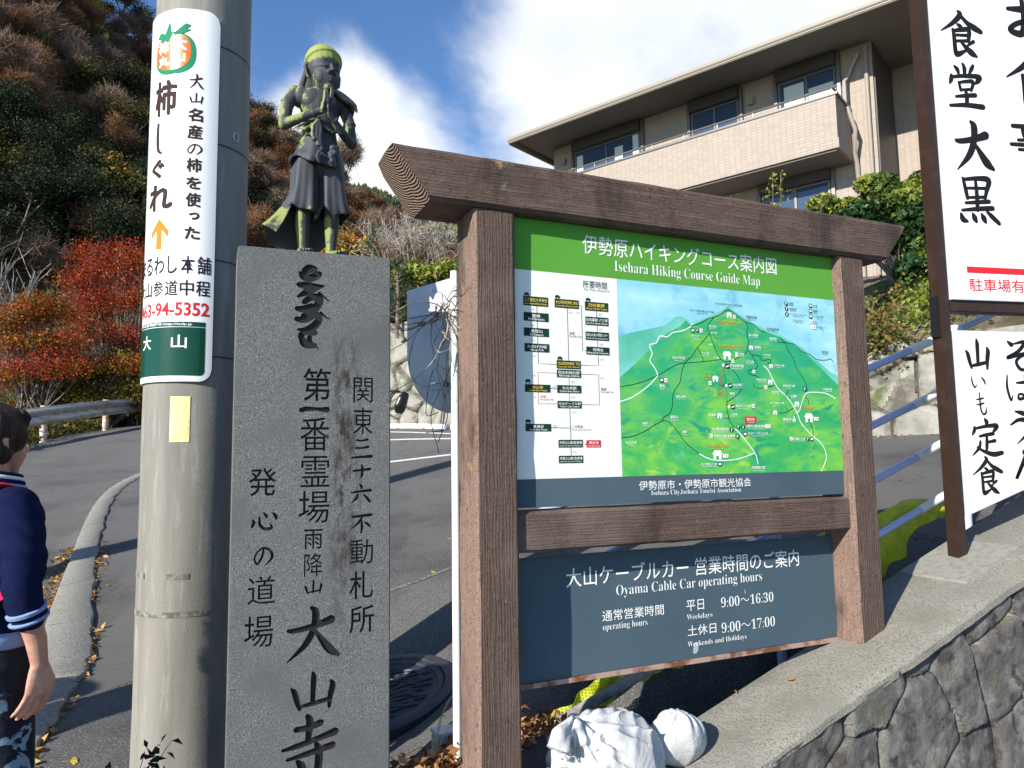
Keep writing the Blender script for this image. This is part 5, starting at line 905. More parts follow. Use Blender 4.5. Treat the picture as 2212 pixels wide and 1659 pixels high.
    for kd, x, z, w in MICON:
        if kd in 'sp':
            r = w/2; k_ = .0025
            wi.flat([(x-r, z), (x-r*.55, z+r*.6), (x+r*.55, z+r*.6), (x+r, z)], [(0, 1, 2, 3)], k_); wi.rect(x-r*.75, z-r*.8, x-r*.25, z-.0004, k_); wi.rect(x+r*.25, z-r*.8, x+r*.75, z-.0004, k_); wi.rect(x-r*.25, z-r*.25, x+r*.25, z-.0004, k_)
            if kd == 'p': wi.flat([(x-r*.7, z+r*1.0), (x, z+r*1.7), (x+r*.7, z+r*1.0)], [(0, 1, 2)], k_)
        elif kd == 'f': wi.rect(x-w*.4, z-w*.6, x+w*.4, z+w*.6, .0025)
        elif kd == 't': wi.rect(x-w/2, z-.0075, x+w/2, z+.0075, .0025); rl.disc(x-w*.2, z, .0025, .003, 8); rl.rect(x+w*.1, z-.004, x+w*.25, z+.004, .003)
        elif kd == 'b': bi.rrect(x-w/2, z-.009, x+w/2, z+.009, .003, .0025); wi.rrect(x-w*.36, z-.004, x+w*.36, z+.005, .002, .003)
        elif kd == 'k': bi.rect(x-w/2, z-w/2, x+w/2, z+w/2, .0025); wi.flat([(x-w*.38, z-w*.3), (x+w*.38, z), (x+w*.38, z+w*.3), (x-w*.38, z)], [(0, 1, 2, 3)], .003)
        elif kd in 'P?i': bi.disc(x, z, w/2+.001, .0025); wl.text(kd, x, z, w*(.35 if kd == 'i' else .5), w*.75, .02, 2, .003)
        elif kd == 'd': wi.disc(x, z, w/2, .0025)
        elif kd == 'R': rp.rect(x-w/2, z-.014, x+w/2, z+.016, .0025); rp.flat([(x-w/2, z-.0139), (x-w/2-.005, z-.026), (x-w*.2, z-.0139)], [(0, 1, 2)], .0025); wl.text('現在地', x, z+.004, w*.7, .012, .01, 2, .003); wl.text('You Are Here', x, z-.008, w*.7, None, .01, 1, .003)
    part('name_plate', pl.mb, DGR, pan); part('here_marker', rp.mb, REDM, pan); part('white_lettering', wl.mb, WHT, pan); part('yellow_lettering', yl.mb, YEL, pan); part('black_lettering', bl.mb, BLK, pan); part('orange_lettering', ol.mb, ORG, pan); part('red_lettering', rl.mb, REDM, pan); part('grey_lettering', gl.mb, GRY, pan); part('black_icon', bi.mb, DGR, pan); part('white_icon', wi.mb, WHT, pan)
    # ---- lower panel
    b = MB(); b.box(bp(.10, -.155, .683), BU*1.70, BN*.025, (0, 0, .445)); lp = part('hours_panel', b, slate.m, t, bevel=.002)
    fr = Mat('rusty_frame', (.40, .27, .22), .7); fr.vary((.18, .07, .035), 14, .45, .6)
    b = MB(); b.box(bp(.10, -.158, .665), BU*1.72, BN*.036, (0, 0, .0175)); part('bottom_edge', b, fr.m, lp)
    s = Sheet(BO, BU, BN, -.13)
    for q, (ja, x, z, w, h) in enumerate(LOW):
        lat = ja[0] in 'OoW9'; s.text(serif(ja) if lat else ja, x, z, w, h if not lat or '9' in ja else h*.95, -.012 if lat else .003, 4, .002)
    part('white_lettering', s.mb, WHT, lp)
    s = Sheet(BO, BU, BN, -.13); s.flat([(.985, .705), (1.0, .70), (1.012, .712), (1.014, .738), (1.005, .748), (.99, .742)], [tuple(range(6))], .002); s.rrect(1.262, .915, 1.267, .932, .002, .002); part('glue_mark', s.mb, flatmat('glue_residue', (.36, .42, .40)), lp)
guide_board()
# ================================================================== granite pillar
def sp(a, n, z): return SO+SU*(a*PSC)+SN*(n*PSC)+Vector((0, 0, EYE+(z-EYE)*PSC))
def pillar():
    g = Mat('grey_granite', (.135, .138, .135), .75, .25); sp1 = g.noise(260, 2, .7); g.mix(g.rng(sp1, .5, .62), (.05, .052, .053)); g.mix(g.rng(g.noise(300, 2, .6, v=g.vec(loc=(3, 1, 2))), .56, .66), (.30, .30, .295)); g.vary((.105, .108, .106), 5, .45, .7)
    s = g.sep(g.vec((1, 1, 1), (0, 0, -math.atan2(SU.y, SU.x))))
    ZOFF = 0.0
    # rust-brown weather stain running down from the top right, lichen rough
    x = g.math('DIVIDE', s[0], PSC); z = g.math('ADD', g.math('DIVIDE', s[2], PSC), ZOFF); band = g.math('MULTIPLY', g.rng(g.math('ABSOLUTE', g.math('SUBTRACT', x, .085)), .055, .015), g.math('MULTIPLY', g.rng(z, 1.1, 1.45), g.rng(z, 2.07, 1.98)))
    st = g.math('MULTIPLY', band, g.rng(g.noise(34, 6, .75, v=g.vec((1, 1, .35))), .43, .6)); g.mix(st, (.035, .027, .026))
    g.bump(sp1, .12, .001); dk = Mat('carved_letter_paint', (.018, .016, .016), .6, .3); dk.vary((.06, .048, .045), 40, .6, .75)
    t = thing('stone_pillar', 'tall grey granite pillar with black carved inscription, carrying the child statue', 'stone pillar', sp(.214, -.1, -.2))
    b = MB(); b.box(sp(0, -.2, .0), SU*.428*PSC, SN*.2*PSC, (0, 0, 2.096*PSC)); me = b.mesh('shaft', BASE[t.name]); bm = bmesh.new(); bm.from_mesh(me); bmesh.ops.recalc_face_normals(bm, faces=bm.faces); bmesh.ops.bevel(bm, geom=bm.edges[:], offset=.004, segments=2, affect='EDGES'); bm.to_mesh(me); bm.free()
    me.materials.append(g.m); me.materials.append(dk.m)
    cut = MB()
    def solid(V, F, dep):
        n = len(V); base = len(cut.v)
        # closed slab: front 3 mm proud of the face, back at -dep
        fr = [tuple(sp(p[0], .003, p[1])) for p in V]; bk = [tuple(sp(p[0], -dep, p[1])) for p in V]; edges = {}
        for f in F:
            for i in range(len(f)): a, b_ = f[i], f[(i+1) % len(f)]; edges[(a, b_)] = 1
        fs = [list(f) for f in F]+[[i+n for i in f[::-1]] for f in F]+[[a, a+n, b_+n, b_][::-1] for (a, b_) in edges if (b_, a) not in edges]
        return fr+bk, fs
    glyphs = []
    for q, (ch, x, z, w, h) in enumerate(ST):
        if ch in BR and not (ch in '雨'): glyphs += brush(ch, x, z, w, h, 1.0 if ch == '梵' else 1.1)
        else: glyphs.append(fit(ch, x, z, w, h, 0.0 if ch in '番霊動降関東道場' else .006, 3))
    o = link(bpy.data.objects.new('shaft', me)); ok = False
    try:
        big = MB(); n0 = len(me.polygons)
        for k, (V, F) in enumerate(glyphs):
            fr, fs = solid(V, F, .007+.00007*(k % 13)); big.add(fr, fs)
        cm = big.mesh('cut', BASE[t.name]); bm = bmesh.new(); bm.from_mesh(cm); bmesh.ops.remove_doubles(bm, verts=bm.verts, dist=1e-6); bmesh.ops.recalc_face_normals(bm, faces=bm.faces); bm.to_mesh(cm); bm.free(); cm.materials.append(g.m); cm.materials.append(dk.m); cm.polygons.foreach_set('material_index', [1]*len(cm.polygons))
        co = link(bpy.data.objects.new('cut', cm)); md = o.modifiers.new('b', 'BOOLEAN'); md.operation = 'DIFFERENCE'; md.solver = 'EXACT'; md.use_self = True; md.object = co
        dg = bpy.context.evaluated_depsgraph_get(); dg.update(); new = bpy.data.meshes.new_from_object(o.evaluated_get(dg)); o.modifiers.clear(); bpy.data.objects.remove(co)
        mi = np.zeros(len(new.polygons), np.int32); new.polygons.foreach_get('material_index', mi); ok = (mi == 1).sum() > 300 and len(new.materials) >= 2
        print('BOOL', len(new.polygons), (mi == 1).sum(), [m and m.name for m in new.materials])
        if ok: o.data = new; new.name = 'shaft'
    except Exception as e: print('BOOL failed', e)
    o.parent = t; BASE[o.name] = BASE[t.name]
    if not ok:
        s = Sheet(SO, SU, SN, 0)
        for V, F in glyphs: s.flat(V, F, .001)
        part('inscription', s.mb, dk.m, t)
pillar()
# ================================================================== statue of a praying child on the pillar
def statue():
    c = sp(.225, -.085, 2.098); rz = math.radians(-5)
    X = (SU*math.cos(rz)+SN*math.sin(rz)); Y = (SN*math.cos(rz)-SU*math.sin(rz))      # X to the viewer's right, Y towards the viewer (front)
    KX, KY, KZ = 1.03*PSC, 1.03*PSC, 1.17*PSC
    def q(x, y, z): return c+X*(x*KX)+Y*(y*KY)+Vector((0, 0, z*KZ))
    t = thing('praying_statue', 'dark bronze-grey statue of a praying child patched with yellow-green lichen, standing on the granite pillar', 'statue', c)
    m = Mat('weathered_bronze', (.040, .043, .050), .62, .35); m.vary((.062, .066, .074), 9, .45, .7)
    lich = m.noise(26, 6, .65); geo = m.N.new('ShaderNodeNewGeometry'); nz = m.sep(geo.outputs['Normal']); zz = m.math('DIVIDE', m.sep()[2], KZ)
    # lichen grows on the weather side (viewer's left), top of the head, arms, hems and shins
    xs = m.N.new('ShaderNodeVectorMath'); xs.operation = 'DOT_PRODUCT'; m.L.new(geo.outputs['Normal'], xs.inputs[0]); xs.inputs[1].default_value = (-X).normalized()
    side = m.rng(xs.outputs['Value'], -.1, .8)
    def zone(a, b, w): return m.math('MULTIPLY', m.rng(zz, a-w, a+w), m.rng(zz, b+w, b-w))
    z1 = m.math('MULTIPLY', zone(.29, .47, .03), side); z2 = m.math('MULTIPLY', zone(-.05, .125, .02), m.rng(xs.outputs['Value'], -.1, .6)); z3 = m.rng(zz, .518, .545); z4 = m.math('MULTIPLY', m.rng(nz[2], .25, .8), .35)
    tot = m.math('ADD', m.math('ADD', z1, z2), m.math('ADD', m.math('MULTIPLY', z3, 1.3), z4)); amt = m.math('ADD', m.math('MULTIPLY', tot, .33), lich)
    m.mix(m.rng(amt, .70, .78), (.20, .235, .065)); m.bump(m.noise(120, 4), .15, .002)
    rot = Matrix((X*KX, Y*KY, Vector((0, 0, KZ)))).transposed()
    body = MB()
    B = lambda x, y, z, r: body.ball(q(x, y, z), r, 18, 12, rot)
    # trunk
    B(0, 0, .405, (.058, .040, .052)); B(-.024, .016, .415, (.034, .022, .03)); B(.024, .016, .415, (.034, .022, .03)); B(0, .004, .355, (.052, .037, .04)); B(0, -.002, .30, (.056, .042, .05)); B(0, 0, .25, (.056, .042, .05))
    for s_ in (-1, 1): B(s_*.052, -.002, .422, (.032, .030, .028))
    body.tube([q(0, -.004, .43), q(.004, 0, .465)], [.028, .024], 14)
    # head turned to the viewer's right and slightly down
    hr = Matrix.Rotation(R(-16), 3, 'Z'); H = rot @ hr
    hc = Vector((.010, .006, .497))
    def h(x, y, z): v = hr @ Vector((x*1.14, y*1.1, z*1.10)); return q(hc.x+v.x, hc.y+v.y, hc.z+v.z)
    def Hb(x, y, z, r): body.ball(h(x, y, z), (r[0]*1.14, r[1]*1.1, r[2]*1.10), 18, 12, H)
    Hb(0, 0, .012, (.043, .046, .046)); Hb(0, .010, -.018, (.035, .036, .040)); Hb(-.015, .022, -.022, (.020, .018, .022)); Hb(.015, .022, -.022, (.020, .018, .022)); Hb(0, .032, -.046, (.013, .012, .010))
    body.tube([h(0, .044, .008), h(0, .054, -.013)], [.0045, .008], 8); Hb(-.007, .047, -.014, (.006, .006, .005)); Hb(.007, .047, -.014, (.006, .006, .005))
    body.tube([h(-.012, .041, -.0275), h(0, .0465, -.0265), h(.012, .041, -.0275)], [.003, .0042, .003], 8); body.tube([h(-.008, .0405, -.033), h(0, .0445, -.034), h(.008, .0405, -.033)], [.003, .0042, .003], 8)
    for s in (-1, 1):
        body.tube([h(s*.028, .034, .013), h(s*.018, .043, .0155), h(s*.007, .045, .011)], [.003, .0035, .0025], 6); body.tube([h(s*.027, .035, .001), h(s*.017, .0415, -.0015), h(s*.009, .043, .0005)], [.003, .0042, .003], 6)
        body.tube([h(s*.042, -.002, .014), h(s*.049, -.006, .004), h(s*.046, -.001, -.016), h(s*.042, .002, -.026)], [.006, .0075, .006, .005], 8)
    # arms: shoulder, elbow out, forearm rising to the joined hands
    def arm(pts, r): body.capsule([q(*p) for p in pts], r, 12)
    arm([(-.070, -.002, .432), (-.092, .004, .395), (-.102, .012, .336)], [.026, .023, .021]); arm([(-.102, .012, .336), (-.055, .050, .350), (-.012, .068, .366)], [.021, .0165, .012])
    arm([(.068, -.004, .425), (.088, .0, .38), (.096, .008, .316)], [.025, .022, .020]); arm([(.096, .008, .316), (.055, .046, .330), (.016, .068, .360)], [.020, .0165, .012])
    for s in (-1, 1):
        body.tube([q(.002+s*.010, .068, .360), q(.002+s*.0065, .073, .377), q(.002+s*.0055, .076, .390)], [(.0075, .013), (.007, .0155), (.006, .0145)], 10, up=Y)
        for k in range(4):
            o = -.0095+k*.0063; L = (.028, .034, .033, .026)[k]; body.capsule([q(.002+s*.005, .076+o, .386), q(.002+s*.0045, .078+o, .386+L*.5), q(.002+s*.004, .079+o*.9, .386+L)], [.0046, .0043, .0034], 6)
        body.capsule([q(.002+s*.008, .062, .368), q(.002+s*.0075, .056, .382), q(.002+s*.006, .056, .396)], [.0052, .0048, .0036], 6)
        body.tube([q(-.030 if s < 0 else .034, .060, .359 if s < 0 else .351), q(-.026 if s < 0 else .030, .062, .361 if s < 0 else .353)], .0165, 12)
    body.tube([q(-.090, .004, .401), q(-.093, .004, .394)], .026, 14); body.tube([q(.089, 0, .372), q(.091, .001, .365)], .0255, 14)
    # legs and feet
    for s, x, y in ((-1, -.040, -.004), (1, .038, .006)):
        body.tube([q(x, y-.004, .20), q(x, y, .125), q(x+s*.002, y-.006, .085), q(x, y-.002, .03), q(x, y, .006)], [.036, .028, .0265, .0185, .019], 14); body.tube([q(x, y, .020), q(x, y, .012)], .022, 14)
        fx = .012*(1 if s > 0 else -.2); body.tube([q(x, y-.018, .008), q(x+fx*.5, y+.015, .012), q(x+fx*1.2, y+.052, .008)], [(.014, .010), (.018, .012), (.019, .007)], 12)
        for k in range(5): body.ball(q(x+fx*1.3+(k-2)*.0075, y+.066-abs(k-(1 if s > 0 else 3))*.003, .006), (.0042, .008, .005), 8, 6, rot)
    part('body', remeshed(body, .0030, 3, 'body', BASE[t.name]), m.m, t)
    # hair: cap with a rolled rim and long locks behind
    hb = MB()
    hb.ball(h(0, -.004, .026), (.053, .054, .047), 20, 14, H)
    rim = [h(.047*math.sin(a), -.004+.046*math.cos(a)*(1 if math.cos(a) > 0 else .9), .022+.020*max(math.cos(a), 0)-.026*max(-math.cos(a), 0)) for a in np.linspace(0, 2*math.pi, 25)[:-1]]; hb.tube(rim+[rim[0]], .0055, 8, caps=False)
    hb.tube([h(0, -.036, .01), h(0, -.042, -.035), h(0, -.040, -.075), h(0, -.036, -.105)], [(.040, .014), (.044, .013), (.050, .011), (.040, .007)], 14, up=Y)
    for s in (-1, 1): hb.tube([h(s*.040, -.016, .0), h(s*.047, -.026, -.035), h(s*.056, -.028, -.075), h(s*.052, -.022, -.095)], [.010, .012, .012, .006], 8)
    hm = Mat('mossy_bronze', (.055, .06, .05), .7, .3); hz = hm.math('DIVIDE', hm.sep()[2], KZ); hm.mix(hm.rng(hm.math('ADD', hm.math('MULTIPLY', hm.rng(hz, .495, .535), .55), hm.noise(24, 5, .65)), .62, .74), (.25, .30, .08)); part('hair', remeshed(hb, .0028, 3, 'hair', BASE[t.name]), hm.m, t)
    # clothing
    SX = .80
    def skirt(rows, n=72, thick=.004):
        """rows: (z, cx, cy, rx, ry, ripple, freq, phase, hem wave)"""
        o = []; i_ = []
        for z, cx, cy, rx, ry, rp, fq, ph, hm in rows:
            a_ = []; b_ = []
            for k in range(n):
                a = 2*math.pi*k/n; w = 1+rp*math.sin(fq*a+ph)+rp*.5*math.sin((fq*2-1)*a+ph*2); zz_ = z+hm*math.sin(3*a+.6)+hm*.6*math.sin(5*a+ph); a_.append(q(cx*SX+rx*SX*w*math.cos(a), cy+ry*.9*w*math.sin(a), zz_)); b_.append(q(cx*SX+(rx*SX*w-thick)*math.cos(a), cy+(ry*.9*w-thick)*math.sin(a), zz_))
            o.append(a_); i_.append(b_)
        b = MB(); b.loft(o+i_[::-1]+[o[0]], caps=False); return b
    part('over_skirt', skirt([(.350, 0, 0, .057, .047, .02, 5, .3, 0), (.315, 0, 0, .064, .053, .03, 6, .3, 0), (.28, -.004, .002, .074, .060, .04, 7, .5, .003), (.255, -.008, .003, .084, .066, .05, 7, .6, .008), (.243, -.012, .004, .094, .071, .06, 7, .6, .011), (.237, -.012, .004, .091, .068, .06, 7, .6, .011)]), m.m, t, 60)
    lg = [skirt([(.29, x*.7, .0, .046, .047, .02, 5, p, 0), (.23, x, .001, .050, .048, .04, 6, p, 0), (.18, x*1.05, .001, .050, .048, .07, 6, p, .002), (.145, x*1.12, .001, .054, .051, .09, 6, p, .006), (.122, x*1.2, .002, .060, .055, .11, 6, p, .010), (.117, x*1.2, .002, .057, .052, .11, 6, p, .010)], 60) for x, p in ((-.046, .4), (.045, 1.5))]
    for l in lg: part('trouser_leg', l, m.m, t, 60)
    # long rear cloth sweeping down to the plinth on the viewer's left
    b = MB(); rows = []; inn = []
    for i in range(15):
        f = i/14; z = .26-.245*f; rr = .052+.062*f**1.6; a0, a1 = R(150-10*f), R(345-25*f); ro = []; ri = []
        for k in range(31):
            a = a0+(a1-a0)*k/30; w = 1+.06*math.sin(a*6+f*3)*f; cx = -.008-.036*f*f*(1 if math.cos(a) < 0 else .2); zz_ = z+(.060*f*f*max(-math.cos(a), 0)**2 if math.cos(a) < 0 else .075*f*f*abs(math.cos(a)))
            ro.append(q(cx+rr*w*math.cos(a)*.95, -.012+rr*.62*w*math.sin(a), zz_)); ri.append(q(cx+(rr*w-.005)*math.cos(a)*.95, -.012+(rr*.62*w-.005)*math.sin(a), zz_))
        rows.append(ro+ri[::-1])
    b.loft(rows); part('rear_cloth', b, m.m, t, 60)
    # sash: belt, bow, two hanging ends, shoulder cloth
    b = MB(); 
    ring = lambda z, rx, ry: [q(rx*math.cos(a), ry*math.sin(a), z+.004*math.sin(2*a+1)) for a in np.linspace(0, 2*math.pi, 37)[:-1]]
    b.loft([ring(.362, .057, .045), ring(.360, .062, .051), ring(.345, .064, .053), ring(.330, .063, .053), ring(.328, .058, .047)], caps=False)
    b.tube([q(-.018, .052, .345), q(-.05, .050, .336), q(-.074, .038, .322), (q(-.05, .054, .318)), q(-.018, .056, .336)], [(.004, .008)]*5, 8)
    b.tube([q(-.006, .054, .345), q(.03, .050, .338), q(.052, .04, .330), q(.03, .054, .322), q(-.006, .057, .336)], [(.004, .008)]*5, 8)
    for dx, zb in ((-.020, .272), (-.006, .262), (-.030, .285)): b.tube([q(-.012, .056, .352), q(dx, .062, .325), q(dx-.003, .068, .298), q(dx+.002, .072, zb)], [(.006, .005), (.008, .005), (.009, .005), (.010, .004)], 10)
    b.ball(q(-.013, .058, .344), (.010, .008, .011), 12, 8, rot)
    for k in range(4): b.ball(q(.024+.006*math.sin(k*2), .074, .272-.011*k), (.010-.001*k, .007, .009), 10, 8, rot)
    b.tube([q(.012, .072, .255), q(.034, .072, .275), q(.044, .064, .283)], [.006, .008, .005], 8)
    b.tube([q(-.012, .066, .262), q(-.02, .072, .245), q(-.012, .072, .228)], [.006, .007, .004], 8)
    part('sash', remeshed(b, .003, 2, 'sash', BASE[t.name]), m.m, t)
    b = MB(); rows = []
    for i in range(9):
        f = i/8; x = .022+.085*f; top = .452-.034*f*f; yf = .050-.020*f; w = .004*math.sin(f*9)
        rows.append([q(x, yf, top-.026+w), q(x, yf+.007, top-.020+w), q(x, .02, top+.006), q(x, -.02, top), q(x, -.034, top-.02), q(x, -.028, top-.02), q(x, .0, top-.006)])
    b.loft(rows); b.tube([q(.024, .048, .448), q(.026, .056, .425), (q(.018, .066, .395)), q(.020, .060, .375)], [(.006, .003), (.010, .004), (.009, .004), (.006, .003)], 8); part('shoulder_cloth', remeshed(b, .003, 4, 'shoulder_cloth', BASE[t.name]), m.m, t)
statue()
# ================================================================== concrete utility pole and its advertisement
PSP = 1.31; PX, PY, PR = -1.144*PSP, 2.65*PSP, .166*PSP; RS0 = .178
PAZ = math.atan2(-PX, -PY)          # direction from the pole to the viewer's side
def pole_pt(th, z, r):              # th measured to the viewer's right of the facing direction
    fx, fy = -PX, -PY; L = math.hypot(fx, fy); fx /= L; fy /= L; rx, ry = -fy, fx
    return Vector((PX+r*(fx*math.cos(th)+rx*math.sin(th)), PY+r*(fy*math.cos(th)+ry*math.sin(th)), EYE+(z-EYE)*PSP))
def utility_pole():
    z0 = -.3; t = thing('utility_pole', 'round weathered concrete utility pole at the pavement edge behind the granite pillar', 'utility pole', (PX, PY, g1(PX, PY)))
    m = Mat('pole_concrete', (.255, .243, .215), .88, .12); v = m.vec((1, 1, .12)); m.vary((.20, .192, .17), 9, .40, .62, v=v); m.mix(m.rng(m.noise(22, 6, .7, v=v), .55, .7), (.33, .318, .285)); m.mix(m.rng(m.noise(150, 3, .6), .58, .7, 0, .7), (.22, .21, .19)); m.mix(m.rng(m.noise(4, 6, .6, v=m.vec((1, 1, 3))), .56, .7, 0, .5), (.24, .22, .18)); m.bump(m.noise(150, 3), .35, .003); m.bump(m.noise(8, 3, v=m.vec((1, 1, 5))), .1, .01)
    def ring(r, z, n=64): return [pole_pt(2*math.pi*k/n, z, r) for k in range(n)]
    b = MB(); b.loft([ring(PR+.0012*math.sin(i*1.7), z0+(9.3-z0)*i/60) for i in range(61)]); part('shaft', b, m.m, t, 60)
    bm_ = Mat('dark_tape', (.12, .115, .10), .8); bm_.vary((.30, .29, .26), 18, .45, .6)
    for z, a0, a1 in ((1.123, -1.5, -.95), (1.123, -.42, .0), (1.0, -1.5, .35)):
        b = MB(); b.loft([[pole_pt(a0+(a1-a0)*k/16, z+dz, PR+.0026) for k in range(17)] for dz in (-.009, .009)], caps=False, closed=False); part('tape_mark', b, bm_.m, t)
    ym = Mat('yellow_sticker', (.78, .72, .32), .5, .4); ym.vary((.62, .55, .25), 40, .5, .7)
    b = MB(); b.loft([[pole_pt(R(-26)+R(22)*k/8, z, PR+.003) for k in range(9)] for z in (1.566, 1.72)], caps=False, closed=False); part('yellow_sticker', b, ym.m, t)
    b = MB(); cc = pole_pt(R(43), 2.669, PR+.003); tx = (pole_pt(R(48), 2.669, PR)-pole_pt(R(38), 2.669, PR)).normalized(); b.tube([cc+tx*.015*math.cos(a)+Vector((0, 0, .021*math.sin(a))) for a in np.linspace(0, 2*math.pi, 21)], .0045, 6, caps=False); part('step_socket', b, plain('socket_rim', (.42, .42, .41), .6), t, 60)
    b = MB(); b.loft([ring(PR+.0035, 5.2), ring(PR+.006, 5.21), ring(PR+.006, 5.25), ring(PR+.0035, 5.26)], caps=False); part('steel_band', b, plain('steel_strap', (.3, .3, .3), .5, .5, .6), t)
    # the advertisement wrapped round the pole
    a0, a1 = R(-118), R(17.5); zb, zt = 1.77, 3.098; s_ = thing('pole_advertisement', 'tall white curved advertisement plate wrapped round the concrete utility pole, with persimmon emblem', 'sign', pole_pt(R(-40), 2.4, PR))
    white = Mat('white_enamel', (.80, .80, .80), .22, .5).m; rs = PR+.012
    b = MB(); n = 40; cr = .045
    def prof(th): d = min(th-a0, a1-th)*RS0; return 0 if d > cr else cr-math.sqrt(max(cr*cr-(cr-d)**2, 0))
    ths = np.unique(np.r_[np.linspace(a0, a1, n), a0+np.linspace(0, cr/rs, 8), a1-np.linspace(0, cr/rs, 8)])
    b.loft([[pole_pt(th, zb+prof(th), rs-.006), pole_pt(th, zb+prof(th), rs), pole_pt(th, zt-prof(th), rs), pole_pt(th, zt-prof(th), rs-.006)] for th in ths]); pl = part('plate', b, white, s_, 30)
    bl = plain('strap_wire', (.03, .03, .03), .5); b = MB()
    for z in (1.86, 2.20, 2.62, 2.985): b.loft([[pole_pt(th, z+dz, PR+.004) for th in np.linspace(a1-.02, a1+R(150), 24)] for dz in (-.002, .002)], caps=False, closed=False)
    part('strap', b, bl, s_)
    def wrap(name, items, mat, lift=.0012):
        """items: flat (points, faces) with x as arc angle*radius; laid on the cylinder"""
        mb = MB(); k = 0
        for V, F in items:
            k += 1; me = bpy.data.meshes.new('w'); me.from_pydata([(p[0], p[1], 0) for p in V], [], [list(f) for f in F]); bm = bmesh.new(); bm.from_mesh(me); xs = [p[0] for p in V]
            for xx in np.arange(math.floor(min(xs)/.012)*.012, max(xs), .012):
                bmesh.ops.bisect_plane(bm, geom=bm.verts[:]+bm.edges[:]+bm.faces[:], plane_co=(xx, 0, 0), plane_no=(1, 0, 0))
            bm.verts.index_update(); mb.add([pole_pt(v.co.x/RS0, v.co.y, rs+lift+(k % 25)*6e-6) for v in bm.verts], [[v.index for v in f.verts] for f in bm.faces]); bm.free(); bpy.data.meshes.remove(me)
        return part(name, mb, mat, pl)
    A = lambda d: R(d)*RS0
    kg = flatmat('brown_black_lettering', (.035, .018, .016)); gr = flatmat('emblem_green', (.01, .20, .10)); og = Mat('emblem_orange', (.52, .135, .012), .3, .4); dg_ = Mat('district_green', (.003, .050, .025), .22, .4).m
    # persimmon emblem
    fx, fz = A(-36), 2.955
    def blobp(sx, sz, dx=0, dz=0, sq=2.5, n=40): return [(fx+dx+sx*math.copysign(abs(math.cos(a))**(2/sq), math.cos(a)), fz+dz+sz*math.copysign(abs(math.sin(a))**(2/sq), math.sin(a))) for a in np.linspace(0, 2*math.pi, n+1)[:-1]]
    P = blobp(.083, .076, .004, -.022); wrap('emblem_outline', [(P, [list(range(len(P)))])], gr)
    P = blobp(.072, .067, -.002, -.014); wrap('emblem_fruit', [(P, [list(range(len(P)))])], og.m, .002)
    L = [[(-.07, .045), (-.055, .065), (-.03, .055), (-.012, .098), (-.006, .062), (.0, .05), (-.02, .02), (-.04, .012), (-.05, .04)], [(-.005, .06), (.01, .058), (.05, .088), (.068, .082), (.05, .066), (.07, .066), (.04, .05), (.01, .045)]]
    wrap('emblem_leaf', [([(fx+x, fz+z) for x, z in l], [list(range(len(l)))]) for l in L], gr, .0028)
    wrap('emblem_lettering', bold('大', fx+.028, fz+.012, .054, .05)+bold('山', fx+.026, fz-.036, .05, .038)+bold('柿', fx-.036, fz+.005, .05, .048, .0015)+bold('丸', fx-.034, fz-.046, .05, .04), WHT, .003)
    col = [('大', 2.83, .057), ('山', 2.767, .044), ('名', 2.708, .049), ('産', 2.646, .052), ('の', 2.584, .042), ('柿', 2.526, .051), ('を', 2.462, .045), ('使', 2.402, .051), ('っ', 2.344, .026), ('た', 2.284, .045)]
    it = []
    for ch, z, h in col:
        xx = A(-7+(1.5 if ch == 'っ' else 0)); w = .050 if ch != 'っ' else .034
        if ch in ('大', '山', 'の'): it += brush(ch, xx, z, w, h)
        else: it += bold(ch, xx, z, w, h, .0016)
    wrap('brown_lettering', it, kg)
    it = bold('柿', A(-44), 2.774, .10, .131, .004)+bold('ぐ', A(-52), 2.518, .066, .070, .0035)+bold('れ', A(-48), 2.415, .115, .095, .004)
    V = brush('い', 0, 0, 1, 1)
    S_ = [(A(-53), 2.686, .012), (A(-53.5), 2.63, .015), (A(-51.5), 2.586, .013), (A(-45), 2.572, .004)]
    BR['|'] = [[((p[0])*1, p[1], p[2]) for p in S_]]
    pts = catmull(S_, 8); Lq = []
    for i, p in enumerate(pts):
        tq = pts[min(i+1, len(pts)-1)][:2]-pts[max(i-1, 0)][:2]; tq /= np.linalg.norm(tq); nn = np.array([-tq[1], tq[0]])*p[2]/2; Lq += [p[:2]+nn, p[:2]-nn]
    it.append((Lq, [(2*i, 2*i+1, 2*i+3, 2*i+2) for i in range(len(pts)-1)])); wrap('black_lettering', it, kg)
    ax = A(-46); wrap('orange_arrow', [([(ax-.012, 2.23), (ax+.012, 2.23), (ax+.012, 2.298), (ax+.040, 2.268), (ax+.040, 2.292), (ax, 2.338), (ax-.040, 2.292), (ax-.040, 2.268), (ax-.012, 2.298)], [(0, 1, 2, 8), (2, 3, 4, 5), (8, 2, 5), (8, 5, 6, 7)])], flatmat('arrow_orange', (.62, .19, .02)))
    it = []
    for i, ch in enumerate('まるわし本舗'): it.append(fit(ch, A(6.5-17*(5-i)), 2.172, .045 if ch not in 'し' else .034, .062, .012, 3))
    for i, ch in enumerate('大山参道中程'): it.append(fit(ch, A(6-17*(5-i)), 2.091, .046, .054, .012, 3))
    wrap('address_lettering', it, flatmat('ink_black', (.015, .015, .018)))
    wrap('phone_lettering', [fit('0463-94-5352', A(-38.5), 2.018, R(103)*RS0, .048, .02, 3)], flatmat('phone_red', (.55, .02, .025)))
    ga, gb = A(-108), A(9.5); r_ = .016; P = [(ga, 1.9555), (ga, 1.79), (gb-r_, 1.79)]+[(gb-r_+r_*math.cos(a), 1.79+r_+r_*math.sin(a)) for a in np.linspace(-math.pi/2, 0, 6)]+[(gb, 1.9555)]
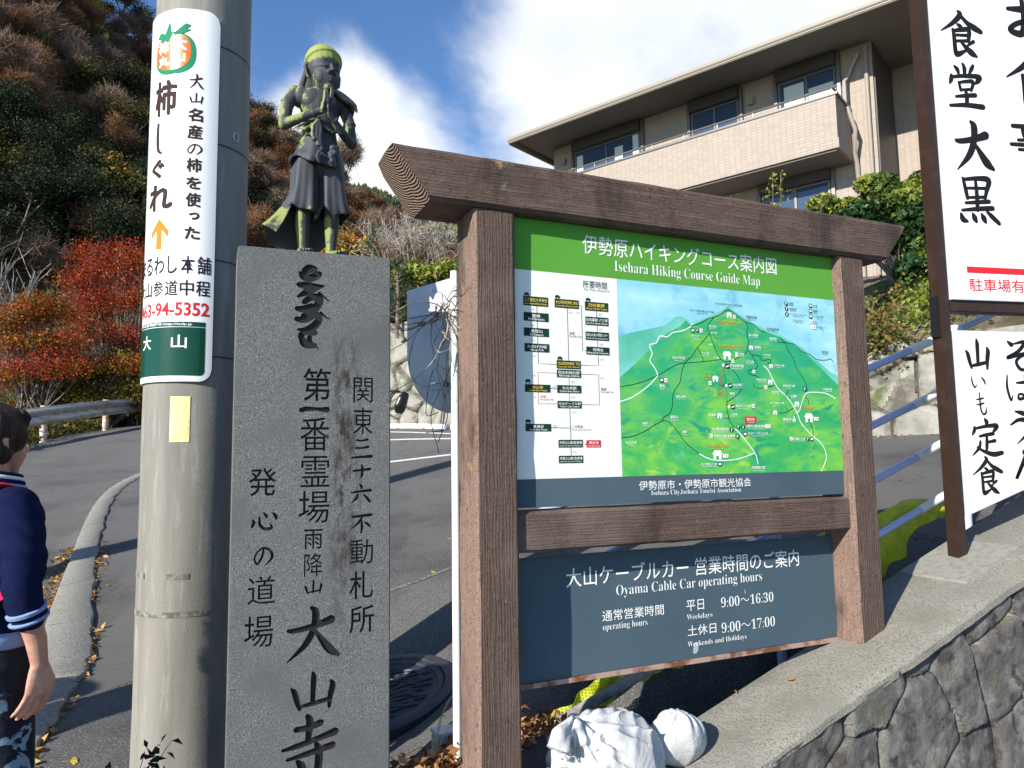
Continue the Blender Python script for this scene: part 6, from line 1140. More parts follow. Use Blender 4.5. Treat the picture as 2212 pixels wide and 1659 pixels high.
    wrap('district_plate', [(P, [list(range(len(P)))]), ([(ga, 1.958), (gb, 1.958), (gb, 1.974), (ga, 1.974)], [(0, 1, 2, 3)])], dg_)
    wrap('district_lettering', [fit('大', A(-61), 1.906, .054, .048, .012), fit('山', A(-17.5), 1.906, .052, .046, .012), fit('屋外広告物許可▸http://tadp.jp', A(-42), 1.966, .235, .012, .01)], WHT, .0022)
utility_pole()
# dark weed by the foot of the pole
def weed(c, label, n, h, mat, seed, group=None):
    t = thing('weed', label, 'weed', c, group); rnd = random.Random(seed); tm = MB(); P = []; Dn = []
    for k in range(n):
        a = rnd.uniform(0, 6.28); L = h*rnd.uniform(.5, 1); e = Vector(c)+Vector((math.cos(a)*L*.35, math.sin(a)*L*.35, L)); m_ = (Vector(c)+e)/2+Vector((rnd.gauss(0, .02), rnd.gauss(0, .02), .02)); S = [Vector(x) for x in catmull([Vector(c), m_, e], 4)]; tm.tube(S, [.004-.003*i/len(S) for i in range(len(S))], 5)
        for q in S[2:]:
            for j in range(3): P.append(q+Vector((rnd.gauss(0, .022), rnd.gauss(0, .022), rnd.gauss(0, .015))))
    part('stem', tm, m_bark.m, t); V, F = leaf_quads(np.array(P), .05, .5, rng=np.random.default_rng(seed)); part('leaves', np_mesh('leaves', V-np.array(c), F), mat, t)
weed((-1.36, 2.66, g1(-1.36, 2.66)), 'dark leafy weed growing at the left foot of the utility pole', 9, .5, m_dark, 3)
# ================================================================== restaurant sign on brown square posts
def gp(s, n, z): return GO+GU*s+GN*n+Vector((0, 0, z))
def restaurant_sign():
    t = thing('restaurant_sign', 'tall restaurant signboard with white panels and brush lettering on brown steel posts', 'sign', gp(.8, 0, .97)); br = Mat('brown_steel', (.034, .018, .012), .45, .3); br.vary((.048, .028, .02), 14, .5, .7)
    for s0 in (.026, 1.62):
        b = MB(); b.box(gp(s0, -.07, .97 if s0 < 1 else 1.42), GU*.056, GN*.07, (0, 0, 4.6-(.97 if s0 < 1 else 1.42))); part('post', b, br.m, t, bevel=.003)
    for z0, z1 in ((2.212, 2.272), (4.30, 4.36)):
        b = MB(); b.box(gp(.0822, -.068, z0), GU*1.5376, GN*.063, (0, 0, z1-z0)); part('cross_bar', b, br.m, t, bevel=.004)
    wm = Mat('white_sign_face', (.83, .84, .82), .3, .4); wm.vary((.76, .77, .76), 1.4, .5, .75); em = plain('panel_edge', (.50, .58, .60), .4)
    ups = thing_none = None
    b = MB(); b.box(gp(.088, -.03, 2.2725), GU*1.52, GN*.04, (0, 0, 2.02)); up = part('upper_panel', b, em, t)
    s = Sheet(GO, GU, GN, .01); s.rect(.092, 2.276, 1.604, 4.29, .001); part('white_face', s.mb, wm.m, up)
    b = MB(); b.prism([gp(.088, -.03, 1.178), gp(1.608, -.03, 1.70), gp(1.608, -.03, 2.112), gp(.088, -.03, 2.112)], GN*.04); lo = part('lower_panel', b, em, t)
    s = Sheet(GO, GU, GN, .01); s.flat([(.092, 1.185), (1.604, 1.705), (1.604, 2.108), (.092, 2.108)], [(0, 1, 2, 3)], .001); part('white_face', s.mb, wm.m, lo)
    s = Sheet(GO, GU, GN, .012); red = Sheet(GO, GU, GN, .012); s2 = Sheet(GO, GU, GN, .012)
    for ch, x, z, w, h in SG:
        if ch == '駐車場有': red.text('駐車場有り', x+.041, z, w*1.26, h, .004, 4, .001)
        elif z > 2.2: s.brush(ch, x, z, w, h, .001, 1.25)
        else: s2.brush(ch, x, z, w, h, .001, 1.2)
    for ch, x, z in (('一', 1.25, 3.9), ('い', 1.25, 3.3)): pass
    red.rect(.19, 2.4155, 1.5, 2.448, .001); part('black_lettering', s.mb, BLK, up); part('red_lettering', red.mb, REDM, up); part('black_lettering', s2.mb, BLK, lo)
    fm = Mat('mortar_footing', (.26, .25, .215), .95); fm.vary((.20, .19, .165), 30, .45, .65); b = MB(); q = lambda u, n, h: bp(u, n, .684+SLOPE*(u-1.79)+h)
    b.loft([[q(u, .06, -.02), q(u, .05, .006), q(u, -.30, .006), q(u, -.31, -.02)] for u in (2.40, 2.42, 2.78, 2.80)]); part('footing', b, fm.m, t)
    b = MB(); b.box(gp(.0255, -.06, 2.08), -GU*.012, GN*.05, (0, 0, .21)); part('bracket', b, BLK, t)
restaurant_sign()
# ================================================================== stone-faced parapet wall with concrete coping
def cz(u): return .684+SLOPE*(u-1.79)
def vn(x, y, seed=5):
    """lattice value noise, -.5 to .5"""
    g = np.random.default_rng(seed).random((64, 64)); xi = np.floor(x).astype(int); yi = np.floor(y).astype(int); fx = x-xi; fy = y-yi; fx = fx*fx*(3-2*fx); fy = fy*fy*(3-2*fy); G = lambda a, b: g[a % 64, b % 64]
    return G(xi, yi)*(1-fx)*(1-fy)+G(xi+1, yi)*fx*(1-fy)+G(xi, yi+1)*(1-fx)*fy+G(xi+1, yi+1)*fx*fy-.5
def parapet():
    t = thing('parapet_wall', 'sloping parapet wall of dark angular stones under a rough concrete coping', 'wall', bp(1.8, .2, 0))
    c = Mat('rough_concrete', (.28, .265, .225), .95, .1); n1 = c.noise(110, 4, .7); c.mix(c.rng(n1, .45, .64), (.13, .123, .105)); c.vary((.19, .18, .15), 4, .44, .66); c.mix(c.rng(c.noise(300, 2), .6, .7), (.44, .42, .37)); c.bump(n1, .9, .006); c.bump(c.noise(14, 4), .3, .02)
    rg = np.random.default_rng(9); us = np.linspace(-.9, 6, 150); ed = np.convolve(rg.normal(size=170), np.ones(6)/6, 'valid')[:150]*.016
    rows = []
    for u, e in zip(us, ed):
        z = cz(u); f = .222+e; bk = -.21-.11*min(max((u-2.15)/.15, 0), 1); rows.append([bp(u, bk, z-.9), bp(u, bk, z-.01), bp(u, bk+.02, z+.004*math.sin(u*5)), bp(u, -.1, z+.004*math.sin(u*7)), bp(u, .1, z-.002+.004*math.sin(u*9+1)), bp(u, f-.03, z-.004), bp(u, f, z-.022+e*.2), bp(u, f+.004, z-.05), bp(u, f-.05, z-.07), bp(u, .1, z-.4)])
    b = MB(); b.loft(rows); part('coping', b, c.m, t, 40)
    # masonry face: irregular flat polygons from a cell pattern with recessed joints
    m = Mat('dark_masonry', (.155, .146, .134), .9, .2); cell = m.vor(2.4, 'F1', out='Color'); nz = m.noise(16, 8, .72); m.mix(m.rng(m.sep(cell)[0], .2, 1, 0, .8), (.115, .105, .098)); m.vary((.24, .228, .205), 9, .46, .62); m.vary((.075, .068, .066), 13, .52, .64); m.mix(m.rng(m.noise(4, 7, .65), .58, .70, 0, .8), (.13, .13, .06)); m.mix(m.rng(m.vor(90, 'F1'), .12, .07), (.42, .40, .36)); m.bump(nz, 1, .03); m.bump(m.noise(70, 6, .75), .7, .008)
    j = Mat('joint_mortar', (.20, .185, .15), .95); j.vary((.10, .09, .06), 12, .45, .6); j.bump(j.noise(80), .6, .006)
    rg = np.random.default_rng(14); na, nv = 560, 190; U_ = np.linspace(-.9, 4.6, na); Z_ = np.linspace(0, 1, nv)**1.0
    cells = []
    for a in np.arange(-1.2, 5, .36):
        for z in np.arange(-1.6, .2, .33): cells.append((a+rg.uniform(-.15, .15), z+rg.uniform(-.14, .14)))
    cells = np.array(cells); tilt = rg.normal(size=(len(cells), 2))*.06; off = rg.uniform(-.012, .03, len(cells))
    uu, vv = np.meshgrid(U_, Z_); w = -vv*1.5; du = uu+.03*np.sin(w*9+uu*7); X = du.ravel(); Y = (w+.02*np.sin(uu*11)).ravel()
    d = np.hypot(X[:, None]-cells[None, :, 0], Y[:, None]-cells[None, :, 1]); o = np.argsort(d, 1)[:, :2]; d1 = np.take_along_axis(d, o, 1); e = (d1[:, 1]-d1[:, 0]); k = o[:, 0]
    h = np.clip(e/.055, 0, 1)**.5*.016+off[k]*.4+tilt[k, 0]*(X-cells[k, 0])+tilt[k, 1]*(Y-cells[k, 1]); h = np.where(e < .007, -.008, h+vn(X*9, Y*9)*.012+vn(X*24+5, Y*24)*.008+vn(X*55, Y*55+9)*.004)
    u_, w_ = uu.ravel(), w.ravel(); n_ = .19+h*.9-.10*w_*-1*0; zc = np.array([cz(q) for q in u_])-.035+w_
    nn = n_+.12*(-w_)*.4
    P = np.array([BO[:]])+u_[:, None]*np.array([BU[:]])+nn[:, None]*np.array([BN[:]]); P[:, 2] = zc
    i = (np.arange(nv-1)[:, None]*na+np.arange(na-1)[None]).ravel(); q = np.c_[i, i+na, i+na+1, i+1]; me = np_mesh('masonry', P-np.array(BASE[t.name]), q); o_ = part('masonry', me, [m.m, j.m], t, 50)
    jm = (e[q].mean(1) < .006).astype(np.int32); me.polygons.foreach_set('material_index', jm)
parapet()
# ================================================================== pipe railing
def railing():
    t = thing('pipe_railing', 'sloping blue-white steel pipe railing with four rails and white sleeves', 'railing', bp(1.8, -.5, .8)); bl = Mat('blue_grey_paint', (.46, .51, .74), .3, .5); bl.vary((.40, .42, .50), 9, .6, .8); wm = plain('white_sleeve', (.82, .82, .80), .4); ol = Mat('weathered_pipe', (.30, .30, .29), .8); ol.vary((.13, .12, .11), 12, .45, .62)
    def rp(u, z, n=-.5): return bp(u, n, z+SLOPE*(u-1.85))
    zs = (1.727, 1.415, 1.125, .832)
    for k, z in enumerate(zs):
        b = MB(); u0 = (.15, .15, .15, 1.2)[k]; b.tube([rp(u0, z), rp(2.86, z)], .021, 14); b.tube([rp(3.25, z), rp(5.6, z)], .021, 14); part('rail', b, bl.m, t, 60)
        b = MB(); b.tube([rp(2.84, z), rp(3.28, z)], .0235, 14); part('sleeve', b, wm, t, 60)
    b = MB(); b.tube([rp(.20, .832), rp(1.2, .832)], .024, 14); part('rail', b, ol.m, t, 60, label='grey lichen-covered end of the lowest rail')
    b = MB(); b.tube([rp(.02, .832), rp(.22, .832)], .0255, 14); part('sleeve', b, wm, t, 60)
    for u in (.2, 1.84, 3.3, 4.8): b = MB(); b.tube([rp(u, .4, -.545), rp(u, 1.75, -.545)], .024, 12); part('post', b, bl.m, t, 60)
railing()
def net_mat():
    m = Mat('yellow_green_netting', (.58, .66, .03), .5, .3); a = m.math('SINE', m.math('MULTIPLY', m.sep(m.vec((1, 1, 1), (0, 0, -math.atan2(BU.y, BU.x))))[0], 520)); b = m.math('SINE', m.math('MULTIPLY', m.sep()[2], 520)); al = m.rng(m.math('MAXIMUM', a, b), .15, .45); m.L.new(m.rng(al, 0, 1, .42, 1), m.p.inputs['Alpha']); m.vary((.46, .54, .02), 12, .45, .65); m.translucent(.35); return m.m
NETM = net_mat()
def net(name, label, rows, nu=150, nv=22):
    """rows(f, g) -> (u, n, z): f along, g down"""
    V = [rows(f, g) for g in np.linspace(0, 1, nv) for f in np.linspace(0, 1, nu)]; b = MB(); b.add([bp(*v) for v in V], [(j*nu+i, j*nu+i+1, (j+1)*nu+i+1, (j+1)*nu+i) for j in range(nv-1) for i in range(nu-1)]); t = single(name, b, NETM, label, 'net', sm=180, loc=tuple(bp(*rows(.5, .5))))
def rz_(u): return .832+SLOPE*(u-1.85)
def rows1(f, g):
    u = 1.35+1.75*f; top = .13*math.sin(math.pi*min(f*1.05, 1))+.02*math.sin(f*17); bot = -.12-.22*math.sin(math.pi*np.clip(f*1.15-.05, 0, 1))**1.5+.018*math.sin(f*23)+.012*math.sin(f*61)
    return (u, -.545+(.018*math.sin(f*44+g*5)+.016*math.sin(f*83-g*7))*(.35+g*.65)+.03*math.sin(g*math.pi), rz_(u)+top+(bot-top)*g)
net('safety_net', 'bright yellow-green netting tied behind the lowest blue rail, right of the guide board', rows1)
def rows2(f, g):
    u = .05+1.35*f; top = .045+.02*math.sin(f*13); bot = -.10-.05*math.sin(f*7)
    return (u, -.54+.016*math.sin(f*47+g*5)+.012*math.sin(f*90), rz_(u)+top+(bot-top)*g)
net('safety_net', 'yellow-green netting bunched along the old grey pipe below the hours panel', rows2)
# ================================================================== sandbags
def sandbag(name, label, c, r, seed, neck=None, tilt=0, group='white sandbags under the guide board'):
    rnd = random.Random(seed); b = MB(); c = Vector(c); rot = Matrix.Rotation(tilt, 3, 'Z')
    b.ball(c, r, 40, 26, rot)
    if neck:
        # cloth gathered to a tied neck: long folds run from the knot over the sack, a ragged tail hangs from it
        K = Vector(neck); kd = K.normalized()
        for j in range(17):
            a = 2*math.pi*j/17+rnd.uniform(-.12, .12); e1 = kd.orthogonal().normalized(); e2 = kd.cross(e1); far = (kd*rnd.uniform(-.15, .25)+(e1*math.cos(a)+e2*math.sin(a))).normalized(); S = []
            for f in np.linspace(0, 1, 8): dd = (kd*(1-f)+far*f).normalized(); k = 1/math.sqrt((dd.x/r[0])**2+(dd.y/r[1])**2+(dd.z/r[2])**2); S.append(c+dd*(k+.010*(1-f)+.012*math.sin(f*5+j)*f-.004))
            S[0] = c+K*1.02; w = r[0]*rnd.uniform(.05, .085); b.tube(S, [w*(.55+.6*math.sin(math.pi*min(f*1.1, 1))) for f in np.linspace(0, 1, 8)], 8)
        T = [c+K*.95, c+K*1.18+Vector((0, 0, .015)), c+K*1.33+Vector((-.015, -.02, -.03)), c+K*1.40+Vector((-.02, -.03, -.085))]; b.tube(T, [r[0]*.26, r[0]*.15, r[0]*.19, r[0]*.25], 14)
    me = remeshed(b, .0065, 3, 'sack', c)
    # cloth folds: radial creases gathering towards the neck
    co = np.zeros(len(me.vertices)*3, np.float32); me.vertices.foreach_get('co', co); co = co.reshape(-1, 3); no = np.zeros_like(co); me.vertices.foreach_get('normal', no.ravel() if False else (nf := np.zeros(len(me.vertices)*3, np.float32))); no = nf.reshape(-1, 3)
    ap = np.array(neck if neck else (0, 0, r[2])); d = co-ap; di = np.linalg.norm(d, axis=1); ang = np.arctan2(d[:, 1], d[:, 0])+.5*di/r[0]; crease = (.5+.5*np.sin(ang*8+np.sin(ang*3)*1.4+di*9))**2*np.exp(-((di/(r[0]*1.0))-.35)**2*4)*.013
    low = .010*np.sin(co[:, 0]*23+co[:, 2]*17+seed)*np.sin(co[:, 1]*19+seed*2)-.006*np.abs(np.sin(co[:, 0]*31+co[:, 1]*14-co[:, 2]*22+np.sin(co[:, 2]*18)*1.6)); me.vertices.foreach_set('co', (co-no*(crease-low)[:, None]).ravel()); me.update()
    m = Mat('white_sack_cloth_%d' % seed, (.54, .54, .54), .95, .05); m.vary((.40, .40, .39), 5, .45, .7); m.vary((.30, .28, .25), 14, .58, .75); m.bump(m.noise(7, 3, .5, 1.5), .4, .03); m.bump(m.wave(260, 0, 0), .12, .001)
    t = thing(name, label, 'sandbag', c, group); part('sack', me, m.m, t); return t, m
def sandbags():
    zb = lambda u: cz(u)
    c = bp(.53, -.05, cz(.53)+.150); kn = (-.12, -.115, .135); t, m = sandbag('sandbag', 'big slumped white cloth sandbag with twisted knotted neck at the board foot', c, (.215, .19, .175), 3, neck=kn)
    b = MB(); e = c+Vector((-.165, -.165, .075)); b.tube([e+Vector((.012*math.cos(a), .012*math.sin(a)*.6, .006*math.sin(a*2))) for a in np.linspace(0, 6.28, 14)], .006, 6); b.tube([e, e+Vector((.03, -.01, .01)), e+Vector((.045, .0, -.015))], .004, 6); part('tie_knot', b, m.m, t, 60)
    sandbag('sandbag', 'smaller crumpled white sandbag lying on the coping right of the big one', bp(.83, -.03, cz(.83)+.085), (.125, .095, .105), 5, tilt=.6)
    sandbag('sandbag', 'low grey-white sandbag in the shade left of the big one', bp(.27, .06, cz(.27)+.14), (.17, .15, .14), 8, neck=(-.07, -.06, .11))
    sandbag('sandbag', 'flattened grey sandbag at the bottom edge under the big one', bp(.38, .16, cz(.38)+.10), (.20, .12, .13), 11)
sandbags()
# ================================================================== leaf litter, single leaves, odds and ends
def litter():
    rg = np.random.default_rng(4); P = []
    def patch(cu, cn, ru, rn, n, h):
        for _ in range(n):
            u = cu+rg.normal()*ru; nn = cn+rg.normal()*rn; p = bp(u, nn, 0); z = max(g1(p.x, p.y), cz(u) if -.21 < nn < .2 else -9); P.append((p.x, p.y, z+abs(rg.normal())*h+.006))
    patch(-.12, -.30, .10, .09, 900, .04); patch(-.22, -.42, .09, .10, 260, .015); patch(.25, -.42, .18, .07, 380, .03); patch(.55, -.44, .25, .05, 300, .03); patch(-.3, -.15, .12, .14, 260, .015); patch(-.1, -.2, .1, .14, 380, .05); patch(1.0, -.42, .4, .05, 120, .01); patch(.9, -.2, .3, .1, 14, .004)
    V, F = leaf_quads(np.array(P), .042, .5, nrm=(0, 0, 1), jit=.7, rng=rg); single('leaf_litter', np_mesh('leaf_litter', V, F), leafmat('dry_brown_leaves', (.16, .06, .025), (.32, .14, .05), (.45, .25, .10), (.50, .33, .17), tr=.1), 'heap of dry brown fallen leaves around the left post of the guide board', 'fallen leaves', kind='stuff')
    # leaves along the kerb gutter and wall foot
    Q = []
    for _ in range(900):
        y = rg.uniform(2.6, 7.5); s = rg.choice([-.09, .26 if y < 5 else .2], p=[.72, .28]); x = kerb_x(y)+s+rg.normal()*.035-(.06*abs(rg.normal()) if s < 0 else 0); Q.append((x, y, g1(x, y)+.012))
    for _ in range(420):
        a = rg.uniform(0, WLEN); p = WA+WD*a+WN*(.4+abs(rg.normal())*.25); Q.append((p.x, p.y, g1(p.x, p.y)+.03))
    V, F = leaf_quads(np.array(Q), .05, .5, nrm=(0, 0, 1), jit=.5, rng=rg); single('gutter_leaves', np_mesh('gutter_leaves', V, F), leafmat('gutter_brown_leaves', (.20, .09, .03), (.38, .20, .06), (.50, .30, .09), tr=.1), 'brown fallen leaves collected along the kerb and the wall foot', 'fallen leaves', kind='stuff')
litter()
def gpt(x, y):
    """ground point seen at a photo position (found once, kept as a place on the ground)"""
    lo, hi = .5, 60.0
    for _ in range(60):
        D = lo*1.02
        p = on_ray(x, y, lo)
        if p.z < g1(p.x, p.y): break
        lo = D
    return p
def single_leaves():
    ym = Mat('ginkgo_yellow', (.62, .45, .04), .7); rnd = random.Random(5); me = None
    spots = [(302, 632*1.0+600*0, 1)]
    pts = [(-2.0, 5.0), (-1.62, 4.35), (-1.55, 3.95), (-1.75, 3.75), (-1.92, 3.35), (-1.74, 3.20), (-1.66, 3.05), (-1.98, 3.42), (-2.1, 6.2), (-.42, 5.6), (-.30, 5.2), (-.62, 5.7), (-.35, 4.75), (-.55, 6.6), (-.72, 4.9), (-.25, 7.4), (-2.6, 8.3), (-3.4, 9.6)]
    b = MB(); 
    for k in range(9): a = -1.1+2.2*k/8; b.v.append((.5*math.sin(a), .5*math.cos(a)*(1-.12*(k == 4)), .03*math.sin(k*2)))
    b.v.append((0, -.05, 0)); b.f = [[k, k+1, 9] for k in range(8)]; b.k = [0]*8; b.tube([(0, -.05, 0), (.03, -.3, .02), (.02, -.55, 0)], .018, 4); me = b.mesh('fallen_leaf'); me.materials.append(ym.m)
    for i, (x, y) in enumerate(pts):
        o = link(bpy.data.objects.new('fallen_leaf', me)); s = rnd.uniform(.055, .085); o.scale = (s, s, s); o.location = (x, y, g1(x, y)+.012); o.rotation_euler = (rnd.uniform(-.3, .3), rnd.uniform(-.3, .3), rnd.uniform(0, 6)); o['label'] = 'single yellow fallen leaf lying on the asphalt'; o['category'] = 'leaf'; o['group'] = 'yellow leaves scattered on the asphalt'
single_leaves()
def sign_back():
    """grey rounded sign seen from behind, on a white pole, with dead vine hanging over it"""
    X, Y = -.222, 2.87; z0 = g1(X, Y); d = Vector((.8, -.6, 0)).normalized(); n = Vector((d.y, -d.x, 0)); c = Vector((X, Y, 0)); t = thing('sign_back', 'grey rounded back of a road sign on a white pole beside the left board post', 'sign', (X, Y, z0)); wm = plain('white_pole_paint', (.80, .80, .78), .4); gm = Mat('grey_sheet_metal', (.50, .51, .54), .45, .4, .2); gm.vary((.40, .42, .46), 8, .45, .65); gm.bump(gm.noise(60), .1, .003)
    b = MB(); b.tube([c+Vector((0, 0, z0-.2)), c+Vector((0, 0, 2.235))], .0165, 16); part('pole', b, wm, t, 60)
    q = lambda x, z, k=0: c-n*(.038-k)+d*x+Vector((0, 0, z)); L = .292; rc = .20
    P = [(-L, 2.205), (.012, 2.225), (.012, 1.675)]+[(-L+rc-rc*math.sin(a)*1.0+(0)*a, 1.675+rc*1.15-rc*1.15*math.cos(a)) for a in np.linspace(0, math.pi/2, 16)]
    P = P[:2]+[(.012, 1.665)]+[(-L+.27*(1-math.sin(a)), 1.675+.27*(1-math.cos(a))) for a in np.linspace(.06, math.pi/2, 18)]
    b = MB(); b.prism([q(x, z) for x, z in P], n*.010); pl = part('plate', b, gm.m, t, bevel=.002)
    for z in (2.085, 2.06): b = MB(); b.box(q(-L+.012, z, .0105), d*(L-.03), n*.009, (0, 0, .010)); part('stiffening_rib', b, gm.m, pl)
    for z in (1.80, 1.775): b = MB(); b.box(q(-.14, z, .0105), d*.11, n*.009, (0, 0, .010)); part('stiffening_rib', b, gm.m, pl)
    b = MB(); b.box(q(-.075, 1.765, .0195), d*.055, n*.012, (0, 0, .05)); part('bracket', b, gm.m, pl, bevel=.003); b = MB(); b.box(q(-.085, 2.072, .0195), d*.075, n*.012, (0, 0, .012)); part('bracket', b, wm, pl, bevel=.002)
    b = MB(); b.tube([q(-.05, 1.79, .03), q(-.05, 1.79, .042)], .011, 10); part('bolt', b, plain('dark_bolt', (.05, .05, .05), .5), pl, 50)
    # dead vine
    rnd = random.Random(6); tm = MB(); base = q(-.05, 2.09, .06); m = Mat('dead_vine_bark', (.40, .35, .29), .9); m.vary((.18, .14, .11), 25, .45, .6); v = thing('dead_vine', 'tangle of dry leafless vine hanging over the grey sign back', 'plant', base)
    for k in range(26):
        p = Vector(base)+d*rnd.uniform(-.04, .05)+Vector((0, 0, rnd.uniform(-.05, .03))); a = rnd.uniform(-2.6, .2); dir_ = d*math.cos(a)*.6+Vector((0, 0, math.sin(a) if k > 5 else abs(math.sin(a))*.5))+n*rnd.uniform(-.05, .5); pts = [p.copy()]; L = rnd.uniform(.018, .034); curl = rnd.uniform(-.22, .22)
        for i in range(rnd.randint(7, 17)):
            dir_ = (dir_+Vector((rnd.gauss(0, .22), rnd.gauss(0, .1), rnd.gauss(-.03, .22)))).normalized(); dir_ = Matrix.Rotation(curl, 3, n) @ dir_; p = p+dir_*L; dd = (p-c).dot(n); 
            if dd < .0: p -= n*(dd-.006)
            pts.append(p.copy())
        tm.tube(pts, [rnd.uniform(.0018, .0035)*(1-.6*i/len(pts)) for i in range(len(pts))], 5)
    for k in range(5):
        tm.tube([Vector(x) for x in catmull([q(-.03, 2.05-.07*k, .05), q(rnd.uniform(-.12, 0), 1.85, .06), q(rnd.uniform(-.16, .0), 1.68, .05), q(rnd.uniform(-.2, -.05), 1.52+.04*k, .05)], 5)], .002, 5)
    part('stem', tm, m.m, v, 60)
sign_back()
def shadow_casters():
    m = Mat('unseen_pole_concrete', (.30, .29, .26), .9); m.vary((.2, .19, .17), 8, .45, .6); w = Mat('shadow_post_timber', (.16, .11, .07), .9); w.vary((.09, .06, .04), 12, .4, .6)
    x, y = -7.0, 3.6; b = MB(); b.tube([(x, y, g1(x, y)-.2), (x, y, 4), (x, y, 9)], [.2, .19, .16], 24); single('unseen_pole', b, m.m, 'unseen concrete pole out of frame at left, inferred from its long shadow on the road', 'utility pole', loc=(x, y, g1(x, y)), sm=50)  # unseen pole, placed out of frame for the long shadow over road and lot
    for k, (x, y, h) in enumerate(((-4.45, 1.85, 2.1), (-3.95, 1.95, 2.4))): b = MB(); z = g1(x, y); b.tube([(x, y, z-.2), (x+.03, y, z+h*.6), (x+.10*k, y+.05, z+h)], [.2, .19, .17], 12); single('shadow_post', b, w.m, ('shorter', 'taller')[k]+' of two unseen timber posts, added left of the frame to cast shadow stripes', 'post', loc=(x, y, z), sm=50)  # posts added out of view, made thick to widen their shadow stripes
shadow_casters()
def small_things():
    # pale box by the pole foot
    p = Vector((-.285, 3.12, 0)); p.z = g1(p.x, p.y); t = thing('electrical_box', 'small cream plastic box on the ground between manhole and left post', 'box', p); b = MB(); d = Vector((.9, .42, 0)); e = Vector((-.42, .9, 0)); b.box(p-d*.05-e*.04+Vector((0, 0, .0)), d*.14, e*.09, (0, 0, .085)); part('body', b, plain('cream_plastic', (.62, .58, .44), .5), t, bevel=.006); b = MB(); b.box(p-d*.055-e*.045+Vector((0, 0, .0855)), d*.15, e*.10, (0, 0, .018)); part('lid', b, plain('pale_blue_lid', (.62, .66, .70), .4), t, bevel=.005)
    # dry stems
    m = plain('straw', (.55, .45, .28), .9); rnd = random.Random(8)
    for k, (x0, y0, lab) in enumerate(((-.32, 2.92, 'dry straw stem sticking up beside the cream box'), (-.62, 3.05, 'curled dry runner on the dark soil by the manhole'), (.36, 2.78, 'dry straw stems rising left of the big sandbag'))):
        b = MB(); z = max(g1(x0, y0), .12 if k == 2 else -9); 
        for j in range(3):
            a = rnd.uniform(0, 6.28); S = catmull([(x0, y0, z), (x0+.05*math.cos(a), y0+.05*math.sin(a), z+.10+.05*j), (x0+.13*math.cos(a), y0+.13*math.sin(a), z+.16+.05*j-(.1 if k == 1 else 0)), (x0+.22*math.cos(a), y0+.2*math.sin(a), z+.12*(k != 1)+.02)], 6); b.tube([Vector(q) for q in S], .0022, 5)
        single('dry_stem', b, m, lab, 'dry plant', loc=(x0, y0, z))
    # concrete stump with white pipe at the wall foot
    p = on_ray(1969, 935, 10.3); p.z = g1(p.x, p.y); t = thing('concrete_stump', 'short mossy concrete post topped by a white pipe at the stone wall foot', 'concrete post', p); m = Mat('stump_concrete', (.25, .235, .20), .95); m.vary((.12, .115, .09), 6, .42, .62); m.bump(m.noise(30), .5, .01); b = MB(); b.box(p-WD*.14-WN*.0, WD*.30, WN*.24, (0, 0, .66)); part('block', b, m.m, t, bevel=.02); b = MB(); b.tube([p+WN*.12+Vector((0, 0, .661)), p+WN*.12+Vector((0, 0, .98))], .04, 10); part('pipe', b, plain('white_pipe', (.8, .8, .78), .4), t, 60)
    p = on_ray(866, 888, 13.3); g = g1(p.x, p.y); p.z = max(p.z-.03, g); b = MB(); b.tube([p+Vector((-.03, 0, 0)), p+Vector((0, -.05, .12)), p+Vector((.05, -.05, .25)), p+Vector((.10, -.02, .36))], [(.09, .06), (.12, .08), (.10, .07), (.07, .05)], 12); single('black_bag', remeshed(b, .02, 3, 'black_bag', p), plain('black_plastic', (.008, .008, .01), .3, .5), 'black plastic bag slumped against the stone wall, right of the pillar', 'bag', loc=p)
small_things()
# ================================================================== guardrail on the far side of the road
def guardrail():
    m = Mat('worn_galvanised_steel', (.50, .50, .49), .5, .5, .35); m.vary((.24, .22, .20), 2.6, .48, .66, v=m.vec((1, 1, 4))); m.vary((.36, .35, .34), 14, .5, .65); pm = Mat('peeling_orange_post', (.55, .36, .26), .8); pm.vary((.70, .66, .60), 9, .48, .6); pm.vary((.22, .09, .04), 14, .58, .7)
    P = [(-11.2, 9.5), (-9.6, 12.5), (-9.1, 14.5), (-9.4, 17), (-10.0, 20.9), (-10.6, 25), (-11.2, 32)]; S = catmull([(x, y, g1(x, y)) for x, y in P], 10); t = thing('guardrail', 'worn grey steel guardrail on orange peeling posts along the far edge of the road', 'guardrail', S[25])
    prof = [(0, .0), (.03, .03), (.075, .05), (.075, .09), (.03, .135), (.0, .175), (.03, .215), (.075, .26), (.075, .30), (.03, .32), (0, .35)]; rows = []
    for i, p in enumerate(S):
        a = S[min(i+1, len(S)-1)]-S[max(i-1, 0)]; a /= np.linalg.norm(a); n = Vector((a[1], -a[0], 0)); base = Vector(p)+Vector((0, 0, .36)); rows.append([base+n*d+Vector((0, 0, z)) for d, z in prof]+[base+n*(d-.012)+Vector((0, 0, z)) for d, z in prof[::-1]])
    b = MB(); b.loft(rows); part('rail', b, m.m, t, 40)
    L = 0
    for i in range(1, len(S)):
        L += np.linalg.norm(S[i]-S[i-1])
        if L > 2.6: L = 0; q = Vector(S[i]); b = MB(); b.tube([q+Vector((-.10, 0, -.3)), q+Vector((-.10, 0, .72))], .065, 12); part('post', b, pm.m, t, 50)
guardrail()
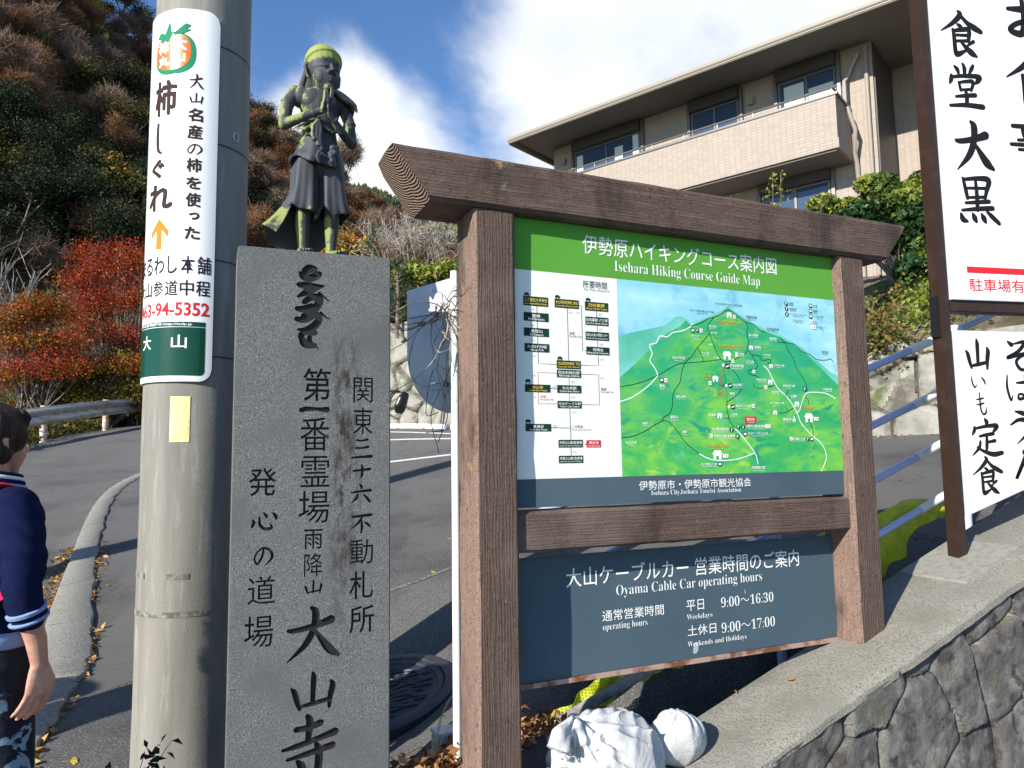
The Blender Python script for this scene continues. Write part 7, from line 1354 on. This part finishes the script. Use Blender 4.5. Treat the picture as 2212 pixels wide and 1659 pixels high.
# ================================================================== walking person at the left edge
def person():
    F_ = Vector((.5, .866, 0)); Rt = Vector((.866, -.5, 0)); C = Vector((-1.715, 2.45, 0)); gz_ = g1(C.x, C.y)
    t = thing('person', 'person in navy sweater with light blue cuffs walking away along the road, head turned right', 'person', (C.x, C.y, gz_))
    def q(f, r, z): return C+F_*f+Rt*r+Vector((0, 0, z))
    skin = Mat('skin', (.50, .27, .19), .55, .35); skin.vary((.40, .18, .12), 14, .45, .7); skin.vary((.56, .33, .25), 40, .5, .7); skin.bump(skin.noise(160, 4), .25, .002); skin.m.node_tree.nodes['Principled BSDF'].inputs['Subsurface Weight'].default_value = .08
    b = MB(); HZ = 1.575; hf = Vector((.40, .92, 0)).normalized(); hr = Vector((hf.y, -hf.x, 0)); hc = C+F_*.02-Rt*.045+Vector((0, 0, HZ))
    def h(f, r, z): return hc+hf*f+hr*r+Vector((0, 0, z))
    HR = Matrix((hf, hr, Vector((0, 0, 1)))).transposed(); BRt = Matrix((F_, Rt, Vector((0, 0, 1)))).transposed()
    def hb(f, r, z, rad): b.ball(h(f, r, z), rad, 20, 14, HR)
    hb(-.012, 0, .025, (.097, .077, .088)); hb(.032, 0, -.045, (.062, .060, .070)); hb(.055, 0, -.095, (.030, .032, .022)); hb(.05, -.034, -.04, (.036, .03, .036)); hb(.05, .034, -.04, (.036, .03, .036))
    b.tube([h(.088, 0, .012), h(.107, 0, -.030), h(.094, 0, -.043)], [.009, .014, .009], 10); b.tube([h(.084, -.024, -.064), h(.094, 0, -.062), h(.084, .024, -.064)], [.005, .008, .005], 8); b.tube([h(.082, -.02, -.074), h(.092, 0, -.075), h(.082, .02, -.074)], [.005, .008, .005], 8)
    for s in (-1, 1):
        b.tube([h(.078, s*.052, .016), h(.088, s*.03, .022), h(.088, s*.012, .016)], [.005, .007, .005], 6)
        b.tube([h(-.004, s*.076, .018), h(-.018, s*.084, .006), h(-.010, s*.080, -.022), h(.0, s*.073, -.034)], [.009, .013, .010, .006], 8); hb(.080, s*.031, .0, (.012, .013, .008))
    b.tube([h(-.02, 0, -.05), q(-.005, 0, 1.42), q(-.01, 0, 1.36)], [.058, .056, .07], 16)
    b.tube([q(-.01, 0, 1.40), q(0, 0, 1.25), q(0, 0, 1.05), q(0, 0, .92)], [(.09, .05), (.15, .09), (.14, .09), (.155, .10)], 20, up=F_)
    # arms
    arm = {1: [q(.0, .178, 1.355), q(-.005, .225, 1.22), q(-.005, .235, 1.085), q(.04, .232, .955), q(.055, .228, .885)], -1: [q(.0, -.178, 1.355), q(.03, -.225, 1.22), q(.04, -.235, 1.085), q(.10, -.22, .96), q(.13, -.21, .89)]}
    for s in (1, -1): b.capsule(arm[s], [.050, .043, .036, .031, .025], 14)
    # hands: palm, four bent fingers, thumb
    for s in (1, -1):
        w = arm[s][-1]; fwd = F_; dn = Vector((0, 0, -1)); lat = Rt*s
        b.tube([w, w+dn*.03+fwd*.004, w+dn*.075+fwd*.002, w+dn*.10-fwd*.004], [(.024, .020), (.036, .017), (.041, .016), (.038, .013)], 14, up=lat)
        for k in range(4):
            o = (.030-.020*k); L = (.070, .079, .074, .060)[k]; r = (.0088, .009, .0086, .0078)[k]; p0 = w+dn*.095+fwd*(o-.002); c1 = .18+.12*k
            p1 = p0+dn*L*.45*math.cos(.15)-lat*L*.45*(.15+c1*.2)-fwd*L*.06*k; p2 = p1+dn*L*.32-lat*L*.32*(.45+c1*.3)-fwd*L*.12; p3 = p2+dn*L*.22-lat*L*.26*(.8)-fwd*L*.12; b.capsule([p0, p1, p2, p3], [r*1.08, r, r*.92, r*.78], 10)
        p0 = w+dn*.035+fwd*.026; b.capsule([p0, p0+dn*.03+fwd*.022-lat*.012, p0+dn*.058+fwd*.026-lat*.022, p0+dn*.08+fwd*.02-lat*.028], [.0125, .0115, .010, .0082], 10)
    # legs in mid stride
    legs = {1: [q(0, .085, .90), q(.045, .09, .50), q(-.02, .085, .10+.0)], -1: [q(0, -.085, .90), q(.13, -.09, .50), q(.16, -.085, .08)]}
    for s in (1, -1):
        P = [Vector(p) for p in legs[s]]; P[2].z = gz_+.07; P[1].z = (P[0].z+P[2].z)/2+.02; legs[s] = P; b.capsule(P, [.082, .056, .04], 14); b.tube([P[2]-F_*.05-Vector((0, 0, .03)), P[2]+F_*.06-Vector((0, 0, .035)), P[2]+F_*.16-Vector((0, 0, .045))], [(.035, .03), (.042, .03), (.04, .018)], 12)
    part('body', remeshed(b, .0048, 3, 'body', BASE[t.name]), skin.m, t)
    dk = plain('eye_dark', (.02, .015, .012), .2, .5)
    e = MB(); [e.ball(h(.0885, s*.031, .001), (.004, .008, .0045), 10, 6, HR) for s in (1, -1)]; part('eyes', e, dk, t, 60)
    # hair: full short cut covering the nape
    hm = Mat('dark_brown_hair', (.022, .012, .010), .55, .25); hm.vary((.040, .020, .016), 3, .4, .65); hw = hm.noise(55, 4, .6, v=hm.vec((1, 1, .10))); hm.mix(hm.rng(hw, .55, .7, 0, .7), (.07, .04, .032)); hm.bump(hw, 1, .02)
    hbld = MB(); hbld.ball(h(-.020, 0, .040), (.112, .095, .100), 28, 18, HR); hbld.ball(h(-.055, 0, -.02), (.078, .086, .098), 24, 16, HR); hbld.ball(h(-.060, 0, -.085), (.052, .064, .050), 20, 12, HR)
    for s in (-1, 1): hbld.ball(h(.012, s*.058, .02), (.062, .034, .062), 20, 14, HR); hbld.ball(h(-.018, s*.060, -.025), (.045, .030, .055), 20, 14, HR)
    for k in range(9): s = -.062+.0155*k; hbld.tube([h(.045, s, .112-.3*s*s*8), h(.074, s*1.02, .080), h(.088-abs(s)*.35, s*1.05, .050)], [.016, .011, .005], 8)
    me = remeshed(hbld, .006, 3, 'hair', BASE[t.name]); n = len(me.vertices); co = np.zeros(n*3, np.float32); me.vertices.foreach_get('co', co); no = np.zeros(n*3, np.float32); me.vertices.foreach_get('normal', no); co = co.reshape(-1, 3); no = no.reshape(-1, 3); l = co-np.array(hc-BASE[t.name]); ang = np.arctan2(l@np.array(hr), l@np.array(hf)); co += no*(np.sin(ang*52+l[:, 2]*14)*.0012+np.sin(ang*23+l[:, 2]*7)*.0012)[:, None]*(l[:, 2] < .10)[:, None]; me.vertices.foreach_set('co', co.ravel()); me.update(); part('hair', me, hm.m, t)
    # sweater
    nv = Mat('navy_knit', (.007, .010, .038), .95, .05); nv.vary((.010, .014, .052), 6, .4, .7); nv.bump(nv.noise(7, 4, .55, 1), .35, .02); nv.bump(nv.wave(300, 1, 1), .15, .001); lb = Mat('light_blue_knit', (.20, .30, .50), .9, .15); lb.bump(lb.wave(180, 0, 0, axis='X'), .3, .002)
    s_ = MB(); s_.tube([q(-.01, 0, 1.425), q(-.01, 0, 1.40), q(-.01, 0, 1.345), q(.0, 0, 1.24), q(.0, 0, 1.10), q(.0, 0, .98), q(0, 0, .945)], [(.075, .062), (.115, .080), (.195, .105), (.190, .128), (.178, .122), (.182, .126), (.176, .122)], 28, up=F_)
    for s in (1, -1): A = arm[s]; s_.capsule([A[0]-Rt*s*.02+Vector((0, 0, .005)), A[1], A[2], A[2]+(A[3]-A[2])*.42], [.070, .060, .052, .046], 18)
    me = remeshed(s_, .009, 8, 'sweater', BASE[t.name]); n = len(me.vertices); co = np.zeros(n*3, np.float32); me.vertices.foreach_get('co', co); no = np.zeros(n*3, np.float32); me.vertices.foreach_get('normal', no); co = co.reshape(-1, 3); no = no.reshape(-1, 3); co += no*(.005*np.sin(co[:, 2]*38+co[:, 0]*30)*np.sin(co[:, 1]*22+co[:, 2]*9)+.0045*np.abs(np.sin(co[:, 2]*55+co[:, 1]*25+np.sin(co[:, 0]*30)*1.5)))[:, None]; me.vertices.foreach_set('co', co.ravel()); me.update(); sw = part('sweater', me, nv.m, t)
    for s in (1, -1):
        A = arm[s]; d = (A[3]-A[2]); 
        for f0, f1 in ((.22, .33), (.44, .52)): c = MB(); c.tube([A[2]+d*f0, A[2]+d*(f0+.02), A[2]+d*(f1-.02), A[2]+d*f1], [.052, .0575, .0565, .050], 20); part('cuff_stripe', c, lb.m, sw, 60)
    c = MB(); c.tube([q(0, 0, .985), q(0, 0, .978), q(0, 0, .935), q(0, 0, .928)], [(.181, .127), (.187, .132), (.180, .127), (.172, .12)], 36, up=F_); part('hem_stripe', c, lb.m, sw, 60)
    wl = plain('white_collar_stripe', (.65, .68, .72), .9); 
    for z, r_, m_ in ((1.432, .083, lb.m), (1.446, .078, nv.m), (1.458, .074, wl), (1.469, .071, nv.m)):
        c = MB(); c.tube([q(.01+.03*math.cos(a)*0+r_*math.cos(a), r_*math.sin(a), z+.012*-math.cos(a)) for a in np.linspace(0, 2*math.pi, 33)], .0075, 8, caps=False); part('collar_stripe', c, m_, sw, 60)
    # trousers with pale blotches on dark cloth
    tr = Mat('blotched_trousers', (.010, .013, .022), .8, .2); tr.mix(tr.math('MULTIPLY', tr.rng(tr.noise(11, 3, .5, 1.5), .55, .59), tr.rng(tr.sep()[2], .82, .70)), (.17, .25, .33)); tr.bump(tr.noise(12, 4, .6, 1), .4, .02)
    s_ = MB(); s_.tube([q(0, 0, .965), q(0, 0, .90), q(0, 0, .80)], [(.166, .112), (.178, .124), (.170, .125)], 26, up=F_)
    for s in (1, -1): P = legs[s]; s_.capsule([P[0]-Vector((0, 0, .03)), (P[0]+P[1])/2, P[1], P[2]], [.098, .092, .078, .070], 18)
    part('trousers', remeshed(s_, .010, 5, 'trousers', BASE[t.name]), tr.m, t)
    sh = MB()
    for s in (1, -1): P = legs[s][2]; sh.tube([P-F_*.075-Vector((0, 0, .035)), P-F_*.03-Vector((0, 0, .025)), P+F_*.06-Vector((0, 0, .032)), P+F_*.175-Vector((0, 0, .048))], [(.040, .036), (.046, .044), (.050, .040), (.042, .020)], 14)
    part('shoes', sh, plain('dark_shoe', (.03, .03, .032), .6), t, 60)
    # the pack hangs on the back; its straps come over the shoulder and under the arm
    pk = Mat('crimson_pack_cloth', (.42, .012, .06), .75, .2); pk.vary((.55, .03, .09), 14, .45, .65); pk.bump(pk.noise(20), .2, .004)
    bp_ = thing('backpack', 'crimson pink backpack worn on the back of the person, mostly out of the frame', 'backpack', q(-.2, -.06, 1.15)); b = MB(); b.tube([q(-.19, -.05, .96), q(-.20, -.05, 1.0), q(-.215, -.05, 1.15), q(-.20, -.05, 1.30), q(-.18, -.05, 1.36)], [(.11, .05), (.155, .085), (.16, .095), (.145, .08), (.09, .04)], 24, up=F_); part('bag', remeshed(b, .012, 4, 'bag', BASE[bp_.name]), pk.m, bp_)
    for sg in (1, -1):
        b = MB(); P = catmull([q(-.155, sg*.07, 1.36), q(-.105, sg*.085, 1.418), q(-.02, sg*.10, 1.436), q(.05, sg*.105, 1.395), q(.088, sg*.108, 1.32), q(.093, sg*.115, 1.24)], 6); b.tube([Vector(p) for p in P], [(.030, .007)]*len(P), 12, up=(0, 0, 1)); part('shoulder_strap', b, pk.m, bp_, 60)
        b = MB(); P = catmull([q(.04, sg*.188, 1.16), q(-.02, sg*.192, 1.12), q(-.075, sg*.178, 1.08), q(-.13, sg*.135, 1.04), q(-.17, sg*.09, 1.02)], 6); b.tube([Vector(p) for p in P], [(.032, .006)]*len(P), 12, up=(0, 0, 1)); part('lower_strap', b, pk.m, bp_, 60)
person()
